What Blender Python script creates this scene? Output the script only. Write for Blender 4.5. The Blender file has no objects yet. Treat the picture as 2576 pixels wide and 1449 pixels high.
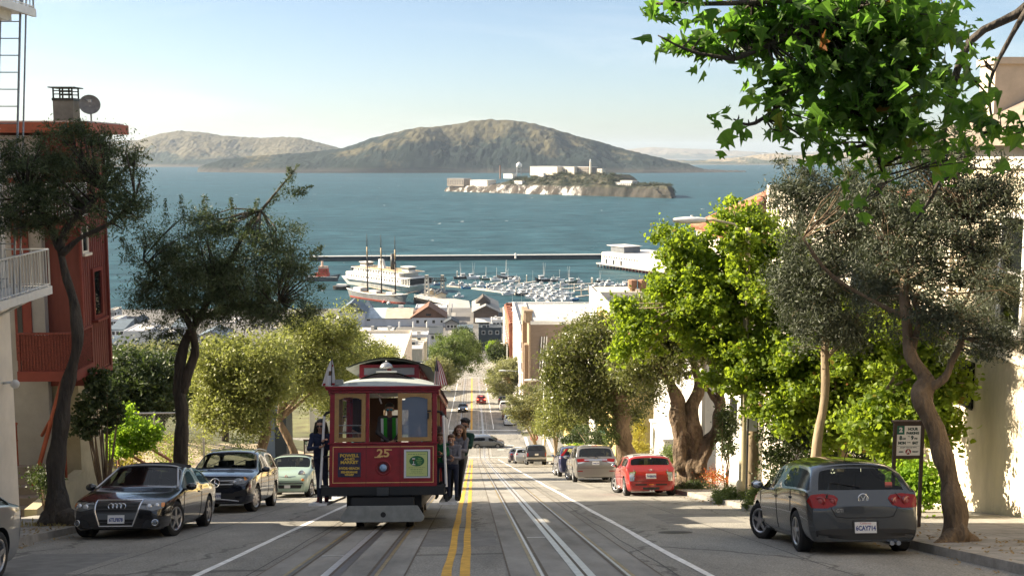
import bpy,bmesh,math,random
import numpy as np
from mathutils import Vector,Matrix,Euler,noise
from mathutils.bvhtree import BVHTree
R = math.radians
random.seed(11)
S = bpy.context.scene
COL = S.collection
V = Vector
# ------------------------------------------------------------------ camera
FP = 2900.0                      # focal length in units where the picture is 2576 wide
PITCH = R(6.58); YAW = math.atan(100 / 2900)
CAM = V((0,0,80))
cd = bpy.data.cameras.new('camera'); cam = bpy.data.objects.new('camera',cd); COL.objects.link(cam)
cd.sensor_width = 36; cd.lens = 36 * FP / 2576; cd.clip_start = 0.2; cd.clip_end = 60000
cam.location = CAM; cam.rotation_euler = (R(90) - PITCH,0,-YAW)
S.camera = cam
# ------------------------------------------------------------------ light
SUN_EL = R(28); SUN_AHEAD = R(13)          # sun stands left of the street,a little ahead
SKYS = .050; FILL_VEIL = .38  # bright cloud veil added overhead, out of frame, to lift the shade
sun_dir = V((-math.cos(SUN_EL) * math.cos(SUN_AHEAD),math.cos(SUN_EL) * math.sin(SUN_AHEAD),math.sin(SUN_EL)))
W = bpy.data.worlds.new('World'); S.world = W; W.use_nodes = True
wn = W.node_tree.nodes; wl = W.node_tree.links
bg = wn['Background']
sky = wn.new('ShaderNodeTexSky'); sky.sky_type = 'NISHITA'; sky.sun_disc = False
sky.sun_elevation = SUN_EL; sky.sun_rotation = math.atan2(sun_dir.x,sun_dir.y)
sky.altitude = 0; sky.air_density = .75; sky.dust_density = .8; sky.ozone_density = .8
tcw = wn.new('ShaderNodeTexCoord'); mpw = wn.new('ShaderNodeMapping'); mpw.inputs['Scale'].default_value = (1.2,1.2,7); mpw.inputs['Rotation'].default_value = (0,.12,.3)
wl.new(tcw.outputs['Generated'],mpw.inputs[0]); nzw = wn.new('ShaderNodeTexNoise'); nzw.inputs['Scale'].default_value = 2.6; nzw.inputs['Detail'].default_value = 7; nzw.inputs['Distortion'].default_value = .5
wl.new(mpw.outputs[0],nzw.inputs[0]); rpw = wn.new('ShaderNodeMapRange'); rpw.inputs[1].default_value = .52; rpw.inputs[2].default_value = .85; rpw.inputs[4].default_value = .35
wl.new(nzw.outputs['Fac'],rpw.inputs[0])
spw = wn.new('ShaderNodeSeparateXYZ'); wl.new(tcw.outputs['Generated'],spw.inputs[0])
vlw = wn.new('ShaderNodeMapRange'); vlw.interpolation_type = 'SMOOTHSTEP'; vlw.inputs[1].default_value = .22; vlw.inputs[2].default_value = .62; vlw.inputs[4].default_value = FILL_VEIL; wl.new(spw.outputs[2],vlw.inputs[0])  # added veil brightens only the high sky above the view
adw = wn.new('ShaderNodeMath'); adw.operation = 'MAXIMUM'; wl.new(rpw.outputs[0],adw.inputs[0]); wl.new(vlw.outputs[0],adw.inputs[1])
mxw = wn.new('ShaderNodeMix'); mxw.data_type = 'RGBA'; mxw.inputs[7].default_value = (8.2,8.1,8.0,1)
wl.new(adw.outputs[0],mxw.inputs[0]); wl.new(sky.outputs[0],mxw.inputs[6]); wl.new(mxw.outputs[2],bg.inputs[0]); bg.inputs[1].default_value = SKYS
sd = bpy.data.lights.new('sun','SUN'); sd.energy = 5.0; sd.angle = R(0.5); sd.color = (1.0,0.86,0.65)
sun = bpy.data.objects.new('sun',sd); COL.objects.link(sun)
sun.rotation_euler = sun_dir.to_track_quat('Z','Y').to_euler(); sun.location = (-60,20,140)
S.view_settings.view_transform = 'Standard'; S.view_settings.look = 'None'
S.view_settings.exposure = 1.8; S.view_settings.gamma = 1
S.view_settings.use_curve_mapping = False
S.render.engine = 'CYCLES'
cy = S.cycles
cy.use_denoising = True; cy.max_bounces = 7; cy.diffuse_bounces = 3; cy.glossy_bounces = 3
cy.transmission_bounces = 4; cy.transparent_max_bounces = 10; cy.caustics_reflective = False; cy.caustics_refractive = False
cy.sample_clamp_indirect = 6
cy.use_adaptive_sampling = True; cy.adaptive_threshold = 0.015
# ------------------------------------------------------------------ geometry of the view and of the street
_f = V((math.sin(YAW) * math.cos(PITCH),math.cos(YAW) * math.cos(PITCH),-math.sin(PITCH)))
_r = V((math.cos(YAW),-math.sin(YAW),0))
_u = _r.cross(_f)
def ray(px,py):
 return _f + _r * ((px - 1288) / FP) - _u * ((py - 724.5) / FP)
def P(px,py,z):
 "point seen at (px, py) at depth z metres"
 return CAM + ray(px,py) * z
def flat(px,py,h=0.0):
 "point seen at (px, py) on the level h metres above the sea"
 d = ray(px,py); return CAM + d * ((h - CAM.z) / d.z)
_gy = np.array([-200,0,134,140,146,162,168,175,300,415,425,440,3000.])
_gd = np.array([-49.45,1.75,36.05,37.45,38.45,39.95,40.5,41.35,58.3,74.2,75.4,76.2,76.4])
GRADE = 0.256
def rz(y):
 return CAM.z - float(np.interp(y,_gy,_gd))
def grade(y):
 return (rz(y + .6) - rz(y - .6)) / 1.2
def onroad(px,py,up=0.0):
 "point seen at (px, py) on the street surface"
 d = ray(px,py); t = 6.0
 while t < 900:
  p = CAM + d * t
  if p.z <= rz(p.y) + up: return V((p.x,p.y,rz(p.y) + up))
  t += .05 + t * .0005
 return p
def street(x,y,up=0.0):
 return V((x,y,rz(y) + up))
# ------------------------------------------------------------------ materials
MATS = {}
def mat(name,col,rough=.6,metal=0.,spec=.4,var=0.,vscale=4.,bump=0.,bscale=30.,emit=None,coat=0.,bdist=.05,alpha=None,var2=None,detail=6,stretch=None,sss=None):
 if name in MATS: return MATS[name]
 m = bpy.data.materials.new(name); m.use_nodes = True; MATS[name] = m
 n = m.node_tree.nodes; l = m.node_tree.links; b = n['Principled BSDF']
 b.inputs['Base Color'].default_value = (*col,1); b.inputs['Roughness'].default_value = rough
 b.inputs['Metallic'].default_value = metal; b.inputs['Specular IOR Level'].default_value = spec
 b.inputs['Coat Weight'].default_value = coat; b.inputs['Coat Roughness'].default_value = .04
 if emit:
  b.inputs['Emission Color'].default_value = (*emit[:3],1); b.inputs['Emission Strength'].default_value = emit[3]
 if var or bump:
  tc = n.new('ShaderNodeTexCoord'); src = tc.outputs['Object']
  if stretch:
   mp = n.new('ShaderNodeMapping'); mp.inputs['Scale'].default_value = stretch
   l.new(src,mp.inputs[0]); src = mp.outputs[0]
 if var:
  t = n.new('ShaderNodeTexNoise'); t.inputs['Scale'].default_value = vscale; t.inputs['Detail'].default_value = detail
  t.inputs['Roughness'].default_value = .65
  l.new(src,t.inputs['Vector'])
  rp = n.new('ShaderNodeValToRGB'); e = rp.color_ramp.elements
  e[0].position = .3; e[1].position = .7
  c2 = var2 or col
  e[0].color = (*[max(0,c * (1 - var)) for c in col],1); e[1].color = (*[min(1,c * (1 + var)) for c in c2],1)
  l.new(t.outputs['Fac'],rp.inputs[0]); l.new(rp.outputs[0],b.inputs['Base Color'])
 if bump:
  t2 = n.new('ShaderNodeTexNoise'); t2.inputs['Scale'].default_value = bscale; t2.inputs['Detail'].default_value = 5
  l.new(src,t2.inputs['Vector'])
  bp = n.new('ShaderNodeBump'); bp.inputs['Strength'].default_value = bump; bp.inputs['Distance'].default_value = bdist
  l.new(t2.outputs['Fac'],bp.inputs['Height']); l.new(bp.outputs[0],b.inputs['Normal'])
 return m
def glass(name,tint=(.5,.55,.55),op=.5,rough=.02,base=(.01,.012,.014)):
 "window glass: partly see-through, partly a dark mirror"
 if name in MATS: return MATS[name]
 m = bpy.data.materials.new(name); m.use_nodes = True; MATS[name] = m
 n = m.node_tree.nodes; l = m.node_tree.links; b = n['Principled BSDF']
 b.inputs['Base Color'].default_value = (*base,1); b.inputs['Roughness'].default_value = rough
 b.inputs['Specular IOR Level'].default_value = .7
 t = n.new('ShaderNodeBsdfTransparent'); t.inputs[0].default_value = (*tint,1)
 mx = n.new('ShaderNodeMixShader'); mx.inputs[0].default_value = op
 l.new(t.outputs[0],mx.inputs[1]); l.new(b.outputs[0],mx.inputs[2]); l.new(mx.outputs[0],n['Material Output'].inputs[0])
 return m
def leafmat(name,c1,c2,trans=(.3,.45,.05),tw=.4,rough=.5,spec=.3,back=None,dead=None):
 "leaves: each leaf its own tone, light also passes through"
 if name in MATS: return MATS[name]
 m = bpy.data.materials.new(name); m.use_nodes = True; MATS[name] = m
 n = m.node_tree.nodes; l = m.node_tree.links; b = n['Principled BSDF']
 g = n.new('ShaderNodeNewGeometry'); rp = n.new('ShaderNodeValToRGB'); e = rp.color_ramp.elements
 e[0].color = (*c1,1); e[1].color = (*c2,1)
 if dead:
  e2 = rp.color_ramp.elements.new(.975); e2.color = (*c2,1); e[-1].color = (*dead,1); rp.color_ramp.elements[-1].position = .99
 l.new(g.outputs['Random Per Island'],rp.inputs[0])
 l.new(rp.outputs[0],b.inputs['Base Color'])
 b.inputs['Roughness'].default_value = rough; b.inputs['Specular IOR Level'].default_value = spec
 tr = n.new('ShaderNodeBsdfTranslucent'); tr.inputs[0].default_value = (*trans,1)
 mx = n.new('ShaderNodeMixShader'); mx.inputs[0].default_value = tw
 l.new(b.outputs[0],mx.inputs[1]); l.new(tr.outputs[0],mx.inputs[2]); l.new(mx.outputs[0],n['Material Output'].inputs[0])
 return m
# ------------------------------------------------------------------ objects
MW = {}
def tag(o,label=None,cat=None,group=None,kind=None):
 if label: o['label'] = label
 if cat: o['category'] = cat
 if group: o['group'] = group
 if kind: o['kind'] = kind
 return o
def thing(name,label,cat,loc=(0,0,0),rot=None,group=None):
 o = bpy.data.objects.new(name,None); COL.objects.link(o); o.empty_display_size = .3
 M = Matrix.Translation(V(loc))
 if rot is not None: M = M @ (rot.to_4x4() if isinstance(rot,Matrix) else Euler(rot).to_matrix().to_4x4())
 o.location = V(loc)
 if rot is not None: o.rotation_euler = M.to_euler()
 MW[o.name] = M
 return tag(o,label,cat,group)
def inv(parent): return MW[parent.name].inverted() if parent is not None and parent.name in MW else Matrix()
class MB:
 "collects shapes into one mesh"
 def __init__(s): s.v = []; s.f = []; s.m = []; s.cur = 0
 def mi(s,i): s.cur = i; return s
 def add(s,vs,fs):
  o = len(s.v); s.v += [V(x) for x in vs]
  for f in fs: s.f.append([i + o for i in f]); s.m.append(s.cur)
  return s
 def box(s,c,d,rot=None,taper=1.0):
  x,y,z = d[0] / 2,d[1] / 2,d[2] / 2; c = V(c)
  vs = [V((sx * x * (taper if sz > 0 else 1),sy * y * (taper if sz > 0 else 1),sz * z)) for sz in (-1,1) for sy in (-1,1) for sx in (-1,1)]
  if rot is not None:
   M = rot if isinstance(rot,Matrix) else Euler(rot).to_matrix()
   vs = [M @ v for v in vs]
  return s.add([v + c for v in vs],[(0,2,3,1),(4,5,7,6),(0,1,5,4),(2,6,7,3),(0,4,6,2),(1,3,7,5)])
 def bb(s,x0,x1,y0,y1,z0,z1):
  return s.box(((x0 + x1) / 2,(y0 + y1) / 2,(z0 + z1) / 2),(abs(x1 - x0),abs(y1 - y0),abs(z1 - z0)))
 def tube(s,pts,rad,n=8,caps=True,jit=0.,seed=0,knob=0):
  pts = [V(p) for p in pts]
  if not isinstance(rad,(list,tuple)): rad = [rad] * len(pts)
  rings = []; prev = None
  for i,p in enumerate(pts):
   t = (pts[min(i + 1,len(pts) - 1)] - pts[max(i - 1,0)])
   if t.length < 1e-9: t = V((0,0,1))
   t.normalize()
   a = prev - t * prev.dot(t) if prev is not None else (V((1,0,0)) - t * t.x if abs(t.x) < .9 else V((0,1,0)) - t * t.y)
   if a.length < 1e-6: a = t.orthogonal()
   a.normalize(); prev = a; b = t.cross(a)
   ring = []
   for k in range(n):
    th = 2 * math.pi * k / n; q = a * math.cos(th) + b * math.sin(th); r = rad[i]
    if jit: r *= 1 + jit * noise.noise((p + q * rad[i]) * (1.1 / max(rad[0],.02) ** .5) + V((seed,0,0))) * 2
    if knob: w_ = p + q * rad[i]; w_ = V((w_.x,w_.y,w_.z * .33)); r += rad[i] * (.30 * abs(noise.noise(w_ * 3.1)) + .16 * noise.noise(w_ * 7.5)) * min(1,rad[i] * 2.4)
    ring.append(p + q * r)
   rings.append(ring)
  vs = [v for r in rings for v in r]; fs = []
  for i in range(len(pts) - 1):
   for k in range(n):
    fs.append((i * n + k,i * n + (k + 1) % n,(i + 1) * n + (k + 1) % n,(i + 1) * n + k))
  if caps: fs.append(tuple(range(n - 1,-1,-1))); fs.append(tuple((len(pts) - 1) * n + k for k in range(n)))
  return s.add(vs,fs)
 def cyl(s,p0,p1,r0,r1=None,n=12): return s.tube([p0,p1],[r0,r0 if r1 is None else r1],n)
 def lathe(s,prof,c,axis='Z',n=16,close=True):
  c = V(c); vs = []
  for (r,h) in prof:
   for k in range(n):
    a = 2 * math.pi * k / n; x,y = r * math.cos(a),r * math.sin(a)
    vs.append(c + (V((x,y,h)) if axis == 'Z' else V((x,h,y)) if axis == 'Y' else V((h,x,y))))
  m = len(prof); fs = [(i * n + k,i * n + (k + 1) % n,(i + 1) * n + (k + 1) % n,(i + 1) * n + k) for i in range(m - 1) for k in range(n)]
  if close: fs += [tuple(range(n)),tuple((m - 1) * n + k for k in range(n))]
  return s.add(vs,fs)
 def prism(s,poly,vec):
  n = len(poly); vec = V(vec); poly = [V(p) for p in poly]
  vs = poly + [p + vec for p in poly]
  return s.add(vs,[tuple(range(n - 1,-1,-1)),tuple(range(n,2 * n))] + [(i,(i + 1) % n,n + (i + 1) % n,n + i) for i in range(n)])
 def quad(s,*p): return s.add(p,[tuple(range(len(p)))])
 def grid(s,fn,nu,nv,closeu=False):
  vs = [fn(i / nu,j / nv) for j in range(nv + 1) for i in range(nu + (0 if closeu else 1))]
  w = nu if closeu else nu + 1
  fs = [(j * w + i,j * w + (i + 1) % w,(j + 1) * w + (i + 1) % w,(j + 1) * w + i) for j in range(nv) for i in range(nu)]
  return s.add(vs,fs)
 def ell(s,c,r,n=12,m=8,rot=None):
  c = V(c); Mx = Euler(rot).to_matrix() if rot is not None else Matrix.Identity(3)
  def fn(u,w):
   a = 2 * math.pi * u; b = math.pi * (.001 + .998 * w) - math.pi / 2
   return c + Mx @ V((r[0] * math.cos(b) * math.cos(a),r[1] * math.cos(b) * math.sin(a),r[2] * math.sin(b)))
  return s.grid(fn,n,m,True)
 def build(s,name,mats,parent=None,smooth=False,world=False,bevel=0.,auto=None):
  me = bpy.data.meshes.new(name)
  T = inv(parent) if world else None
  me.from_pydata([(T @ v if T else v) for v in s.v],[],s.f)
  if not isinstance(mats,(list,tuple)): mats = [mats]
  for m in mats: me.materials.append(m)
  me.polygons.foreach_set('material_index',[min(i,len(mats) - 1) for i in s.m])
  if bevel or True:
   bm = bmesh.new(); bm.from_mesh(me)
   bmesh.ops.recalc_face_normals(bm,faces=bm.faces)
   if bevel:
    ed = [e for e in bm.edges if len(e.link_faces) == 2 and e.calc_face_angle(0) > .6]
    bmesh.ops.bevel(bm,geom=ed,offset=bevel,segments=2,profile=.6,affect='EDGES',clamp_overlap=True)
   bm.to_mesh(me); bm.free()
  if smooth: me.polygons.foreach_set('use_smooth',[True] * len(me.polygons))
  if auto is not None:
   me.polygons.foreach_set('use_smooth',[True] * len(me.polygons)); me.set_sharp_from_angle(angle=R(auto))
  me.update()
  o = bpy.data.objects.new(name,me); COL.objects.link(o)
  if parent is not None: o.parent = parent
  return o
def struct(o): o['kind'] = 'structure'; return o
def npmesh(name,verts,faces,m,parent=None,world=True,smooth=False):
 "mesh from numpy arrays: verts (n,3), faces (k, c) all with c corners"
 verts = np.asarray(verts,dtype=np.float32)
 if parent is not None and world:
  T = np.array(inv(parent)); verts = (verts @ T[:3,:3].T.astype(np.float32)) + T[:3,3].astype(np.float32)
 me = bpy.data.meshes.new(name); k,c = faces.shape
 me.vertices.add(len(verts)); me.vertices.foreach_set('co',verts.ravel())
 me.loops.add(k * c); me.loops.foreach_set('vertex_index',faces.astype(np.int32).ravel())
 me.polygons.add(k); me.polygons.foreach_set('loop_start',np.arange(0,k * c,c,dtype=np.int32))
 me.polygons.foreach_set('loop_total',np.full(k,c,dtype=np.int32))
 me.polygons.foreach_set('use_smooth',np.full(k,smooth))
 me.materials.append(m); me.update(calc_edges=True); me.validate()
 o = bpy.data.objects.new(name,me); COL.objects.link(o)
 if parent is not None: o.parent = parent
 return o
_tc = {}
def text_shape(txt,size,align='CENTER',squeeze=1.0,bold=0.0):
 "verts (x, y) and faces of a line of lettering"
 cu = bpy.data.curves.new('t','FONT'); cu.body = txt; cu.size = size; cu.align_x = align; cu.align_y = 'CENTER'
 cu.offset = bold; cu.resolution_u = 3
 ob = bpy.data.objects.new('t',cu); COL.objects.link(ob)
 dg = bpy.context.evaluated_depsgraph_get(); dg.update()
 me = bpy.data.meshes.new_from_object(ob.evaluated_get(dg))
 vs = [(v.co.x * squeeze,v.co.y) for v in me.vertices]; fs = [tuple(p.vertices) for p in me.polygons]
 bpy.data.objects.remove(ob); bpy.data.curves.remove(cu); bpy.data.meshes.remove(me)
 return vs,fs
def lettering(mb,txt,size,o,ux,uy,align='CENTER',squeeze=1.,bold=0.):
 vs,fs = text_shape(txt,size,align,squeeze,bold); o,ux,uy = V(o),V(ux),V(uy)
 mb.add([o + ux * x + uy * y for x,y in vs],fs); return mb
def copy_tree(o,parent=None):
 c = o.copy(); COL.objects.link(c)
 if parent is not None: c.parent = parent
 for ch in [x for x in COL.objects if x.parent == o]: copy_tree(ch,c)
 return c
def lerp(a,b,t): return a + (b - a) * t
# ================================================================== SETTING
XL,XR = -8.1,7.0            # kerbs
WL,WR = -10.5,11.3          # building lines
SHORE = 578.0
def bank(x,y):
 "how far the ground stands above the street level beside it"
 b = 0.0
 if x < -10.6:
  w = max(0,min(1,(y - 35.5) / 1.0)) * max(0,min(1,(138 - y) / 6))
  d = -10.6 - x
  b = w * (0.75 + min(d,9) * .2 + max(0,min(d - 9,12)) * .12)
 return b
def gz(x,y):
 z = rz(y) - .03 + bank(x,y)
 if y > SHORE - 6: z -= min(1,(y - SHORE + 6) / 9) * 8
 return z
# ---- ground: one sheet
def _m_ground():
 m = mat('soil_and_grass',(.10,.085,.045),.95,var=.45,vscale=.35,var2=(.09,.10,.04),bump=.4,bscale=3)
 return m
gx = sorted(set([-1500,-900,-600,-400,-300,-220,-160,-120,-90,-70,-55] + [-45 + i * 1.5 for i in range(23)] + [-10.8,-10.6,-10.55,-8,-4,0,4,7,9,11,12,15,20,30,45,60,90,130,200,300,450,700,1100,1500]))
gy = sorted(set([-140 + i * 8 for i in range(17)] + [i * 1.5 for i in range(118)] + [180 + i * 6 for i in range(66)] + [574,576,578,580,582,590]))
vs = [(x,y,gz(x,y) + (.0 if abs(x) < 11 else .12 * noise.noise(V((x * .4,y * .4,0))))) for y in gy for x in gx]
w = len(gx)
fs = np.array([(j * w + i,j * w + i + 1,(j + 1) * w + i + 1,(j + 1) * w + i) for j in range(len(gy) - 1) for i in range(w - 1)])
struct(npmesh('ground',vs,fs,_m_ground(),smooth=True))
# ---- carriageway
def road_material():
 m = mat('road_concrete',(.2,.19,.175),.9,spec=.25)
 n = m.node_tree.nodes; l = m.node_tree.links; b = n['Principled BSDF']
 tc = n.new('ShaderNodeTexCoord'); mp = n.new('ShaderNodeMapping'); mp.inputs['Scale'].default_value = (1,.22,1)
 l.new(tc.outputs['Object'],mp.inputs[0])
 a = n.new('ShaderNodeTexNoise'); a.inputs['Scale'].default_value = .55; a.inputs['Detail'].default_value = 8; a.inputs['Roughness'].default_value = .7
 l.new(mp.outputs[0],a.inputs[0])
 f = n.new('ShaderNodeTexNoise'); f.inputs['Scale'].default_value = 38; f.inputs['Detail'].default_value = 3
 l.new(tc.outputs['Object'],f.inputs[0])
 r1 = n.new('ShaderNodeValToRGB'); e = r1.color_ramp.elements
 e[0].position = .32; e[0].color = (.19,.182,.165,1); e[1].position = .68; e[1].color = (.34,.325,.29,1)
 l.new(a.outputs['Fac'],r1.inputs[0])
 mu = n.new('ShaderNodeMix'); mu.data_type = 'RGBA'; mu.blend_type = 'MULTIPLY'; mu.inputs[0].default_value = .9
 r2 = n.new('ShaderNodeValToRGB'); e = r2.color_ramp.elements
 e[0].position = .35; e[0].color = (.55,.55,.55,1); e[1].position = .62; e[1].color = (1.2,1.2,1.2,1)
 l.new(f.outputs['Fac'],r2.inputs[0]); l.new(r1.outputs[0],mu.inputs[6]); l.new(r2.outputs[0],mu.inputs[7])
 vo = n.new('ShaderNodeTexVoronoi'); vo.feature = 'DISTANCE_TO_EDGE'; vo.inputs['Scale'].default_value = .34
 dn = n.new('ShaderNodeTexNoise'); dn.inputs['Scale'].default_value = 1.2; dn.inputs['Detail'].default_value = 6
 l.new(tc.outputs['Object'],dn.inputs[0])
 ad = n.new('ShaderNodeVectorMath'); ad.operation = 'MULTIPLY_ADD'; ad.inputs[1].default_value = (.9,.9,0)
 l.new(dn.outputs['Color'],ad.inputs[0]); l.new(mp.outputs[0],ad.inputs[2]); l.new(ad.outputs[0],vo.inputs[0])
 r3 = n.new('ShaderNodeValToRGB'); e = r3.color_ramp.elements
 e[0].position = .006; e[0].color = (.45,.45,.45,1); e[1].position = .014; e[1].color = (1,1,1,1)
 l.new(vo.outputs['Distance'],r3.inputs[0])
 m2 = n.new('ShaderNodeMix'); m2.data_type = 'RGBA'; m2.blend_type = 'MULTIPLY'; m2.inputs[0].default_value = .8
 l.new(mu.outputs[2],m2.inputs[6]); l.new(r3.outputs[0],m2.inputs[7])
 l.new(m2.outputs[2],b.inputs['Base Color'])
 bp = n.new('ShaderNodeBump'); bp.inputs['Strength'].default_value = .35; bp.inputs['Distance'].default_value = .02
 l.new(f.outputs['Fac'],bp.inputs['Height']); l.new(bp.outputs[0],b.inputs['Normal'])
 return m
M_ROAD = road_material()
def ys(a,b,st=2.0):
 k = max(2,int((b - a) / st)); return [a + (b - a) * i / k for i in range(k + 1)]
def strip(mb,x0,x1,y0,y1,up,st=2.0):
 y = ys(y0,y1,st); o = []
 for q in y: o += [V((x0,q,rz(q) + up)),V((x1,q,rz(q) + up))]
 mb.add(o,[(2 * i,2 * i + 1,2 * i + 3,2 * i + 2) for i in range(len(y) - 1)]); return mb
m = MB(); strip(m,XL,XR,-60,556,.004); struct(m.build('road',M_ROAD,smooth=True))
m = MB(); strip(m,XR,160,143,161,.012); strip(m,-160,XL,143,161,.012); struct(m.build('cross_street',M_ROAD))
m = MB(); strip(m,XR,160,300,312,.012); strip(m,-160,XL,300,312,.012); struct(m.build('cross_street',M_ROAD))
# ---- pavements with kerbs (0.14 m steps)
def pave_material():
 m = mat('pavement_concrete',(.31,.295,.27),.9,spec=.2,var=.28,vscale=2.2,bump=.25,bscale=40)
 n = m.node_tree.nodes; l = m.node_tree.links; b = n['Principled BSDF']
 tc = n.new('ShaderNodeTexCoord'); br = n.new('ShaderNodeTexBrick'); br.offset = 0
 br.inputs['Scale'].default_value = 1; br.inputs['Brick Width'].default_value = 1.1; br.inputs['Row Height'].default_value = 1.1
 br.inputs['Mortar Size'].default_value = .012; br.inputs['Color1'].default_value = (1,1,1,1); br.inputs['Color2'].default_value = (.86,.86,.86,1); br.inputs['Mortar'].default_value = (.4,.4,.4,1)
 l.new(tc.outputs['Object'],br.inputs[0])
 mu = n.new('ShaderNodeMix'); mu.data_type = 'RGBA'; mu.blend_type = 'MULTIPLY'; mu.inputs[0].default_value = 1
 l.new(b.inputs['Base Color'].links[0].from_socket,mu.inputs[6]); l.new(br.outputs['Color'],mu.inputs[7])
 l.new(mu.outputs[2],b.inputs['Base Color'])
 return m
M_PAVE = pave_material(); M_KERB = mat('kerb_concrete',(.27,.25,.22),.9,var=.3,vscale=3,bump=.2,bscale=30)
def pavement(x0,x1,y0,y1):
 m = MB(); kx = x0 if abs(x0) < abs(x1) else x1; ox = x1 if kx == x0 else x0; s = 1 if ox > kx else -1
 strip(m,kx + s * .16,ox,y0,y1,.14)
 for q in (y0,y1): m.quad((kx + s * .16,q,rz(q) - .05),(ox,q,rz(q) - .05),(ox,q,rz(q) + .14),(kx + s * .16,q,rz(q) + .14))
 struct(m.build('pavement',M_PAVE))
 m = MB(); y = ys(y0,y1,2.0); o = []
 for q in y: o += [V((kx,q,rz(q) - .05)),V((kx + s * .015,q,rz(q) + .143)),V((kx + s * .16,q,rz(q) + .143)),V((kx + s * .16,q,rz(q) + .13))]
 m.add(o,[(4 * i + k,4 * i + k + 1,4 * i + k + 5,4 * i + k + 4) for i in range(len(y) - 1) for k in range(3)])
 for q in (y0,y1): m.quad((kx,q,rz(q) - .05),(kx + s * .16,q,rz(q) - .05),(kx + s * .16,q,rz(q) + .143),(kx,q,rz(q) + .143))
 struct(m.build('kerb',M_KERB))
pavement(XL,WL,-60,139); pavement(XR,WR,-60,139)
pavement(XL,WL,164,299); pavement(XR,WR,164,299)
pavement(XL,WL,313,556); pavement(XR,WR,313,556)
# ---- painted lines
M_WHITE = mat('road_paint_white',(.72,.71,.68),.8,var=.25,vscale=6,detail=8)
M_YEL = mat('road_paint_yellow',(.58,.33,.045),.8,var=.3,vscale=5,detail=8)
def marking(name,spans,mm,up=.010):
 m = MB()
 for a in spans: strip(m,*a,up)
 return struct(m.build(name,mm))
def wavy(x,wd,y0,y1,mm,name):
 m = MB(); y = ys(y0,y1,1.2); o = []
 for i,q in enumerate(y):
  dx = .03 * noise.noise(V((x * 9,q * .35,0))); dw = .02 * noise.noise(V((x * 3,q * 1.3,5)))
  o += [V((x - wd / 2 + dx - dw,q,rz(q) + .010)),V((x + wd / 2 + dx + dw,q,rz(q) + .010))]
 m.add(o,[(2 * i,2 * i + 1,2 * i + 3,2 * i + 2) for i in range(len(y) - 1)])
 return struct(m.build(name,mm))
for x in (-.355,-.115): wavy(x,.125,-5,137,M_YEL,'yellow_centre_line')
wavy(-.235,.3,167,296,M_YEL,'yellow_centre_line')
for x in (-3.72,3.05):
 wavy(x,.12,-5,136,M_WHITE,'white_lane_line'); wavy(x,.14,168,296,M_WHITE,'white_lane_line')
marking('crosswalk_line',[(XL + .6,XR - .5,138.2,138.55),(XL + .6,XR - .5,141.2,141.55),(XL + .6,XR - .5,163.0,163.5),(XL + .6,XR - .5,166.6,167.1)],M_WHITE)
marking('crosswalk_line',[(7.2,7.6,146,160),(10.2,10.6,146,160),(-8.9,-8.5,146,160)],M_WHITE,.016)
marking('crosswalk_line',[(XL + .6,XR - .5,297.4,298),(XL + .6,XR - .5,314,314.6)],M_WHITE)
m = MB()
for i,(x,y) in enumerate([(3.2,149),(4.2,150.2),(2.5,151.2),(5.3,148.2),(4.6,152.4),(3.6,153.4),(5.6,150.8)]): strip(m,x,x + .9,y,y + .35,.010)
struct(m.build('worn_road_lettering',M_WHITE))
# ---- cable car tracks: rails flush with the street and a slot between them
M_RAIL = mat('rail_steel',(.62,.61,.60),.36,.6,var=.25,vscale=8)
M_RUST = mat('rail_edge',(.10,.075,.05),.7,.2,var=.4,vscale=6)
M_BRASS = mat('worn_rail_edge',(.30,.225,.11),.5,.4,var=.3,vscale=5)
M_SLAB = mat('track_slab',(.24,.23,.21),.9,var=.35,vscale=1.1,bump=.2,bscale=40,stretch=(1,.2,1))
TRK = (-1.90,1.46)
def track(x):
 m = MB(); dk = 4 if x < 0 else 1
 for a,b in ((-57,140),(140,296)):
  m.mi(0); strip(m,x - .98,x + .98,a,b,.007)
  for s in (-.56,.56):
   m.mi(dk); strip(m,x + s - .02,x + s + .02,a,b,.014)
   k = .055 if s < 0 else -.055
   m.mi(2); strip(m,x + s + k - .02,x + s + k + .02,a,b,.011)
   k = -.06 if s < 0 else .06
   m.mi(3); strip(m,x + s + k * .85 - .026,x + s + k * .85 + .026,a,b,.012)
  m.mi(1); strip(m,x - .125,x - .022,a,b,.014); m.mi(dk); strip(m,x + .022,x + .125,a,b,.014)
  m.mi(2); strip(m,x - .024,x + .024,a,b,.010)
  m.mi(2); strip(m,x - 1.0,x - .975,a,b,.009); strip(m,x + .975,x + 1.0,a,b,.009)
 q = 6.0
 while q < 290:
  m.mi(1); strip(m,x - .47,x - .13,q + (x > 0) * 3.1,q + .09 + (x > 0) * 3.1,.012,1)
  m.mi(2); strip(m,x + .13,x + .47,q + 5.2,q + .06 + 5.2,.012,1)
  q += 11.5
 return struct(m.build('cable_track',[M_SLAB,M_RAIL,M_RUST,M_BRASS,mat('dull_rail',(.13,.12,.115),.5,.3,var=.3,vscale=5)]))
for x in TRK: track(x)
M_TAR = mat('tar_seam',(.05,.048,.045),.8)
m = MB()
for x,a,b in ((-3.05,8,130),(-5.4,10,90),(.62,9,136),(2.62,9,136),(4.9,12,120)):
 y = ys(a,b,.9); o = []
 for q in y:
  dx = .05 * noise.noise(V((x * 7,q * .4,2))) + .02 * noise.noise(V((x,q * 2,2)))
  o += [V((x + dx,q,rz(q) + .006)),V((x + dx + .022,q,rz(q) + .006))]
 m.add(o,[(2 * i,2 * i + 1,2 * i + 3,2 * i + 2) for i in range(len(y) - 1)])
struct(m.build('road_tar_seams',M_TAR))
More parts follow.
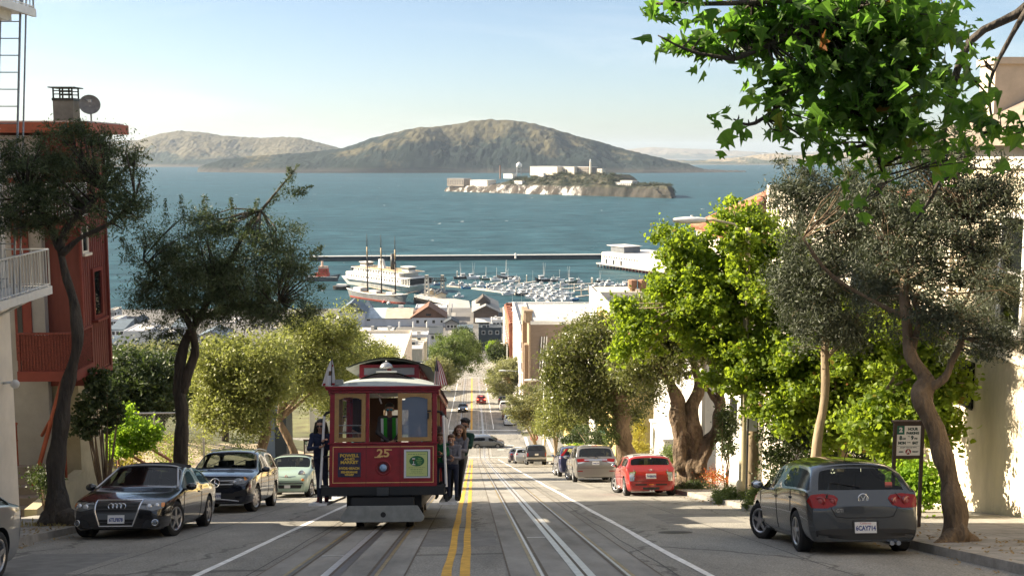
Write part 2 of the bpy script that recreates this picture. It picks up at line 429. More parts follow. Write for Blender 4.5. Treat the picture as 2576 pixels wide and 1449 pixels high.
M_PATCH = mat('road_patch',(.17,.165,.155),.9,var=.25,vscale=3,bump=.2,bscale=50)
m = MB()
for x0,x1,y0,y1 in ((-7.2,-5.6,14,18.5),(4.2,5.9,24,27.2),(-.9,.4,19,22.5),(3.4,4.6,43,52),(-6.9,-5.2,41,47)): strip(m,x0,x1,y0,y1,.0065,1)
struct(m.build('road_repair_patches',M_PATCH))
m = MB()
for x,y in ((3.9,21.5),(-.95,26.5),(.2,34)):
 k = len(m.v); c = street(x,y,.011); m.add([c + V((.33 * math.cos(a),.33 * math.sin(a),-GRADE * .33 * math.sin(a))) for a in [i * math.pi / 10 for i in range(20)]],[tuple(range(20))])
struct(m.build('manhole_covers',mat('cast_iron',(.06,.055,.05),.6,.4,var=.3,vscale=20)))
# ---- sea
def sea_material():
 m = mat('sea_water',(.02,.07,.085),.45,spec=.03)
 n = m.node_tree.nodes; l = m.node_tree.links; b = n['Principled BSDF']
 tc = n.new('ShaderNodeTexCoord')
 def nz(sc,det,st):
  mp = n.new('ShaderNodeMapping'); mp.inputs['Scale'].default_value = st; l.new(tc.outputs['Object'],mp.inputs[0])
  t = n.new('ShaderNodeTexNoise'); t.inputs['Scale'].default_value = sc; t.inputs['Detail'].default_value = det; t.inputs['Roughness'].default_value = .6
  l.new(mp.outputs[0],t.inputs[0]); return t
 big = nz(.004,5,(.45,1,1)); wav = nz(.07,8,(.35,.8,1)); cap = nz(.075,6,(.8,.3,1))
 rp = n.new('ShaderNodeValToRGB'); e = rp.color_ramp.elements
 e[0].position = .35; e[0].color = (.024,.060,.074,1); e[1].position = .7; e[1].color = (.032,.078,.096,1)
 l.new(big.outputs['Fac'],rp.inputs[0])
 r3 = n.new('ShaderNodeValToRGB'); e = r3.color_ramp.elements
 e[0].position = .3; e[0].color = (.45,.45,.45,1); e[1].position = .7; e[1].color = (1.5,1.5,1.5,1)
 l.new(wav.outputs['Fac'],r3.inputs[0])
 mu = n.new('ShaderNodeMix'); mu.data_type = 'RGBA'; mu.blend_type = 'MULTIPLY'; mu.inputs[0].default_value = 1
 l.new(rp.outputs[0],mu.inputs[6]); l.new(r3.outputs[0],mu.inputs[7])
 r2 = n.new('ShaderNodeValToRGB'); e = r2.color_ramp.elements
 e[0].position = .685; e[0].color = (0,0,0,1); e[1].position = .72; e[1].color = (1,1,1,1)
 l.new(cap.outputs['Fac'],r2.inputs[0])
 mx = n.new('ShaderNodeMix'); mx.data_type = 'RGBA'; mx.inputs[7].default_value = (.6,.62,.62,1)
 l.new(r2.outputs[0],mx.inputs[0]); l.new(mu.outputs[2],mx.inputs[6]); l.new(mx.outputs[2],b.inputs['Base Color'])
 bp = n.new('ShaderNodeBump'); bp.inputs['Strength'].default_value = 1.0; bp.inputs['Distance'].default_value = 1.6
 l.new(wav.outputs['Fac'],bp.inputs['Height']); l.new(bp.outputs[0],b.inputs['Normal'])
 return m
m = MB(); m.quad((-23000,560,0),(23000,560,0),(23000,25000,0),(-23000,25000,0))
struct(m.build('sea',sea_material()))
# ---- hills across the bay
def hill_material(name,grass,forest,cliff,H,sc,bias=0.):
 m = mat(name,grass,.95,spec=.1)
 n = m.node_tree.nodes; l = m.node_tree.links; b = n['Principled BSDF']
 tc = n.new('ShaderNodeTexCoord'); sp = n.new('ShaderNodeSeparateXYZ'); l.new(tc.outputs['Object'],sp.inputs[0])
 t = n.new('ShaderNodeTexNoise'); t.inputs['Scale'].default_value = sc; t.inputs['Detail'].default_value = 9; t.inputs['Roughness'].default_value = .68
 l.new(tc.outputs['Object'],t.inputs[0])
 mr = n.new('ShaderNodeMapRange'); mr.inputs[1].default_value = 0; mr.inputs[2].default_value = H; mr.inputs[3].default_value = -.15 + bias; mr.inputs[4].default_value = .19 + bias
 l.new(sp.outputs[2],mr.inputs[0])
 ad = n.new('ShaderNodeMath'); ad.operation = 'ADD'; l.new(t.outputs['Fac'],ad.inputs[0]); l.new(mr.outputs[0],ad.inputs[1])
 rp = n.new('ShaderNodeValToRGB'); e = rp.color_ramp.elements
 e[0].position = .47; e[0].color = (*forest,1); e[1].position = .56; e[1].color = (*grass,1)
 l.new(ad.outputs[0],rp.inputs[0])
 t2 = n.new('ShaderNodeTexNoise'); t2.inputs['Scale'].default_value = sc * 7; t2.inputs['Detail'].default_value = 6; t2.inputs['Roughness'].default_value = .7
 l.new(tc.outputs['Object'],t2.inputs[0])
 r2 = n.new('ShaderNodeValToRGB'); e = r2.color_ramp.elements
 e[0].position = .3; e[0].color = (.5,.5,.5,1); e[1].position = .72; e[1].color = (1.5,1.5,1.5,1); l.new(t2.outputs['Fac'],r2.inputs[0])
 mu = n.new('ShaderNodeMix'); mu.data_type = 'RGBA'; mu.blend_type = 'MULTIPLY'; mu.inputs[0].default_value = .9
 l.new(rp.outputs[0],mu.inputs[6]); l.new(r2.outputs[0],mu.inputs[7])
 m3 = n.new('ShaderNodeMapRange'); m3.inputs[1].default_value = H * .03; m3.inputs[2].default_value = H * .11; m3.inputs[3].default_value = .6; m3.inputs[4].default_value = 0
 l.new(sp.outputs[2],m3.inputs[0])
 mx = n.new('ShaderNodeMix'); mx.data_type = 'RGBA'; mx.inputs[7].default_value = (*cliff,1)
 l.new(m3.outputs[0],mx.inputs[0]); l.new(mu.outputs[2],mx.inputs[6]); l.new(mx.outputs[2],b.inputs['Base Color'])
 return m
def hill(name,ridge,ybase,D,front,back,m,rough=.12,seed=0.,nu=420,nv=46):
 xs = [p[0] for p in ridge]; yy = [p[1] for p in ridge]; x0,x1 = xs[0],xs[-1]
 vs = np.zeros(((nu + 1) * (nv + 1),3)); k = 0
 for j in range(nv + 1):
  v = j / nv
  for i in range(nu + 1):
   px = x0 + (x1 - x0) * i / nu
   yb = ybase if not isinstance(ybase,tuple) else lerp(ybase[0],ybase[1],i / nu)
   yr = float(np.interp(px,xs,yy))
   p = P(px,yr,D); H = max(0,p.z)
   ends = min(1,5 * i / nu,5 * (nu - i) / nu) ** .5
   dn = -front * ends * (1 - v / .62) if v < .62 else back * (v - .62) / .38
   sh = (v / .62) if v < .62 else max(0,1 - ((v - .62) / .38) ** 1.5)
   sh = sh ** .85 if v < .62 else sh
   X,Y = p.x,p.y + dn
   q = V((X / 420 + seed,Y / 620,0)); mid = 4 * sh * (1 - sh)
   nzv = noise.fractal(q,1.0,2.1,7)
   z = H * sh + H * rough * nzv * (mid * 1.6 + .12 * sh) + abs(noise.noise(V((X / 32,Y / 40,seed)))) * 9 * min(1,sh * 3) * (D / 5400) ** .5 * .8
   if sh > 0 and v > 0: z = max(z,min(18,H * .12) * min(1,v * 6) * (.6 + .5 * noise.noise(V((X / 60,3,seed)))))
   if v == 0 or v == 1: z = -5
   vs[k] = (X,Y,z); k += 1
 w = nu + 1
 fs = np.array([(j * w + i,j * w + i + 1,(j + 1) * w + i + 1,(j + 1) * w + i) for j in range(nv) for i in range(nu)])
 return struct(npmesh(name,vs,fs,m,smooth=False))
hill('island_hill',[(498,424),(520,414),(560,402),(640,393),(760,386),(850,376),(880,368),(930,350),(985,336),(1060,325),(1120,316),(1180,305),(1225,300),(1290,303),(1350,313),(1400,326),(1450,341),(1500,353),(1560,373),(1620,389),(1680,404),(1720,412),(1745,419),(1760,425),(1790,428),(1820,432),(1850,438),(1876,444)],
     434,5500,420,800,hill_material('island_hillside',(.088,.078,.045),(.013,.021,.018),(.08,.07,.06),250,.0036,-.035),.26,3.3)
hill('headland_hill',[(60,372),(200,362),(345,353),(400,336),(450,329),(500,333),(560,343),(600,345),(650,347),(700,345),(750,346),(790,356),(830,367),(870,379),(960,398),(1050,412)],
     417,8300,700,1200,hill_material('headland_hillside',(.12,.105,.065),(.03,.042,.032),(.2,.17,.14),200,.0042,.02),.14,8.1)
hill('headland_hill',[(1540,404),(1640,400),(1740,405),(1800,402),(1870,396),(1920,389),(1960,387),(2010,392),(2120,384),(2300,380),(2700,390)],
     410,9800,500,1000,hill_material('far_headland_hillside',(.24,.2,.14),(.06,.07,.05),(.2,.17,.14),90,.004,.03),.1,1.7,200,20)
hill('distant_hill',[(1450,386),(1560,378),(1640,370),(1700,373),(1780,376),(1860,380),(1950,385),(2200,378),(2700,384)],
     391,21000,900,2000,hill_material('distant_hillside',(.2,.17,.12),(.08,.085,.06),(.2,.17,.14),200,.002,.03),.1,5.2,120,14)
# ---- prison island
def AZ(zx,zy): return (1087.5 + zx * .2504,390 + zy * .2504)
A0 = flat(*AZ(112,366)); A1 = flat(*AZ(2400,438))
_ax = (A1 - A0); _an = V((-_ax.y,_ax.x,0)).normalized()
if _an.y < 0: _an = -_an
def az_pt(s,t): return A0 + _ax * s + _an * t           # t metres back from the near shore
_cl = ([0,.006,.03,.1,.18,.22,.38,.5,.68,.82,.90,.945,.975,1],[0,8,11,12,13,16,20,21,22,21,18,13,6,0])
_mo = ([0,.14,.2,.25,.30,.37,.45,.6,.7,.722,.735,.76,1],[12,13,21,26,30,35,40,40,40,34,26,24,21])
def az_h(s,t):
 c = float(np.interp(s,*_cl)); mo = max(float(np.interp(s,*_mo)) if .01 < s < .99 else 0,c) * min(1,s * 40,(1 - s) * 28)
 wd = 150 * min(1,s * 12 + .25,(1 - s) * 6 + .06)
 u = t / wd
 if u <= 0 or u >= 1: return -3
 rag = noise.fractal(V((s * 34,t * .035,1.3)),.9,2.2,6)
 h = np.interp(u,[0,.09,.2,.42,.75,.93,1],[-3,c * .95,c * 1.03,mo,mo,c * .7,-3])
 return float(h) + rag * (3.4 if u < .38 else 1.1) * min(1,u * 12)
nu,nv = 300,56
vs = []
for j in range(nv + 1):
 for i in range(nu + 1):
  s = i / nu; wd = 150 * min(1,s * 12 + .25,(1 - s) * 6 + .06); t = wd * (j / nv) ** 1.5
  p = az_pt(s,t + 6 * noise.noise(V((s * 30,t * .05,7))) * (1 - j / nv)); vs.append((p.x,p.y,az_h(s,t)))
w = nu + 1
fs = np.array([(j * w + i,j * w + i + 1,(j + 1) * w + i + 1,(j + 1) * w + i) for j in range(nv) for i in range(nu)])
def az_material():
 m = mat('island_rock',(.2,.2,.2),.95,spec=.1); n = m.node_tree.nodes; l = m.node_tree.links; b = n['Principled BSDF']
 tc = n.new('ShaderNodeTexCoord'); sp = n.new('ShaderNodeSeparateXYZ'); l.new(tc.outputs['Object'],sp.inputs[0])
 def nz(sc,d,st=(1,1,1)):
  mp = n.new('ShaderNodeMapping'); mp.inputs['Scale'].default_value = st; l.new(tc.outputs['Object'],mp.inputs[0])
  t = n.new('ShaderNodeTexNoise'); t.inputs['Scale'].default_value = sc; t.inputs['Detail'].default_value = d; t.inputs['Roughness'].default_value = .68; l.new(mp.outputs[0],t.inputs[0]); return t
 def ramp(src,a,ca,bq,cb):
  r = n.new('ShaderNodeValToRGB'); e = r.color_ramp.elements; e[0].position = a; e[0].color = (*ca,1); e[1].position = bq; e[1].color = (*cb,1); l.new(src,r.inputs[0]); return r.outputs[0]
 def mix(f,a,c):
  x = n.new('ShaderNodeMix'); x.data_type = 'RGBA'; l.new(f,x.inputs[0]); l.new(a,x.inputs[6]); l.new(c,x.inputs[7]); return x.outputs[2]
 rk = nz(.05,8,(1,1,.5)); vg = nz(.03,8)
 rock = ramp(rk.outputs['Fac'],.49,(.07,.06,.05),.60,(.60,.57,.53))
 dark = ramp(rk.outputs['Fac'],.35,(.022,.024,.02),.7,(.075,.066,.055))
 mr = n.new('ShaderNodeMapRange'); mr.inputs[1].default_value = lerp(A0.x,A1.x,.58); mr.inputs[2].default_value = lerp(A0.x,A1.x,.70); l.new(sp.outputs[0],mr.inputs[0])
 rock = mix(mr.outputs[0],rock,dark)
 veg = ramp(vg.outputs['Fac'],.42,(.018,.024,.015),.72,(.13,.115,.08))
 mz = n.new('ShaderNodeMapRange'); mz.inputs[1].default_value = 15; mz.inputs[2].default_value = 19; l.new(sp.outputs[2],mz.inputs[0])
 l.new(mix(mz.outputs[0],rock,veg),b.inputs['Base Color'])
 return m
struct(npmesh('island',vs,fs,az_material()))
# ================================================================== BUILDINGS
M_GLASS = glass('house_glass',(.4,.42,.42),.88,.04)
M_CREAM = mat('cream_stucco',(.60,.52,.39),.9,spec=.2,var=.17,vscale=1.5,bump=.25,bscale=30,stretch=(1,1,.3))
M_CREAM2 = mat('pale_stucco',(.68,.62,.52),.9,spec=.2,var=.1,vscale=1.2,bump=.15,bscale=50)
M_WHITEW = mat('white_stucco',(.76,.74,.70),.9,spec=.2,var=.08,vscale=1.2,bump=.1,bscale=50)
M_TRIM = mat('white_trim',(.72,.70,.66),.6,var=.06,vscale=3)
M_GREYW = mat('grey_white_boards',(.48,.46,.43),.75,var=.18,vscale=2,stretch=(1,1,.25))
M_RED = mat('red_brown_siding',(.15,.044,.034),.75,var=.25,vscale=1.4,stretch=(4,4,.4))
M_REDD = mat('dark_red_paint',(.17,.035,.025),.7,var=.2,vscale=2)
M_FASC = mat('rust_orange_fascia',(.24,.055,.024),.6,var=.2,vscale=3)
M_GREYR = mat('grey_recess_wall',(.3,.29,.28),.85,var=.1,vscale=2)
M_DKROOF = mat('dark_slate_roof',(.055,.065,.075),.8,var=.3,vscale=1.5,bump=.3,bscale=6)
M_GRAVEL = mat('roof_gravel',(.45,.43,.40),.95,var=.25,vscale=.8)
M_WHROOF = mat('white_flat_roof',(.50,.48,.46),.9,var=.3,vscale=.35)
M_TILE = mat('clay_tile',(.34,.15,.09),.85,var=.35,vscale=5)
M_SHING = mat('brown_shingle',(.12,.085,.06),.9,var=.4,vscale=6,stretch=(1,1,5))
M_IRON = mat('dark_iron',(.03,.03,.03),.5,.4)
M_PIPE = mat('grey_metal',(.30,.31,.32),.4,.6,var=.15,vscale=6)
M_WPAINT = mat('white_painted_metal',(.62,.62,.60),.45,var=.1,vscale=6)
M_OPENING = mat('dark_opening',(.015,.015,.016),.6)
def window(par,o,ux,uz,w,h,fm=None,gm=None,out=None,fr=.08,proud=.05,bars=(0,0),sill=True,name='window'):
 "window whose lower left corner is o: a frame standing proud of the wall and a pane"
 fm = fm or M_TRIM; gm = gm or M_GLASS; o,ux,uz = V(o),V(ux).normalized(),V(uz).normalized()
 n = V(out).normalized() if out is not None else ux.cross(uz)
 m = MB()
 def slab(a0,a1,b0,b1,d0,d1):
  c = [o + ux * a + uz * b + n * d for d in (d0,d1) for a,b in ((a0,b0),(a1,b0),(a1,b1),(a0,b1))]
  m.add(c,[(0,1,2,3),(4,5,6,7),(0,1,5,4),(1,2,6,5),(2,3,7,6),(3,0,4,7)])
 slab(-fr,0,-fr,h + fr,-.03,proud); slab(w,w + fr,-fr,h + fr,-.03,proud)
 slab(0,w,h,h + fr,-.03,proud); slab(0,w,-fr,0,-.03,proud)
 for i in range(bars[0]): x = w * (i + 1) / (bars[0] + 1); slab(x - fr * .25,x + fr * .25,0,h,-.03,proud * .7)
 for i in range(bars[1]): z = h * (i + 1) / (bars[1] + 1); slab(0,w,z - fr * .25,z + fr * .25,-.03,proud * .68)
 f = m.build(name,fm,par,world=True); MW[f.name] = MW.get(par.name,Matrix())
 m = MB(); m.quad(o + n * proud * .35,o + ux * w + n * proud * .35,o + ux * w + uz * h + n * proud * .35,o + uz * h + n * proud * .35)
 m.build('pane',gm,f,world=True)
 if sill:
  m = MB(); s = fr * 1.6
  c = [o + ux * a + uz * b + n * d for d in (-.02,proud * 2.6) for a,b in ((-s,-fr - .07),(w + s,-fr - .07),(w + s,-fr - .002),(-s,-fr - .002))]
  m.add(c,[(0,1,2,3),(4,5,6,7),(0,1,5,4),(1,2,6,5),(2,3,7,6),(3,0,4,7)]); m.build('sill',fm,f,world=True)
 return f
def railing(mb,pts,h,sp,rad=.012,rail=.02,up=V((0,0,1)),low=.08):
 for a,b in zip(pts[:-1],pts[1:]):
  a,b = V(a),V(b); L = (b - a).length
  mb.tube([a + up * h,b + up * h],rail,6); mb.tube([a + up * low,b + up * low],rail * .8,6)
  k = max(1,int(L / sp))
  for i in range(k + 1): p = a.lerp(b,i / k); mb.tube([p,p + up * h],rad if 0 < i < k else rail,5)
# ---------------- grey building with the fire escape (left,near)
g = thing('apartment_building','tall pale grey apartment building at the left edge with iron fire escape','building',(-17,14,rz(14)))
m = MB(); m.bb(-26,-10.4,-14,26.0,55,86.9); m.build('wall',M_GREYW,g,world=True)
m = MB()
for i in range(22): m.bb(-10.405,-10.385,-14,26.005,77.2 + i * .42,77.2 + i * .42 + .025)
m.build('siding_ridge',mat('siding_shadow_gap',(.34,.33,.31),.8),g,world=True)
m = MB(); m.bb(-26,-10.1,-14.3,26.3,86.9,87.2); m.build('roof',M_GRAVEL,g,world=True)
m = MB(); m.bb(-10.5,-10.372,22.2,25.98,68,76.9); m.build('ground_floor_wall',M_CREAM2,g,world=True)
d = m = MB(); m.bb(-10.45,-10.34,23.6,24.75,rz(24) + .1,rz(24) + 2.5); d = m.build('door',mat('dark_grey_door',(.08,.08,.09),.5),g,world=True); MW[d.name] = MW[g.name]
m = MB(); m.ell((-10.31,24.6,rz(24) + 1.15),(.04,.04,.04),8,6); m.build('handle',M_PIPE,d,world=True)
window(g,(-10.38,22.6,78.7),(0,1,0),(0,0,1),1.2,1.8,out=(1,0,0),bars=(0,1))
window(g,(-10.38,22.6,81.9),(0,1,0),(0,0,1),1.2,1.8,out=(1,0,0),bars=(0,1))
m = MB(); m.bb(-10.39,-9.4,16,25.9,76.98,77.06); m.bb(-9.46,-9.38,16,25.92,76.92,77.1); m.bb(-10.39,-9.4,25.86,25.93,76.92,77.1)
bl = m.build('balcony',M_WPAINT,g,world=True); MW[bl.name] = MW[g.name]
m = MB(); railing(m,[(-9.42,16,77.06),(-9.42,25.88,77.06),(-10.36,25.88,77.06)],.86,.16); m.build('railing',M_WPAINT,bl,world=True)
m = MB();
for y in (18,22,25.4): m.tube([(-10.38,y,76.5),(-9.5,y,76.95)],.03,6)
m.build('bracket',M_WPAINT,bl,world=True)
m = MB(); m.bb(-10.39,-9.4,17,25.7,83.0,83.08); m.bb(-10.39,-9.75,17,25.3,82.82,83.0); m.bb(-9.46,-9.38,17,25.72,82.95,83.12)
fe = m.build('fire_escape',M_WPAINT,g,world=True); MW[fe.name] = MW[g.name]
m = MB(); railing(m,[(-9.42,17,83.08),(-9.42,25.68,83.08),(-10.36,25.68,83.08)],.95,.19); m.build('railing',M_WPAINT,fe,world=True)
m = MB()
t0,t1 = V((-9.62,25.62,83.9)),V((-9.62,24.35,77.06)); off = V((-.42,0,0))
for o in (V(),off): m.tube([t0 + o,t1 + o],.026,6)
for i in range(1,19): p = t0.lerp(t1,i / 19); m.tube([p,p + off],.012,5)
for o in (V((.1,.05,0)),): m.tube([t0 + o,t1 + o],.02,6)
m.build('ladder',M_PIPE,fe,world=True)
m = MB(); m.tube([(-10.33,25.6,77.1),(-10.33,25.6,86.3)],.035,8); m.build('downpipe',M_WPAINT,g,world=True)
m = MB(); m.lathe([(.02,-.3),(.2,-.25),(.3,0),(.2,.22),(.02,.28)],(-10.1,24.6,83.9),'Z',12); m.build('lamp_globe',M_CREAM2,g,True,world=True)
c = thing('security_camera','small white security camera on the grey building wall above the pavement','camera',(-10.36,25.4,75.0))
m = MB(); m.tube([(-10.36,25.4,75.0),(-10.2,25.4,75.02)],.03,8); m.ell((-10.1,25.4,74.98),(.1,.09,.1),12,8); m.build('camera_housing',M_WPAINT,c,True,world=True)
# ---------------- red-brown house with flat roof
rb = thing('red_house','red brown house with flat orange edged roof and corner balcony','house',(-16,33,rz(33)))
m = MB(); m.bb(-13.0,-10.4,30.8,33.0,74.05,80.55); m.bb(-24,-13.0,30.83,36.6,66,80.52); m.build('wall',M_RED,rb,world=True)
m = MB()
for i in range(13): m.bb(-10.405,-10.388,30.86 + i * .17,30.875 + i * .17,74.1,80.4)
m.build('siding_groove',M_REDD,rb,world=True)
m = MB(); m.bb(-12.9,-10.62,30.9,32.9,66,74.03); m.build('base_wall',mat('ochre_base_wall',(.42,.37,.25),.9,var=.18,vscale=1.5),rb,world=True)
m = MB(); m.bb(-13.05,-10.35,30.75,33.05,73.86,74.04); m.bb(-10.39,-10.34,30.74,30.86,74,80.5); m.bb(-10.39,-10.34,32.93,33.04,74,80.5); m.build('corner_trim',M_REDD,rb,world=True)
rf = m = MB(); m.bb(-24.4,-9.7,29.9,33.25,80.56,80.82); m.bb(-24.4,-13.2,33.25,37.2,80.56,80.82); rf = m.build('roof',M_FASC,rb,world=True); MW[rf.name] = MW[rb.name]
m = MB(); m.bb(-24.3,-9.8,30.0,33.15,80.815,80.86); m.bb(-24.3,-13.3,33.15,37.1,80.815,80.86); m.build('roof_surface',M_GRAVEL,rf,world=True)
m = MB(); m.bb(-12.62,-12.02,35.6,36.2,73,81.62); m.build('chimney',mat('rendered_chimney',(.16,.15,.13),.9,var=.2,vscale=4),rf,world=True)
m = MB(); m.bb(-12.64,-12.0,35.58,36.22,81.62,81.7); m.bb(-12.72,-11.92,35.5,36.3,82.0,82.03)
for x in (-12.6,-12.32,-12.04):
 for y in (35.62,36.18): m.bb(x - .02,x + .02,y - .02,y + .02,81.7,82.0)
for z in (81.8,81.9): m.bb(-12.62,-12.02,35.6,35.63,z,z + .03); m.bb(-12.62,-12.02,36.17,36.2,z,z + .03)
m.build('chimney_cap',M_IRON,rf,world=True)
window(rb,(-10.4,31.72,75.62),(0,1,0),(0,0,1),.62,1.2,M_REDD,out=(1,0,0),fr=.1,proud=.07)
window(rb,(-10.4,30.98,77.45),(0,1,0),(0,0,1),.38,.9,M_CREAM2,out=(1,0,0),fr=.06,proud=.05)
m = MB(); m.bb(-13.0,-11.28,30.55,30.79,66,80.5); m.build('side_wall',M_GREYR,rb,world=True)
for z in (74.6,77.4):
 m = MB(); m.bb(-12.05,-11.62,30.5,30.56,z,z + 2.0); d = m.build('door',M_REDD,rb,world=True); MW[d.name] = MW[rb.name]
 m = MB(); m.bb(-11.98,-11.85,30.485,30.503,z + .5,z + 1.8); m.build('pane',M_GLASS,d,world=True)
M_MESHR = mat('red_mesh_panel',(.15,.035,.025),.7,var=.5,vscale=40,detail=1)
for z0,w0 in ((74.36,1.0),(78.25,.9)):
 m = MB(); m.bb(-11.55,-10.15,29.4,30.52,z0,z0 + .12); m.bb(-11.6,-10.1,29.34,29.44,z0 - .1,z0 + .16); m.bb(-10.2,-10.1,29.34,30.75,z0 - .1,z0 + .16)
 b = m.build('balcony',M_REDD,rb,world=True); MW[b.name] = MW[rb.name]
 m = MB(); zt = z0 + w0 + .1
 for x,y in ((-11.55,29.4),(-10.15,29.4),(-10.15,30.7)): m.bb(x - .035,x + .035,y - .035,y + .035,z0,zt)
 m.bb(-11.6,-10.1,29.36,29.44,zt,zt + .05); m.bb(-10.19,-10.11,29.445,30.75,zt,zt + .05)
 k = 18
 for i in range(1,k): x = -11.55 + 1.4 * i / k; m.bb(x - .012,x + .012,29.385,29.41,z0 + .1,zt)
 for i in range(1,16): y = 29.4 + 1.3 * i / 16; m.bb(-10.165,-10.14,y - .012,y + .012,z0 + .1,zt)
 m.bb(-11.5,-10.2,29.405,29.425,z0 + .16,zt - .02) if z0 < 76 else None
 m.build('railing',M_MESHR if z0 < 76 else M_WPAINT,b,world=True)
m = MB(); m.tube([(-10.55,29.6,74.3),(-11.5,29.3,rz(29) + .1)],.06,6); m.tube([(-10.9,29.55,73.2),(-11.45,30.4,72.6)],.045,6); m.build('brace',M_FASC,rb,world=True)
st = thing('stair','rusty red wooden stair with handrails below the corner balcony','stair',(-11,29,rz(29)))
m = MB()
for i in range(6): m.bb(-11.9,-10.75,28.3 + i * .28,28.56 + i * .28,rz(29) - .2,rz(29) + .15 + i * .19)
m.build('step',mat('worn_steps',(.2,.17,.15),.9,var=.2),st,world=True)
m = MB()
for x in (-11.95,-10.7):
 m.tube([(x,28.2,rz(29) + 1.0),(x,30.0,rz(29) + 2.2)],.045,6); m.tube([(x,28.2,rz(29) + .55),(x,30.0,rz(29) + 1.75)],.03,6)
 for y in (28.25,29.1,29.95): m.tube([(x,y,rz(29) + .1),(x,y,rz(29) + 1.0 + (y - 28.2) * .667)],.035,6)
m.build('handrail',M_FASC,st,world=True)
m = MB(); m.bb(-10.75,-10.45,27.2,30.7,68.8,rz(29) + .75); m.build('side_wall',mat('ochre_base_wall',(.42,.37,.25)),st,world=True)
sdh = thing('satellite_dish','grey satellite dish beside the chimney on the flat roof','dish',(-11.65,36,80.86))
m = MB()
ax = V((.35,-1,.35)).normalized(); a1 = ax.orthogonal().normalized(); a2 = ax.cross(a1)
c0 = V((-11.62,35.9,81.5))
m.grid(lambda u,v: c0 + (a1 * math.cos(2 * math.pi * u) + a2 * math.sin(2 * math.pi * u)) * .31 * v + ax * (.09 * v * v - .02),20,5,True)
m.grid(lambda u,v: c0 + (a1 * math.cos(2 * math.pi * u) + a2 * math.sin(2 * math.pi * u)) * .315 * v + ax * (.09 * v * v - .035),20,5,True)
m.build('reflector',mat('dish_grey',(.16,.155,.15),.6,var=.3,vscale=8),sdh,True,world=True)
m = MB(); m.tube([c0 - ax * .03,(-11.62,36.0,81.2),(-11.62,36.0,80.85)],.03,6); m.tube([c0 - a2 * .28,c0 + ax * .34],.012,5); m.box(c0 + ax * .36,(.08,.08,.08)); m.build('mast',M_PIPE,sdh,world=True)
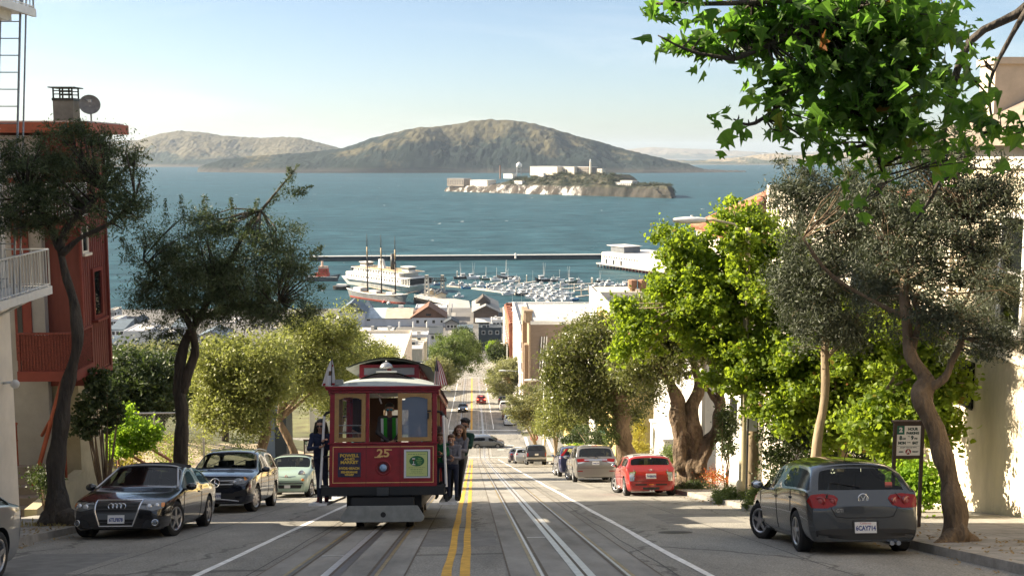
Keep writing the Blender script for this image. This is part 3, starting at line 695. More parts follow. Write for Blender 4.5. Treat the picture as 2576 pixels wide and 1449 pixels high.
# ---------------- right-hand houses
def house(name,label,x0,x1,y0,y1,z1,wm,roof='flat',rm=None,zb=None,over=.35,cat='house',rise=2.2,para=.5,wins=(),wfm=None,side=(),rname='roof'):
 "box house: street face at x0 (right side of street) ; wins = (y, z, w, h) on the street face ; side = (x, z, w, h) on the face towards the hill top"
 zb = zb if zb is not None else min(rz(y0),rz(y1)) - 2
 t = thing(name,label,cat,((x0 + x1) / 2,(y0 + y1) / 2,zb))
 m = MB(); m.bb(x0,x1,y0,y1,zb,z1); m.build('wall',wm,t,world=True)
 rm = rm or M_GRAVEL; m = MB(); s = 1 if x1 > x0 else -1
 if roof == 'flat':
  m.bb(x0 + s * .2,x1 - s * .2,y0 + .2,y1 - .2,z1 - .02,z1 + .03); r = m.build(rname,rm,t,world=True); MW[r.name] = MW[t.name]
  m = MB(); m.bb(x0 - s * .06,x0 + s * .2,y0 - .06,y1 + .06,z1 - .3,z1 + para); m.bb(x1 - s * .2,x1 + s * .06,y0 - .06,y1 + .06,z1 - .3,z1 + para)
  m.bb(x0 + s * .2,x1 - s * .2,y0 - .06,y0 + .2,z1 - .3,z1 + para); m.bb(x0 + s * .2,x1 - s * .2,y1 - .2,y1 + .06,z1 - .3,z1 + para); m.build('parapet',wfm or wm,t,world=True)
 else:
  a,b,c,d = (x0 - s * over,y0 - over),(x1 + s * over,y0 - over),(x1 + s * over,y1 + over),(x0 - s * over,y1 + over)
  th = .16
  if roof == 'hip':
   L = abs(y1 - y0); Wd = abs(x1 - x0); e = min(L,Wd) / 2
   if L >= Wd: p,q = ((x0 + x1) / 2,y0 + e * .9),((x0 + x1) / 2,y1 - e * .9)
   else: p,q = (x0 + s * e * .9,(y0 + y1) / 2),(x1 - s * e * .9,(y0 + y1) / 2)
   vs = [(*k,z1) for k in (a,b,c,d)] + [(*p,z1 + rise),(*q,z1 + rise)]
   fs = [(0,1,4),(1,2,5,4),(2,3,5),(3,0,4,5)] if L >= Wd else [(3,0,4),(0,1,5,4),(1,2,5),(2,3,4,5)]
   vs += [(*k,z1 - th) for k in (a,b,c,d)]
   m.add(vs,fs + [(0,1,7,6),(1,2,8,7),(2,3,9,8),(3,0,6,9),(6,7,8,9)])
  elif roof == 'gabley':      # ridge along the street: slopes fall to the street and away from it
   xm = (x0 + x1) / 2
   m.prism([(a[0],y0 - over,z1 - th),(a[0],y0 - over,z1),(xm,y0 - over,z1 + rise),(b[0],y0 - over,z1),(b[0],y0 - over,z1 - th),(xm,y0 - over,z1 + rise - th * 1.3)],(0,y1 - y0 + 2 * over,0))
   w_ = MB(); w_.prism([(x0,y0 + .01,z1),(xm,y0 + .01,z1 + rise - .2),(x1,y0 + .01,z1)],(0,y1 - y0 - .02,0)); w_.build('gable',wm,t,world=True)
  elif roof == 'gablex':      # ridge across the street: gable faces the street
   ym = (y0 + y1) / 2
   m.prism([(a[0],y0 - over,z1 - th),(a[0],y0 - over,z1),(a[0],ym,z1 + rise),(a[0],y1 + over,z1),(a[0],y1 + over,z1 - th),(a[0],ym,z1 + rise - th * 1.3)],(b[0] - a[0],0,0))
   w_ = MB(); w_.prism([(x0 + s * .01,y0,z1),(x0 + s * .01,ym,z1 + rise - .2),(x0 + s * .01,y1,z1)],(x1 - x0 - s * .02,0,0)); w_.build('gable',wm,t,world=True)
  m.build(rname,rm,t,world=True)
 for (y,z,w_,h_) in wins: window(t,(x0,y + w_,z) if s > 0 else (x0,y,z),(0,-s,0),(0,0,1),w_,h_,wfm,out=(-s,0,0),bars=(0,1),fr=.1,proud=.08)
 for (x,z,w_,h_) in side: window(t,(x,y0,z),(1,0,0),(0,0,1),w_,h_,wfm,out=(0,-1,0),bars=(0,1),fr=.1,proud=.08)
 return t
M_ROOFGB = mat('weathered_shingle',(.24,.19,.15),.9,var=.3,vscale=1.2,bump=.4,bscale=9)
t = house('cream_house','cream stucco house with tall windows at the right edge and shingle roof',11.3,24,9,27.2,80.35,M_CREAM,'gabley',M_ROOFGB,over=.5,rise=3.4,
          wins=[(19.4,76.4,1.3,2.3),(23.1,76.4,.95,2.3),(15,76.4,1.3,2.3)])
m = MB(); m.bb(11.22,11.32,9,27.22,79.9,80.2); m.bb(11.2,11.32,9,27.22,79.72,79.88); m.bb(11.22,11.32,9,27.22,75.7,75.95); m.bb(11.2,11.33,26.6,27.23,75.95,79.72); m.bb(11.21,11.33,21.9,22.4,75.95,79.72); m.build('cornice',M_CREAM2,t,world=True)
m = MB(); m.bb(11.9,12.75,26.2,27.0,80.2,82.05); m.bb(11.83,12.82,26.13,27.07,82.05,82.2); m.build('chimney',mat('chimney_render',(.47,.41,.32),.9,var=.15,vscale=2),t,world=True)
m = MB(); m.bb(11.6,24,27.21,30.6,66,78.6); m.build('side_wing',M_CREAM,t,world=True)
m = MB(); m.bb(11.5,24.1,27.21,30.7,78.6,78.8); m.build('side_wing_cornice',M_CREAM2,t,world=True)
window(t,(11.6,29.6,74.2),(0,-1,0),(0,0,1),1.0,1.9,M_CREAM2,out=(-1,0,0),bars=(0,1),fr=.12,proud=.1)
m = MB();
for i in range(9): m.tube([(11.24,25.2 + i * .12,74.3),(11.24,25.2 + i * .12,75.35)],.016,5)
m.bb(11.22,11.26,25.15,26.25,74.28,74.32); m.bb(11.22,11.26,25.15,26.25,75.33,75.37); m.build('window_grille',M_IRON,t,world=True)
m = MB(); m.bb(11.285,11.298,25.2,26.2,74.3,75.35); m.build('pane',M_GLASS,t,world=True)
t = house('balustrade_house','cream house with balustraded flat roof behind the bright lime trees',11.5,24,31.2,44.4,77.6,M_CREAM2,'flat',wins=[(33,72.6,1.2,2),(36.4,72.6,1.2,2),(40,72.6,1.2,2),(33,75.2,1.2,1.6),(36.4,75.2,1.2,1.6),(40,75.2,1.2,1.6)],para=.15)
m = MB()
for i in range(40): m.lathe([(.05,0),(.09,.15),(.05,.4),(.06,.75)],(11.55,31.4 + i * .33,77.75),n=6)
m.bb(11.42,11.7,31.2,44.45,78.5,78.66)
for y in (31.3,37.8,44.2): m.bb(11.4,11.74,y - .2,y + .2,77.7,78.85)
m.build('balustrade',M_CREAM2,t,world=True)
t = house('white_garage_house','low white modern house front with slab side walls behind the gnarled trunk',10.9,22,44.8,50.2,71.6,M_WHITEW,'flat',M_WHROOF,wins=[(46,68.4,1.4,1.6)],para=.3)
t = house('tiled_house','cream house with red clay tile hip roof beyond the lime trees',11.6,24,50.6,56.2,76.5,M_CREAM2,'hip',M_TILE,over=.7,rise=1.9,wins=[(51.2,73,1.2,2),(54,73,1.2,2),(51.2,69.5,1.2,2)])
m = MB()
for i in range(11): m.bb(10.95,11.6,50.7 + i * .5,50.88 + i * .5,76.1,76.33)
m.build('eave_bracket',M_TRIM,t,world=True)
for i,(xa,ya,xb,yb) in enumerate([(10.9,49.95,10.9,56.85)]):
 m = MB()
 for k in range(20): y = ya + (yb - ya) * k / 19; m.tube([(10.88,y,76.5),(13.9,lerp(y,53.4,.85),78.3)],[.11,.08],6)
 m.build('roof_tile_rows',M_TILE,t,world=True)
gwl = thing('garden_wall','low bright white garden wall block beside the driveway','wall',(10,59,rz(59)))
m = MB(); m.bb(9.7,10.8,57,61.5,rz(62),rz(57) + 1.9); m.build('wall',M_WHITEW,gwl,world=True); m = MB(); m.bb(9.63,10.87,56.93,61.57,rz(57) + 1.9,rz(57) + 2.0); m.build('coping',M_TRIM,gwl,world=True)
M_YELW = mat('yellow_stucco',(.62,.47,.2),.9,var=.12,vscale=1.5)
house('grey_shingle_house','grey house half hidden behind the dark olive crown',12.2,24,60,76,69.0,M_GREYW,'gablex',M_ROOFGB,rise=2.6,wins=[(66,66.5,1.2,1.8),(70,66.5,1.2,1.8)])
house('yellow_house','warm yellow stucco house with tall pilasters behind the sign pole',10.9,24,86,100,67.5,M_YELW,'flat',wins=[(88,60.5,1.2,2.2),(92,60.5,1.2,2.2),(96,60.5,1.2,2.2)],para=.6,wfm=M_CREAM2)
house('pale_house','pale house hidden between round trees near the intersection',11.4,24,102,116,62.0,M_CREAM2,'hip',M_ROOFGB,wins=[(104,56,1.2,1.8),(108,56,1.2,1.8)])
house('ochre_house','ochre corner house behind the round tree trunks',11.0,24,118,137,54.5,M_YELW,'flat',wins=[(121,50,1.2,1.8),(126,50,1.2,1.8),(131,50,1.2,1.8)])
t = house('grey_gabled_house','grey house with pale gable and two chimney pots above the lime tree',13.6,24,106.5,113,66.3,mat('grey_render',(.36,.34,.33),.9,var=.1),'gabley',M_ROOFGB,rise=.9,over=.1,zb=48)
for x in (15.05,16.0):
 m = MB(); m.lathe([(.36,0),(.36,.3),(.27,.32),(.27,.95),(.42,1.0),(.45,1.75),(.3,1.8)],(x,107.4,66.55),n=10); m.build('chimney_pot',mat('chimney_pot_clay',(.3,.17,.11),.85,var=.2,vscale=4),t,world=True)
m = MB(); m.bb(14.2,15.2,106.3,106.6,63.5,64.6); m.prism([(14.0,106.3,64.6),(14.7,106.3,65.4),(15.4,106.3,64.6)],(0,.3,0)); m.build('dormer',M_TRIM,t,world=True)
t = house('shingled_house','dark brown shingled house block above the trees before the bay',18.4,25,167,178,59.6,M_SHING,'flat',para=.12,zb=36)
m = MB(); m.bb(18.2,18.42,166.9,178,44,59.75); m.build('white_side_boards',M_TRIM,t,world=True)
# ---- below the intersection
t = house('tan_victorian','tall tan and brown house with stepped roofline and bay windows',9.2,22,180,203,53.7,mat('brown_side_boards',(.20,.15,.115),.85,var=.12,vscale=1,stretch=(1,1,6)),'flat',para=.25,
          wins=[(182,46,1.2,2.2),(186,46,1.2,2.2),(196,46,1.2,2.2)],side=[(14.2,50.0,.9,1.6)],wfm=M_TRIM)
m = MB(); m.bb(8.9,9.19,179.9,203,38,53.3); m.build('street_front',mat('tan_front',(.30,.22,.15),.85,var=.2),t,world=True)
m = MB(); m.bb(8.2,9.1,187,194,38.5,53.0); m.bb(8.2,9.1,181,183,40,50); m.build('bay',mat('tan_front',(.5,.33,.17)),t,world=True)
m = MB(); m.bb(8.3,9.4,180.2,181.6,53.6,55.2); m.bb(8.1,9.5,180.0,181.9,55.2,55.6); m.bb(8.3,9.3,186,195,53.1,54.3); m.build('stepped_gable',mat('tan_front',(.5,.33,.17)),t,world=True)
for z in (44,47.5,50.5):
 window(t,(8.19,189,z),(0,1,0),(0,0,1),1.3,1.6,M_TRIM,out=(-1,0,0)); window(t,(8.19,191.6,z),(0,1,0),(0,0,1),1.3,1.6,M_TRIM,out=(-1,0,0))
m = MB();
for x in (10.6,11.0,11.4): m.tube([(x,179.8,46.5),(x + .3,179.8,51.5)],.09,6)
m.build('side_pipe',M_TRIM,t,world=True)
m = MB(); m.bb(10.8,13.4,178.6,179.98,38,46.3); m.build('side_porch',mat('porch_cream',(.55,.5,.42),.8),t,world=True)
m = MB(); m.bb(12.5,13.3,178.55,178.62,39,45.5); m.build('porch_red_panel',mat('dull_red',(.3,.06,.04),.8),t,world=True)
t = house('white_corner_house','white three storey house between the tan house and the brick warehouse',8.9,22,206,252,47.3,M_WHITEW,'flat',M_WHROOF,wins=[(y,z,1.5,2.2) for y in (209,218,228,240) for z in (36,41,44.3)],side=[(10.2,43,1.2,2),(13,43,1.2,2)],para=.5)
M_BRICK = mat('red_brick',(.36,.13,.075),.9,var=.3,vscale=.6)
t = thing('brick_warehouse','large red brick warehouse with pale flat roof and skylights','building',(22,275,20))
m = MB(); m.bb(8.2,40,257,291,15,41.6); m.build('wall',M_BRICK,t,world=True)
m = MB(); m.bb(8.5,39.7,257.3,290.7,41.58,41.64); m.build('roof',M_WHROOF,t,world=True)
m = MB(); m.bb(8.1,8.5,256.9,291.1,41.4,42.3); m.bb(8.5,40,290.7,291.1,41.4,42.6); m.bb(8.5,40,256.9,257.3,41.4,41.9)
for i in range(9): m.bb(8.5,9.5 + .3 * (i % 2),259 + i * 3.5,260.3 + i * 3.5,41.6,42.25)
m.build('parapet',M_BRICK,t,world=True)
for i in range(8):
 for z in (24,30,36): window(t,(8.2,259.5 + i * 4 + 1.6,z),(0,-1,0),(0,0,1),1.6,2.4,M_TRIM,out=(-1,0,0),bars=(1,1),fr=.15)
for (x,y,w_,d_) in ((17,276,2.6,3.2),(33,280,3,4),(36.5,276,2.2,3),(20,262,2.2,2),(29,263,1.8,2)):
 m = MB(); m.bb(x,x + w_,y,y + d_,41.62,42.3); m.build('skylight',mat('skylight_grey',(.18,.19,.21),.4),t,world=True)
for i,(x,y) in enumerate([(19,282),(22,284),(25,270),(25.6,267),(26,263),(21,270),(30,285),(14,283),(28,274)]):
 m = MB(); m.lathe([(.28,0),(.28,.6),(.5,.7),(.4,1.1),(.05,1.2)],(x,y,41.63),n=8); m.build('roof_vent',M_WPAINT,t,world=True)
m = MB()
for i in range(5): m.bb(17 + i * .9,17.4 + i * .9,257.5,258.4,41.62,43.2)
m.bb(23,27,257.6,259.5,41.62,42.9); m.bb(15.2,17,257.5,260,41.62,42.5); m.build('roof_plant',M_WPAINT,t,world=True)
t = house('grey_annex','pale grey annex with window rows beside the brick warehouse roof',35.5,48,246,256.5,40.8,M_CREAM2,'flat',M_WHROOF,para=.2,zb=14,side=[(36 + i * 1.6,38,.9,1.4) for i in range(5)])
house('corner_house','pale corner house hidden behind the cable car below the crossing',-10.6,-24,167,199,49.2,M_CREAM2,'flat',M_GRAVEL,wins=[(170 + k * 6,43,1.4,2) for k in range(5)])
t = house('low_grey_house','low grey flat roofed building below the left trees',-10.5,-24,232,252,34.4,mat('slate_blue_wall',(.09,.11,.125),.85,var=.1),'flat',M_GRAVEL,para=.3,side=[])
t = house('cream_roofed_house','cream flat roofed building stepping down behind the cable car',-10.5,-26,205,222,38.4,M_CREAM,'flat',mat('tan_roof',(.5,.43,.33),.9,var=.2),para=.3)
for i,(y0,y1,h) in enumerate([(316,350,34),(355,390,28)]):
 house('street_house',['brown house past the warehouse on the right','pale house at the bottom of the hill on the right'][i],10.4,26,y0,y1,h,[M_SHING,M_CREAM2][i],'flat',M_WHROOF,wins=[(y0 + 3 + k * 6,h - 4,1.6,2) for k in range(4)])
# ================================================================== TREES AND PLANTS
M_BARKD = mat('dark_bark',(.06,.05,.04),.95,var=.45,vscale=5,bump=1.0,bscale=9,stretch=(1,1,.25),bdist=.14)
M_BARKB = mat('brown_bark',(.17,.12,.075),.95,var=.4,vscale=4,bump=1.0,bscale=8,stretch=(1,1,.3),bdist=.14)
M_BARKP = mat('pale_bark',(.26,.20,.13),.95,var=.35,vscale=3,bump=.6,bscale=7,stretch=(1,1,.3))
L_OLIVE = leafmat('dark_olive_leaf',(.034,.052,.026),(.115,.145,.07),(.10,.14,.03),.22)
L_SILVER = leafmat('silver_olive_leaf',(.028,.036,.024),(.105,.118,.076),(.10,.13,.04),.16)
L_LIME = leafmat('lime_plane_leaf',(.055,.10,.013),(.175,.24,.03),(.36,.48,.03),.48,dead=(.2,.07,.02))
L_MAPLE = leafmat('green_plane_leaf',(.03,.062,.02),(.095,.155,.035),(.19,.40,.04),.5,.45,dead=(.22,.07,.015))
L_FICUS = leafmat('glossy_ficus_leaf',(.05,.068,.016),(.15,.145,.045),(.2,.24,.04),.3,.35,.5)
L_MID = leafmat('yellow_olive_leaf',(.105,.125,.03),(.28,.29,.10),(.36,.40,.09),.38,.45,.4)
L_GREY = leafmat('grey_green_leaf',(.12,.13,.06),(.27,.27,.14),(.3,.32,.1),.35)
L_DARK = leafmat('dark_green_leaf',(.02,.035,.014),(.065,.085,.03),(.1,.15,.03),.25)
L_BRIGHT = leafmat('bright_green_leaf',(.10,.19,.014),(.2,.32,.03),(.4,.6,.04),.45)
L_HEDGE = leafmat('hedge_leaf',(.07,.10,.03),(.17,.2,.07),(.2,.3,.05),.3)
def _tmpl(kind):
 if kind == 'oval': return np.array([[0,-.5,0],[.28,0,.06],[0,.5,0],[-.28,0,.06]]),[[0,1,2,3]]
 if kind == 'narrow': return np.array([[0,-.5,0],[.13,0,.03],[0,.5,0],[-.13,0,.03]]),[[0,1,2,3]]
 if kind == 'broad': return np.array([[0,-.5,0],[.38,-.15,.09],[.25,.3,.05],[0,.5,-.05],[-.25,.3,.05],[-.38,-.15,.09]]),[[0,1,2,3,4,5]]
 h = [(0,-.45),(.2,-.42),(.52,-.28),(.26,-.06),(.46,.2),(.14,.14),(0,.56)]
 a = [(x,y,.3 * x - .35 * y * y) for x,y in h]; b = [(-x,y,.22 * x - .35 * y * y) for x,y in h[1:-1]]
 return np.array(a + b),[[0,1,2,3,4,5,6],[0,6,11,10,9,8,7]]
def leaves(C,size,kind,rs,up=.5,axis=None,ab=0.):
 "leaf blades at points C: verts, faces"
 n = len(C); T,F = _tmpl(kind); T = np.asarray(T,dtype=np.float64)
 nr = rs.normal(size=(n,3)); nr[:,2] += up * 1.2; nr /= np.linalg.norm(nr,axis=1)[:,None]
 ax = rs.normal(size=(n,3))
 if axis is not None: ax = ax * (1 - ab) + np.asarray(axis) * ab * 1.7
 ax -= nr * (ax * nr).sum(1)[:,None]; ax /= np.linalg.norm(ax,axis=1)[:,None] + 1e-9
 bx = np.cross(ax,nr); sz = size * rs.uniform(.5,1.4,n)
 vs = C[:,None,:] + sz[:,None,None] * (T[None,:,0,None] * bx[:,None,:] + T[None,:,1,None] * ax[:,None,:] + T[None,:,2,None] * nr[:,None,:])
 k = len(T); fs = (np.arange(n)[:,None,None] * k + np.array(F)[None]).reshape(-1,len(F[0]))
 return vs.reshape(-1,3),fs
def B(px,py,z,rx,ry,rd=None):
 c = P(px,py,z); a = rx * z / FP; b = ry * z / FP
 return (c,(a,rd if rd else a * .8,b))
def scatter(blobs,n,rs,clumps,sig,shell=.5,flatten=.7):
 vol = np.array([b[1][0] * b[1][1] * b[1][2] for b in blobs]) ** .8; vol /= vol.sum()
 out = []; cl = []
 for b,f in zip(blobs,vol):
  k = max(3,int(clumps * f)); d = rs.normal(size=(k,3)); d /= np.linalg.norm(d,axis=1)[:,None]
  rr = rs.uniform(0,1,k) ** shell; c = np.array(b[0]) + d * rr[:,None] * np.array(b[1])
  cl.append(c); m = max(4,int(n * f)); wgt = rs.uniform(.3,1.7,k); wgt /= wgt.sum()
  i = rs.choice(k,m,p=wgt); s = sig * rs.uniform(.5,1.4,k)[i]
  off = rs.normal(size=(m,3)) * s[:,None]; off[:,2] *= flatten
  out.append(c[i] + off)
 return np.concatenate(out),np.concatenate(cl)
def px_path(pts):
 return [P(*p) for p in pts]
def smooth_path(pts,rad,k=4):
 "Catmull-Rom through the points"
 pts = [V(p) for p in pts]; o = []; r = []
 for i in range(len(pts) - 1):
  p0,p1,p2,p3 = pts[max(i - 1,0)],pts[i],pts[i + 1],pts[min(i + 2,len(pts) - 1)]
  for j in range(k):
   t = j / k
   o.append(.5 * ((2 * p1) + (p2 - p0) * t + (2 * p0 - 5 * p1 + 4 * p2 - p3) * t * t + (3 * p1 - p0 - 3 * p2 + p3) * t ** 3)); r.append(lerp(rad[i],rad[i + 1],t))
 o.append(pts[-1]); r.append(rad[-1]); return o,r
def tree(name,label,base,limbs,blobs,n,leaf,size,lm,bark,seed=1,clumps=120,sig=.35,up=.5,group=None,cat='tree',jit=.12,twigs=40,axis=None,ab=0.,shell=.45,nseg=10,extra=None,flatten=.75,twr=.018,knob=0):
 rs = np.random.default_rng(seed); t = thing(name,label,cat,base,group=group)
 C,cl = scatter(blobs,n,rs,clumps,sig,shell,flatten)
 if extra is not None: C = np.concatenate([C,extra(rs)])
 vs,fs = leaves(C,size,leaf,rs,up,axis,ab)
 npmesh('crown',vs,fs,lm,t)
 m = MB(); ends = []
 for pts,rad in limbs:
  o,r = smooth_path(pts,rad,9 if knob else 4); m.tube(o,r,nseg,True,jit,seed,knob)
  ends += [(p,rr) for p,rr in zip(o[len(o) // 2:],r[len(o) // 2:])]
 if ends and twigs:
  for c in cl[rs.choice(len(cl),min(twigs,len(cl)),replace=False)]:
   c = V(c); p,rr = min(ends,key=lambda e: (e[0] - c).length)
   if (p - c).length < 6:
    q = p.lerp(c,.5) + V((rs.normal() * .15,rs.normal() * .15,rs.normal() * .1)) * (p - c).length * .5
    m.tube([p,q,c],[min(rr * .6,twr * 2),twr * 1.3,twr * .5],5)
 m.build('trunk',bark,t,True,world=True)
 return t
def gr(x,y,up=.14): return street(x,y,up)
# ---------------- left,near: two old olive trees standing in the shade
b0 = P(148,1300,24.2)
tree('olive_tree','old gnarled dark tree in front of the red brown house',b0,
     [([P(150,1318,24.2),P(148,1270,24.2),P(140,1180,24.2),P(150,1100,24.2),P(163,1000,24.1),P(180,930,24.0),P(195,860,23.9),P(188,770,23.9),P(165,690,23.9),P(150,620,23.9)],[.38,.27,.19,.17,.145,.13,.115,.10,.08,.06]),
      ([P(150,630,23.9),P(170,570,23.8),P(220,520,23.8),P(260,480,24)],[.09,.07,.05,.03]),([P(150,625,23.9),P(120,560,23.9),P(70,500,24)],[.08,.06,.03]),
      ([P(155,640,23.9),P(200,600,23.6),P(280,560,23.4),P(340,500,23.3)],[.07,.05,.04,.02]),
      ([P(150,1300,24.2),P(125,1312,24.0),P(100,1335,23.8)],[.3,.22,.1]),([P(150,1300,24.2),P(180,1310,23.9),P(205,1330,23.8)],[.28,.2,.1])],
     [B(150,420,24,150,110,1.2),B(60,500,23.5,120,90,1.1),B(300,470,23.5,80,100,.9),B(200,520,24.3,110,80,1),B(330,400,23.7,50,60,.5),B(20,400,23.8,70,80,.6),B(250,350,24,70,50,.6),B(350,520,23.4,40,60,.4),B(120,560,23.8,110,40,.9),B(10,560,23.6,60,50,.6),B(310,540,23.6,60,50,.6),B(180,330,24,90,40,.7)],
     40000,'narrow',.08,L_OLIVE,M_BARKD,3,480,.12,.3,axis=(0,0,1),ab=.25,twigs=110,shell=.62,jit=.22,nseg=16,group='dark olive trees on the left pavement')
def sprigs(lst,n,sg):
 def f(rs):
  o = []
  for (x0,y0,x1,y1,z) in lst:
   a,b = np.array(P(x0,y0,z)),np.array(P(x1,y1,z)); t = rs.uniform(0,1,n)
   o.append(a + (b - a) * t[:,None] + rs.normal(size=(n,3)) * sg * (1.15 - t[:,None] * .8))
  return np.concatenate(o)
 return f
b1 = street(-9.05,34.6,.1)
tree('olive_tree','dark bushy tree with a forked trunk and one long sunlit sprig on top',b1,
     [([b1 - V((0,0,.2)),P(452,1180,35),P(458,1060,35),P(450,960,35),P(462,870,35),P(500,800,35),P(540,730,35)],[.28,.22,.2,.18,.14,.11,.06]),
      ([P(456,985,35),P(490,890,35),P(478,820,34.8),P(440,760,34.6)],[.17,.13,.1,.05]),
      ([P(505,800,35),P(600,770,34.6),P(700,760,34.4)],[.1,.07,.03]),([P(500,805,35),P(420,720,35),P(360,650,35)],[.1,.07,.03]),
      ([P(540,730,35),P(620,580,35),P(690,490,35),P(740,430,35)],[.07,.05,.035,.015])],
     [B(560,680,35,210,120,2.0),B(430,640,35,110,110,1.4),B(690,640,34.6,110,100,1.3),B(550,580,35,150,60,1.3),B(360,720,34.8,60,80,.8),B(760,690,34.6,60,80,.8),B(620,780,34.5,130,50,1.0),B(470,790,35.3,90,50,.8),B(780,760,34.5,45,45,.5),B(560,740,35,190,90,2.0),B(400,760,34.7,70,60,.9),B(680,790,34.6,100,50,1.0),B(420,830,35.2,50,40,.6),B(740,800,34.5,60,40,.6)],
     80000,'narrow',.10,L_OLIVE,M_BARKD,5,820,.17,.3,axis=(0,0,1),ab=.3,twigs=130,shell=.62,jit=.15,nseg=14,group='dark olive trees on the left pavement',
     extra=sprigs([(640,560,700,490,35),(690,500,750,415,35),(710,490,785,468,35),(520,560,515,490,35),(585,560,580,500,35),(465,570,455,490,35),(420,590,415,500,35),(640,560,648,500,35),(735,460,725,420,35),(735,490,772,485,35),(780,650,810,620,35),(330,640,305,600,35)],260,.09))
# ---------------- left,middle: sunlit yellow-green street trees
def street_tree(label,bx,by,blobs,n,seed,lean=(0,0),lm=L_MID,size=.13,group='sunlit street trees along the left pavement',bark=M_BARKB,r=.2,clumps=300,sig=.26,leaf='oval',name='street_tree',up=.14,h=2.4):
 b = street(bx,by,up); f = b + V((lean[0],lean[1],h)); tops = [bl[0] for bl in blobs[:5]]
 limbs = [([b - V((0,0,.2)),b + V((lean[0] * .2 + .1,0,h * .45)),f],[r * 1.35,r,r * .85])]
 for c in tops: limbs.append(([f,f.lerp(c,.5) + V((.1,0,.15)),c],[r * .65,r * .4,r * .15]))
 return tree(name,label,b,limbs,blobs,n,leaf,size,lm,bark,seed,clumps,sig,.5,group,twigs=60)
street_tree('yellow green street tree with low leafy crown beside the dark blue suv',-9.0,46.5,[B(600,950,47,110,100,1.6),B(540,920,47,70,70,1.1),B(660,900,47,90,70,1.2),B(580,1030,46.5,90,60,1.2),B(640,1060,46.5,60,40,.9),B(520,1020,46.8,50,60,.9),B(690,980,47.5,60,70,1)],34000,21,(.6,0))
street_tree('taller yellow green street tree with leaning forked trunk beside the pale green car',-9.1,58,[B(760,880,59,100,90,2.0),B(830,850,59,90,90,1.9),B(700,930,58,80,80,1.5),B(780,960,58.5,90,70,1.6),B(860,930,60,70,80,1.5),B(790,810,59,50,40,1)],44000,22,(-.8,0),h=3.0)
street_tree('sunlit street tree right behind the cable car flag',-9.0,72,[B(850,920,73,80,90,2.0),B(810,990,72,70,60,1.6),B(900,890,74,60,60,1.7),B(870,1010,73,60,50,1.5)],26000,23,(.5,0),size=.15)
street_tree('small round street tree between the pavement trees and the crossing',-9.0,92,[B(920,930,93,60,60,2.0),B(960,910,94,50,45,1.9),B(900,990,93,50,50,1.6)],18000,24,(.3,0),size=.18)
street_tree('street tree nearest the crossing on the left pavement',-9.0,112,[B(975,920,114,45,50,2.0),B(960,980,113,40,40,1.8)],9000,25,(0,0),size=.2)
for i,(px,py,z,rx,ry,lab) in enumerate([(350,960,66,90,80,'dark round tree beyond the fence next to the red brown house corner'),(300,940,74,70,60,'dark tree at the left end of the fence trees'),(450,950,70,80,75,'dark tree beyond the fence behind the forked trunk'),(400,900,96,90,40,'olive green tree farther down behind the fence trees'),(560,930,84,90,80,'dark tree behind the low street tree'),(680,920,100,90,70,'dark tree behind the two sunlit street trees')]):
 c = P(px,py,z); b = V((c.x,c.y,gz(c.x,c.y)))
 a = rx * z / FP; hgt = c.z - b.z
 tree('park_tree',lab,b,[([b - V((0,0,.2)),b + V((.1,0,hgt * .5)),c],[.3,.22,.12])],[(c,(a,a * .8,ry * z / FP)),(c + V((a * .6,.5,-.5)),(a * .6,a * .6,a * .6)),(c + V((-a * .6,.5,-.6)),(a * .6,a * .6,a * .6)),(c + V((0,0,-a * .7)),(a * .9,a * .7,a * .4))],
         17000,'oval',.24,L_DARK if i != 3 else L_GREY,M_BARKD,40 + i,150,.42,group='trees beyond the chain link fence',twigs=10)
# ---------------- right,near: plane branch hanging in from above
rsm = np.random.default_rng(77)
MAPB = P(2900,420,11.5); MAPB = street(8.2,8.5,.14)
def along(p,q,n,sp,rs): t = rs.uniform(0,1,n); return np.array(p) + (np.array(q) - np.array(p)) * t[:,None] + rs.normal(size=(n,3)) * sp
mp_limbs = [
 ([MAPB - V((0,0,.3)),MAPB + V((.1,.1,2.6)),MAPB + V((-.3,.6,5.5))],[.26,.2,.17]),
 ([MAPB + V((-.3,.6,5.5)),P(2700,-260,9.2),P(2450,-120,9.2),P(2250,-20,9.2),P(2050,60,9.0),P(1850,150,9.0)],[.14,.10,.08,.06,.04,.015]),
 ([P(2700,-260,9.2),P(2600,0,9.6),P(2440,105,9.6),P(2380,300,9.6),P(2360,460,9.6),P(2300,560,9.7)],[.09,.045,.035,.022,.016,.008]),
 ([P(2600,0,9.6),P(2545,90,9.5),P(2490,210,9.5),P(2500,330,9.4)],[.035,.02,.014,.007]),
 ([P(2250,-20,9.2),P(2000,0,8.9),P(1800,10,8.9),P(1650,10,8.9)],[.05,.03,.02,.008]),
 ([P(2050,60,9.0),P(2000,220,9.2),P(1900,310,9.2),P(1845,300,9.2)],[.04,.025,.016,.006]),
 ([P(2250,-20,9.2),P(2180,200,9.2),P(2200,360,9.2),P(2230,460,9.2)],[.05,.03,.02,.008]),
 ([P(1850,150,9),P(1740,130,9),P(1655,90,9)],[.02,.012,.005])]
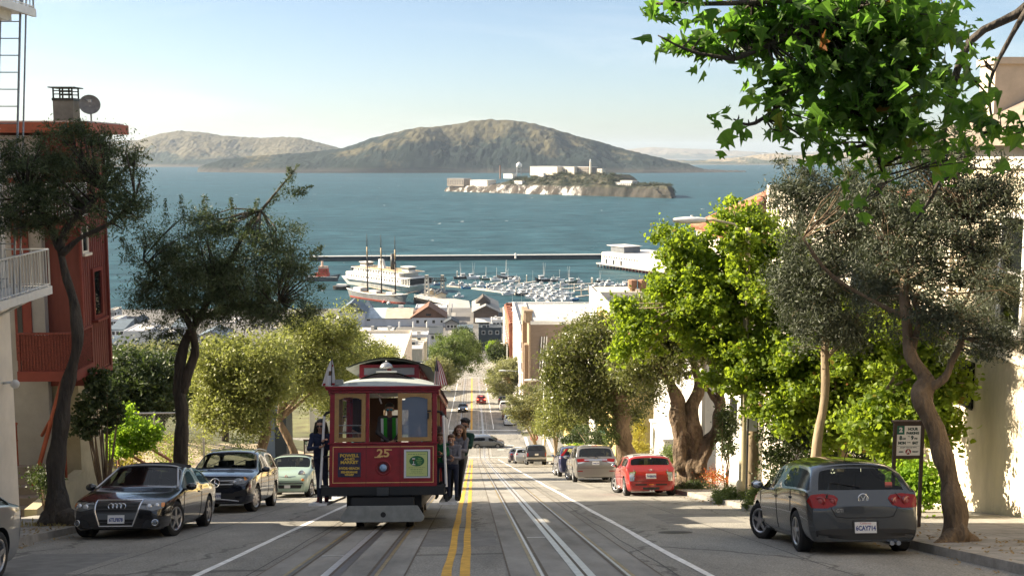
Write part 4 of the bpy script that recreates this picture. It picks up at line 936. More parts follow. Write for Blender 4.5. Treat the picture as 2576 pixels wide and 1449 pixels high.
mb_ = [B(x,y,9.1 + .25 * math.sin(x * .7),rx,ry,rd) for x,y,rx,ry,rd in ((2050,50,230,70,.7),(2250,50,170,70,.7),(1880,90,130,55,.5),(2150,150,160,70,.6),(2010,190,120,55,.5),(2250,230,110,60,.5),(2120,290,100,45,.4),(2230,330,80,50,.4),
 (1760,120,80,24,.25),(1700,95,45,16,.2),(1740,0,85,20,.25),(1660,10,36,16,.2),(1930,300,55,20,.2),(1870,300,36,16,.15),(1990,330,46,24,.2),(2060,370,46,24,.2),(2110,400,46,22,.2),(2190,410,46,24,.2),(2230,450,28,18,.15),(2290,320,36,34,.2),(2330,380,46,22,.2),(2380,230,55,36,.25),(2330,160,65,38,.3),(2440,290,46,26,.2),(2500,300,36,26,.2),(2470,350,42,28,.2),(2420,390,32,22,.15),(2540,330,32,28,.2),(2400,440,20,20,.12),(2205,470,18,20,.12),(2180,505,14,12,.1),(2490,140,26,16,.15),(2420,170,26,18,.15),(2350,60,60,40,.3))]
tree('plane_tree','broad leaved plane tree branch hanging in from the upper right',MAPB,mp_limbs,mb_,2500,'maple',.13,L_MAPLE,M_BARKD,71,420,.10,.25,axis=(0,0,-1),ab=.5,twigs=600,shell=.65,nseg=10,flatten=.9,twr=.006)
# ---------------- right,near: leaning olive at the kerb
b2 = P(2405,1368,18.3); b2.z = rz(b2.y) + .14
tree('olive_tree','leaning twisted olive tree with silvery dark leaves on the right kerb',b2,
     [([b2 - V((0,0,.1)),P(2405,1300,18.3),P(2385,1180,18.4),P(2355,1080,18.5),P(2320,1000,18.6),P(2330,950,18.7),P(2290,890,18.8),P(2280,800,18.9),P(2270,700,19)],[.26,.19,.165,.155,.14,.11,.1,.08,.05]),
      ([P(2325,985,18.6),P(2375,950,18.5),P(2400,900,18.5),P(2420,850,18.5),P(2410,790,18.5)],[.09,.06,.055,.045,.03]),
      ([P(2290,890,18.8),P(2310,780,18.9),P(2240,650,19.2)],[.07,.05,.03]),([P(2280,800,18.9),P(2100,700,19.4),P(2020,600,19.5)],[.05,.035,.02]),
      ([P(2410,790,18.5),P(2450,700,18.4),P(2440,560,18.3)],[.03,.025,.015]),
      ([b2 + V((0,0,.12)),P(2370,1365,18.1),P(2345,1378,17.9)],[.22,.1,.04]),([b2 + V((0,0,.12)),P(2435,1355,18.3),P(2460,1358,18.2)],[.2,.1,.04])],
     [B(2260,680,19.4,120,190,1.2),B(2220,500,19.3,120,100,1.0),B(2350,560,18.6,120,160,1.0),B(2480,470,18.3,110,90,.8),B(2460,640,18.4,70,130,.8),B(2380,800,18.4,130,60,.7),B(2530,860,18.0,110,50,.6),B(2340,380,18.7,150,70,.9),B(2530,540,18.0,60,60,.5),B(2440,790,23.6,60,60,.8),B(2510,720,23,50,60,.7),B(2400,870,24.2,40,40,.7),B(2470,640,23,60,60,.7)],
     60000,'narrow',.084,L_SILVER,M_BARKB,9,620,.115,.2,axis=(0,0,-1),ab=.3,twigs=300,jit=.3,nseg=18,shell=.62,twr=.008)
tree('olive_tree','second dark silvery olive crown between the lime trees and the leaning olive',street(7.9,25.2,.14),
     [([street(7.9,25.2,0),P(2052,1150,26),P(2075,1000,26),P(2075,880,26),P(2085,780,26),P(2110,650,25.6)],[.15,.115,.10,.09,.08,.04]),([P(2078,900,26),P(2140,830,25.6),P(2180,740,25.4)],[.06,.045,.02]),([P(2080,830,26),P(2030,720,26),P(2010,580,26)],[.06,.04,.02])],
     [B(2080,620,25.6,120,180,1.4),B(2050,790,25.6,100,90,1.2),B(2010,480,25.6,75,90,.9),B(2160,500,25.4,110,100,1.2),B(2150,840,25.4,90,50,1.0),B(1990,700,25.6,60,90,.8),B(2180,680,25.4,90,120,1.2)],
     56000,'narrow',.10,L_SILVER,M_BARKP,10,640,.14,.2,axis=(0,0,-1),ab=.3,twigs=120,shell=.55,twr=.01)
# ---------------- right,middle: lime plane trees and gnarled ficus trees
def lime(label,bx,by,path,blobs,n,seed,r=.17):
 b = street(bx,by,.14)
 limbs = [([b - V((0,0,.2))] + path,[r * 1.2] + [r * (1 - .55 * i / len(path)) for i in range(len(path))])]
 for bl in blobs[:6]: limbs.append(([path[-1],path[-1].lerp(bl[0],.5) + V((0,0,.2)),bl[0]],[r * .4,r * .28,r * .1]))
 return tree('plane_tree',label,b,limbs,blobs,n,'broad',.125,L_LIME,M_BARKP,seed,440,.17,.35,'lime green plane trees on the right pavement',twigs=110,shell=.55)
lime('bright lime plane tree rising beside the street lamp head',8.25,33.0,[P(1893,1120,33.8),P(1892,1020,33.8),P(1880,940,33.8)],
     [B(1800,660,33.2,130,90,1.6),B(1700,640,33,60,60,.9),B(1860,570,33.2,80,60,1.1),B(1740,760,33,120,60,1.2),B(1880,760,32.6,140,120,1.8),B(1850,900,32.6,120,90,1.6),B(1640,800,33,100,60,1.0),B(1930,620,33,90,100,1.3),B(1600,880,33,60,30,.7),B(1660,580,33,34,28,.4),B(1900,940,32.5,120,50,1.2),B(1960,720,32.5,80,120,1.3),B(1780,830,33,90,60,1.2),B(1680,720,33,70,50,.9),B(1830,520,33,30,20,.4),B(1570,770,33,40,24,.5),B(1872,640,31.9,50,90,.5)],54000,31)
lime('lime plane tree with slim pale trunk behind the dark grey hatchback',9.9,30.6,[P(2120,1150,31.5),P(2110,1000,31.5),P(2100,880,31.5)],
     [B(2060,900,31.5,130,110,1.8),B(2000,980,31.5,120,80,1.4),B(2180,950,31,130,90,1.6),B(2100,1040,31,130,50,1.3),B(2250,870,31,100,90,1.3),B(1960,880,31.5,80,80,1.2),B(2260,1000,31,90,60,1.1),B(2310,930,30.5,60,60,.7),B(2080,780,31.5,110,90,1.3),B(2190,820,31,90,70,1.2),B(1960,1050,31.5,70,40,1.0),B(2130,1100,31,90,40,1)],46000,32,r=.14)
lime('lime plane tree in front of the cream house wall behind the parking sign',9.3,25.3,[P(2235,1200,25.9),P(2235,1080,25.9),P(2230,980,25.8)],
     [B(2290,1020,25.6,100,70,1.1),B(2330,880,25.6,80,80,1.0),B(2200,1060,25.6,90,40,1),B(2390,960,25.4,50,40,.6),B(2350,1080,25.5,60,30,.6),B(2240,1130,25.6,60,30,.8)],16000,33,r=.1)
bF = street(8.05,41.5,.1)
tree('ficus_tree','old tree with a huge knobbly swollen trunk and dark crown',bF,
     [([bF - V((0,0,.3)),P(1742,1195,42),P(1740,1130,42),P(1738,1080,42),P(1742,1020,42),P(1755,960,42),P(1735,880,42)],[.60,.46,.40,.33,.27,.20,.11]),
      ([P(1715,1180,42),P(1712,1100,42),P(1705,1040,42),P(1700,990,42),P(1670,930,42),P(1640,880,42)],[.36,.31,.27,.22,.16,.09]),
      ([P(1752,1190,41.7),P(1772,1130,41.8),P(1800,1085,41.8),P(1812,1030,41.8),P(1808,970,41.8),P(1790,900,42)],[.34,.27,.22,.19,.16,.09]),
      ([P(1812,1020,41.8),P(1780,980,42),P(1765,950,42)],[.14,.1,.06]),
      ([bF,P(1700,1238,41.5),P(1675,1250,41.3)],[.5,.28,.08]),([bF,P(1785,1230,41.5),P(1805,1240,41.3)],[.5,.26,.08])],
     [B(1660,880,42,110,80,1.8),B(1740,830,42,110,70,1.7),B(1640,800,42,90,50,1.4),B(1600,920,42,60,60,1.0),B(1800,860,42,70,60,1.2)],
     36000,'oval',.115,L_FICUS,mat('mottled_bark',(.12,.085,.055),.95,var=.75,vscale=2.6,bump=1,bscale=7,bdist=.2,stretch=(1,1,.6)),35,300,.24,group='old ficus trees on the right pavement',jit=.34,nseg=36,twigs=50,knob=1)
bG = street(8.0,56,.1)
tree('ficus_tree','old tree with a single twisted trunk and broad dark olive crown behind the minivan',bG,
     [([bG - V((0,0,.3)),P(1570,1120,57),P(1563,1060,57),P(1558,1010,57),P(1580,960,57)],[.6,.44,.4,.36,.28]),
      ([P(1560,1010,57),P(1535,960,57),P(1500,900,57)],[.3,.2,.1]),([P(1580,960,57),P(1560,880,57),P(1520,840,57)],[.24,.18,.1]),([P(1575,965,57),P(1630,930,57),P(1660,900,57)],[.22,.15,.1])],
     [B(1480,900,57,110,80,2.2),B(1540,850,57,120,60,2.2),B(1430,940,56.5,70,70,1.5),B(1560,960,57,90,60,1.7),B(1470,980,57,90,40,1.5),B(1600,890,57.5,70,70,1.6),B(1390,910,56.5,30,50,.8),B(1520,810,57,60,25,1.0),B(1570,1030,58,60,40,1.0),B(1420,990,56.5,60,50,1.3),B(1500,1020,57,90,40,1.4),B(1620,960,57.5,60,60,1.2)],
     58000,'oval',.14,L_FICUS,M_BARKB,36,420,.3,group='old ficus trees on the right pavement',jit=.4,nseg=22,twigs=60)
def round_tree(label,bx,by,blobs,n,seed,lm=L_MID,size=.2,r=.2,grp='round trees along the lower right pavement',sig=.3,cl=240,multi=3):
 b = street(bx,by,.1); limbs = []
 for i in range(multi):
  c = blobs[i % len(blobs)][0]; o = V(((i - (multi - 1) / 2) * .5,0,0)); limbs.append(([b + o * .6 - V((0,0,.2)),b.lerp(c,.5) + o * .7,c + o],[r,r * .75,r * .4]))
 return tree('round_tree',label,b,limbs,blobs,n,'oval',size,lm,M_BARKP,seed,cl,sig,.5,grp,twigs=20)
round_tree('yellow green rounded tree behind the black suv',8.5,114,[B(1420,1030,116,65,45,2.4),B(1390,1060,115,50,40,1.8),B(1450,1070,115,40,40,1.6),B(1400,1000,117,35,25,1.4)],24000,51)
round_tree('olive rounded tree at the near corner of the crossing',8.4,139,[B(1330,1010,143,55,45,2.6),B(1310,1040,142,40,35,2),B(1365,1000,144,40,30,2),B(1345,1060,142,35,35,1.8)],22000,52,L_GREY)
round_tree('broad grey green tree overhanging the lower street',8.2,226,[B(1275,940,228,50,35,3.8),B(1245,965,227,30,30,2.6),B(1310,950,229,40,35,3.2),B(1270,985,227,35,22,2.4),B(1290,915,229,30,18,2)],24000,53,L_GREY,.3,sig=.5)
round_tree('dark dome shaped tree beside the tan house',8.6,262,[B(1260,885,264,36,26,3.4),B(1245,895,264,22,20,2.4),B(1280,900,264,22,22,2.4)],14000,54,L_DARK,.34,sig=.5)
round_tree('small yellow tree glowing behind the dark dome tree',8.4,282,[B(1242,876,284,18,18,2.2)],4000,55,L_BRIGHT,.34,sig=.45,cl=60)
round_tree('large green tree on the left of the lower street',-8.8,250,[B(1140,880,252,60,45,5),B(1110,900,251,40,40,3.6),B(1175,900,252,40,40,3.6),B(1150,850,253,40,22,3),B(1120,940,250,50,25,3.4),B(1190,870,254,25,22,2.4)],34000,56,L_HEDGE,.34,.35,sig=.55,grp='trees along the lower left pavement')
round_tree('grey green tree below the large green tree on the lower left',-8.8,205,[B(1100,925,207,36,26,2.8),B(1080,945,206,26,22,2),B(1125,950,207,30,22,2.2)],12000,57,L_GREY,.3,sig=.45,grp='trees along the lower left pavement')
round_tree('green tree past the second crossing on the left',-9,316,[B(1165,845,318,28,22,3),B(1200,880,318,16,14,1.8)],7000,58,L_DARK,.4,sig=.6,grp='trees along the lower left pavement')
round_tree('narrow tree beside the road far down on the left',-9,180,[B(1060,960,182,30,26,2.4),B(1045,990,181,26,22,2)],9000,59,L_MID,.28,sig=.4,grp='trees along the lower left pavement')
# ---------------- shrubs,hedges and small plants
def shrub(name,label,blobs,n,leaf,size,lm,seed,cat='shrub',clumps=90,sig=.12,group=None,stems=6,base=None,bark=M_BARKB,up=.5):
 rs = np.random.default_rng(seed); c = blobs[0][0]; zb = base if base is not None else c.z - blobs[0][1][2]
 b = V((c.x,c.y,zb)); t = thing(name,label,cat,b,group=group)
 C,cl = scatter(blobs,n,rs,clumps,sig,.5); C[:,2] = np.maximum(C[:,2],zb + .02)
 vs,fs = leaves(C,size,leaf,rs,up); npmesh('foliage',vs,fs,lm,t)
 m = MB()
 for q in cl[rs.choice(len(cl),min(stems,len(cl)),replace=False)]: m.tube([b,b.lerp(V(q),.5) + V((rs.normal() * .05,rs.normal() * .05,0)),V(q)],[.03,.022,.008],5)
 m.build('stem',bark,t,world=True); return t
def gb(px,py,z): p = P(px,py,z); return p
shrub('shrub','sunlit bright green bush beside the steps behind the convertible',[B(330,1100,38.5,60,50,1.2),B(300,1060,38.5,40,40,.9),B(375,1090,38.5,40,36,.8),B(290,1120,38.2,36,36,.7)],9000,'broad',.11,L_BRIGHT,61)
shrub('shrub','dark glossy leaved shrub against the ochre base wall',[B(255,1000,30.4,60,55,.6),B(215,1060,30.2,40,40,.5),B(280,1050,30.6,30,50,.4),B(230,950,30.5,40,30,.4)],3600,'broad',.10,L_DARK,62,base=rz(30),stems=16,sig=.1)
shrub('shrub','small dark green plant at the foot of the corner stair',[B(115,1215,27.5,28,26,.3),B(95,1190,27.7,18,22,.2)],1400,'oval',.07,L_DARK,63,base=rz(27.5) + .1)
shrub('shrub','low rounded light green bush by the kerb left of the sign posts',[B(1838,1246,33,40,20,.5),B(1812,1250,33.4,26,16,.4),B(1868,1248,32.6,26,20,.4),B(1838,1258,32.6,40,10,.4)],8000,'oval',.055,L_HEDGE,64,base=rz(32.4) + .1,sig=.07,group='low bushes by the right kerb')
shrub('shrub','low light green bush right behind the hatchback front wheel',[B(1908,1250,30,36,26,.45),B(1940,1254,29.8,26,24,.35),B(1905,1268,29.6,34,14,.4)],7000,'oval',.055,L_HEDGE,65,base=rz(29.4) + .1,sig=.07,group='low bushes by the right kerb')
shrub('shrub','dark ground plant around the swollen trunk base',[B(1745,1225,40.5,46,14,.6),B(1700,1230,40.3,30,10,.5)],3000,'oval',.07,L_DARK,66,base=rz(40.5) + .1,sig=.09)
shrub('shrub','tall bush with reddish tips left of the swollen trunk',[B(1685,1150,44,24,36,.6),B(1675,1180,44,22,26,.5)],2600,'oval',.08,L_HEDGE,67,base=rz(44) + .1)
shrub('shrub','leafy light green plant behind the parking sign posts',[B(2320,1200,24.2,50,40,.5),B(2280,1190,24.4,36,34,.4),B(2345,1240,24,36,36,.4),B(2290,1250,24.2,46,24,.4)],3600,'broad',.085,L_BRIGHT,68,base=rz(24.2) + .1)
shrub('hedge','tall dark green hedge behind the slim pale trunk',[B(1960,1090,33.5,60,100,.7),B(2020,1060,33.2,60,100,.7),B(2130,1100,32.5,90,80,.7),B(1950,1180,33.4,60,50,.6),B(2060,1150,33,80,60,.6),B(2200,1130,31.5,60,70,.6)],20000,'oval',.09,L_DARK,69,cat='hedge',clumps=260,sig=.18,base=rz(33.5))
shrub('hedge','dark ivy hedge column beside the white wall doorway',[B(1830,1100,41,22,60,.5),B(1825,1040,41,20,40,.4)],4200,'oval',.09,L_DARK,70,cat='hedge',base=rz(41))
shrub('flower_bush','bush with red and orange flowers at the white wall',[B(1795,1195,40.8,26,14,.4),B(1812,1205,40.2,16,8,.3)],1200,'oval',.06,leafmat('red_flower',(.5,.05,.02),(.2,.24,.04),(.5,.1,.03),.3),72,cat='bush',base=rz(40.8) + .1)
shrub('conifer_bush','yellow cone shaped bush beside the garden wall block',[B(1607,1085,62,16,40,.6),B(1607,1060,62,9,24,.4)],3000,'oval',.09,leafmat('golden_leaf',(.3,.24,.03),(.42,.38,.07),(.5,.45,.06),.35),73,cat='bush')
shrub('hedge','golden topped clipped hedge beside the garden wall block',[B(1600,1125,62.5,40,10,.8)],2400,'oval',.08,leafmat('golden_leaf',(.3,.24,.03),(.42,.38,.07)),74,cat='hedge')
shrub('climber','leafy climber around the twisted trunk behind the minivan',[B(1535,1090,56.5,24,40,.6),B(1520,1050,56.5,20,30,.5)],2600,'oval',.1,L_HEDGE,75,cat='climber')
shrub('hedge','deep green hedge behind the sign pole beyond the minivan',[B(1500,1110,66,50,40,1),B(1440,1110,70,40,40,1)],5000,'oval',.13,L_DARK,76,cat='hedge',sig=.2)
shrub('shrub','bright low shrub at the kerb past the black suv',[B(1470,1125,88,24,22,.8),B(1440,1140,92,16,14,.6)],2200,'oval',.12,L_BRIGHT,77,sig=.15)
for i,(x,y,lab) in enumerate([(-11.4,43,'reddish flowering plant on the bank behind the forked trunk'),(-12.2,40,'yellow flowering plant on the bank beside the steps'),(-12.6,48,'dry plant on the bank top under the low street tree'),(-13.2,56,'grey green plant on the bank top beside the blue banner'),(-12.8,64,'green plant on the bank top beyond the pale green car')]):
 c = V((x,y,gz(x,y) + .35)); shrub('bank_plant',lab,[(c,(.9,1.6,.4)),(c + V((-.8,1.8,.1)),(.7,1.2,.4))],1900,'oval',.08,[leafmat('rose_flower_leaf',(.3,.06,.05),(.16,.2,.05)),leafmat('golden_leaf',(.3,.24,.03),(.42,.38,.07)),L_GREY,L_GREY,L_HEDGE][i],80 + i,cat='plant',sig=.16,group='plants on the bank top')
# ================================================================== CARS
M_TYRE = mat('tyre_rubber',(.018,.018,.018),.85,var=.2,vscale=20)
M_RIM = mat('alloy_rim',(.42,.42,.43),.3,.8)
M_RIMD = mat('dark_rim',(.05,.05,.052),.4,.6)
M_BLACKP = mat('black_plastic',(.018,.018,.019),.55)
M_CHROME = mat('chrome_trim',(.75,.76,.78),.15,1.)
M_LENS = mat('clear_lamp',(.55,.57,.6),.08,.5,.8,coat=1)
M_LENSD = mat('lamp_inside',(.10,.11,.12),.1,.3,.8,coat=1)
M_REDL = mat('red_lamp',(.22,.005,.005),.25,0,.3,coat=.2)
M_REDLB = mat('lit_red_lamp',(.6,.03,.02),.2,emit=(1,.08,.04,3.))
M_AMBER = mat('amber_lamp',(.6,.2,.02),.15,coat=1)
M_PLATE = mat('licence_plate',(.68,.68,.68),.5)
M_PTXT = mat('plate_lettering',(.05,.07,.22),.6)
M_INT = mat('car_interior',(.02,.02,.021),.8)
G_CAR = glass('car_glass',(.70,.78,.75),.38,.01)
G_DARK = glass('tinted_car_glass',(.12,.13,.13),.75,.02)
def paint(name,c,metal=.3,rough=.28):
 if 'paint_' + name in MATS: return MATS['paint_' + name]
 m = mat('paint_' + name,c,rough,metal,.5,coat=1.); n = m.node_tree.nodes; l = m.node_tree.links; b = n['Principled BSDF']
 g = n.new('ShaderNodeNewGeometry'); lin = n.new('ShaderNodeBsdfDiffuse'); lin.inputs[0].default_value = (.03,.03,.03,1)   # inside of the shell: dark lining
 mx = n.new('ShaderNodeMixShader'); l.new(g.outputs['Backfacing'],mx.inputs[0]); l.new(b.outputs[0],mx.inputs[1]); l.new(lin.outputs[0],mx.inputs[2]); l.new(mx.outputs[0],n['Material Output'].inputs[0])
 return m
def car_body(s):
 "s: dict of sizes -> closed cage in a bmesh, tagged faces; x forward, z up, origin on the ground under the middle"
 L,Wd,H = s['L'],s['W'],s['H']; xf,xr = L / 2,-L / 2; g = s.get('gc',.19)
 top = s['top']           # [(x,z)] centre line from nose to tail
 xc,xrf,xrr,xrg = s['glass']   # cowl,roof front,roof rear,foot of rear glass
 tx = [p[0] for p in top][::-1]; tz = [p[1] for p in top][::-1]
 zt = lambda x: float(np.interp(x,tx,tz))
 bx = [p[0] for p in s['belt']][::-1]; bz = [p[1] for p in s['belt']][::-1]
 zbelt = lambda x: float(np.interp(x,bx,bz))
 pn = s.get('plan',(.80,.95,.93,.80))   # width: nose,front corner,rear corner,tail
 def wd(x): return Wd / 2 * float(np.interp(x,[xr,xr + .12,xr + .55,0,xf - .7,xf - .22,xf],[pn[3],pn[2],1,1,1,pn[1],pn[0]]))
 tum = s.get('tumble',.74)
 xb = s.get('bpillar',-.25)
 st = [xf,xf - .05,xf - .22,xf - .62,(xf - .62 + xc) / 2,xc + .04,lerp(xc,xrf,.5),xrf,xb + .06,xb - .06,lerp(xb,xrr,.55),xrr,lerp(xrr,xrg,.5),xrg,lerp(xrg,xr,.5) if xrg - xr > .3 else None,xr + .12,xr + .03,xr]
 st = sorted({round(x,4) for x in st if x is not None},reverse=True)
 bm = bmesh.new(); cr = bm.edges.layers.float.new('crease_edge'); rows = []
 for x in st:
  w = wd(x); ztop = zt(x); zb = zbelt(x); endf = max(0,1 - min(abs(x - xf),abs(x - xr)) / .22)
  gg = g + endf * s.get('lift',.05)
  cabin = xrg - .02 <= x <= xc + .001
  if cabin and ztop > zb + .06:
   f = min(1,(ztop - zb) / (H - zb)); w5 = lerp(w * .93,Wd / 2 * tum,f); z5 = max(zb + .02,ztop - .10 * f); w6 = w5 * lerp(.8,.72,f); z6 = ztop - .025 * f
  else:
   w5 = w * .90; z5 = lerp(zb,ztop,.62); w6 = w * .55; z6 = lerp(zb,ztop,.93)
  zm = lerp(gg,zb,.62)
  half = [(0,gg),(w * .86,gg),(w * .975,gg + .09),(w,zm),(w * .982,zb),(w5,z5),(w6,z6),(0,ztop)]
  rows.append([bm.verts.new((x,y,z)) for y,z in half] + [bm.verts.new((x,-y,z)) for y,z in half[-2:0:-1]])
 n = len(rows[0]); K = {}
 for i in range(len(rows) - 1):
  for k in range(n):
   f = bm.faces.new((rows[i][k],rows[i][(k + 1) % n],rows[i + 1][(k + 1) % n],rows[i + 1][k])); K[(i,k)] = f
 for r,fl in ((rows[0],False),(rows[-1],True)):
  for k in range(1,7):
   q = (r[k],r[k + 1],r[n - k - 1],r[n - k]) if k < 6 else (r[6],r[7],r[8])
   bm.faces.new(q[::-1] if fl else q)
  q = (r[0],r[1],r[n - 1]); bm.faces.new(q[::-1] if fl else q)
 def crease(a,b,v):
  e = bm.edges.get((a,b))
  if e: e[cr] = v
 for i in range(len(rows) - 1):
  for k,v in ((1,.8),(4,.45),(5,.25)):
   for kk in (k,n - k): crease(rows[i][kk],rows[i + 1][kk],v)
 for r in (rows[0],rows[-1]):
  for k in range(n): crease(r[k],r[(k + 1) % n],s.get('endcrease',.35))
 ix = {round(x,4): i for i,x in enumerate(st)}
 near = lambda x: min(range(len(st)),key=lambda i: abs(st[i] - x))
 iC,iF,iR,iG,ib0,ib1 = near(xc + .04),near(xrf),near(xrr),near(xrg),near(xb + .06),near(xb - .06)
 tags = {}
 def region(name,cells,t,idx):
  fs = [K[c] for c in cells]
  bmesh.ops.inset_region(bm,faces=fs,thickness=t,depth=0,use_even_offset=True)
  for f in fs: f.material_index = idx
 wk = (5,6,7,8)
 region('windscreen',[(i,k) for i in range(iC,iF) for k in wk],s.get('aw',.055),1)
 region('rear_window',[(i,k) for i in range(iR,iG) for k in wk],s.get('rw',.06),2)
 for k,nm in ((4,'L'),(9,'R')):
  a,b = iC,ib0
  region('f' + nm,[(i,k) for i in range(a + (1 if s.get('quarter',0) else 0),b)],.028,3)
  c = [(i,k) for i in range(ib1,iG - s.get('cpillar',0))]
  if c: region('r' + nm,c,.028,4)
 if s.get('roofcut'):
  for i in range(iF,iR):
   for k in wk: K[(i,k)].material_index = 5
 bmesh.ops.recalc_face_normals(bm,faces=bm.faces)
 return bm
GLASSNAMES = {1: 'windscreen',2: 'rear_window',3: 'front_side_windows',4: 'rear_side_windows'}
def eval_mesh(o):
 dg = bpy.context.evaluated_depsgraph_get(); dg.update()
 return bpy.data.meshes.new_from_object(o.evaluated_get(dg),depsgraph=dg)
def split_mats(me,idx,name,mats,parent,smooth=True,side=0):
 bm = bmesh.new(); bm.from_mesh(me)
 bmesh.ops.delete(bm,geom=[f for f in bm.faces if f.material_index not in idx or (side and f.calc_center_median().y * side < 0)],context='FACES')
 if not bm.faces: bm.free(); return None
 for f in bm.faces: f.material_index = idx.index(f.material_index) if len(mats) > 1 else 0
 m2 = bpy.data.meshes.new(name); bm.to_mesh(m2); bm.free()
 for m in mats: m2.materials.append(m)
 m2.polygons.foreach_set('use_smooth',[True] * len(m2.polygons)); m2.set_sharp_from_angle(angle=R(38))
 o = bpy.data.objects.new(name,m2); COL.objects.link(o); o.parent = parent; return o
def wheel(par,x,y,r,wdt,steer,rimm,side,spokes=5):
 t = MB(); w = wdt / 2
 M = Matrix.Rotation(steer,3,'Z')
 def lath(mb,prof,n=28):
  vs = []
  for (rr,h) in prof:
   for k in range(n): a = 2 * math.pi * k / n; vs.append(M @ V((rr * math.cos(a),h,rr * math.sin(a))) + V((x,y,r)))
  mb.add(vs,[(i * n + k,i * n + (k + 1) % n,(i + 1) * n + (k + 1) % n,(i + 1) * n + k) for i in range(len(prof) - 1) for k in range(n)])
 ri = r * .68
 lath(t,[(ri,-w * .9),(ri + .03,-w),(r - .03,-w * .98),(r,-w * .75),(r,w * .75),(r - .03,w * .98),(ri + .03,w),(ri,w * .9),(ri - .02,w * .5),(ri - .02,-w * .5),(ri,-w * .9)])
 wh = t.build('wheel',M_TYRE,par,auto=40); MW[wh.name] = Matrix()
 m = MB(); o = side * w
 lath(m,[(ri + .004,o * .92),(ri - .012,o * .97),(ri - .03,o * .85),(ri - .035,o * .2),(.02,o * .15)])
 for k in range(spokes):
  a = 2 * math.pi * k / spokes + .3; d = V((math.cos(a),0,math.sin(a))); p = V((-d.z,0,d.x))
  q = [d * .05 + p * .035,d * .05 - p * .035,d * (ri - .025) - p * .03,d * (ri - .025) + p * .03]
  c = V((x,y,r)); m.add([M @ (v + V((0,o * .9 if j < 2 else o * .84,0))) + c for j,v in enumerate(q)] + [M @ (v + V((0,o * .55,0))) + c for v in q],[(0,1,2,3),(0,1,5,4),(1,2,6,5),(2,3,7,6),(3,0,4,7)])
 lath(m,[(.07,o * .7),(.065,o * .95),(.001,o * .97)],12)
 m.build('rim',rimm,wh,auto=40)
 m = MB(); lath(m,[(ri - .036,o * .3),(.001,o * .28)],20); m.build('brake_disc',M_RIMD,wh)
 return wh
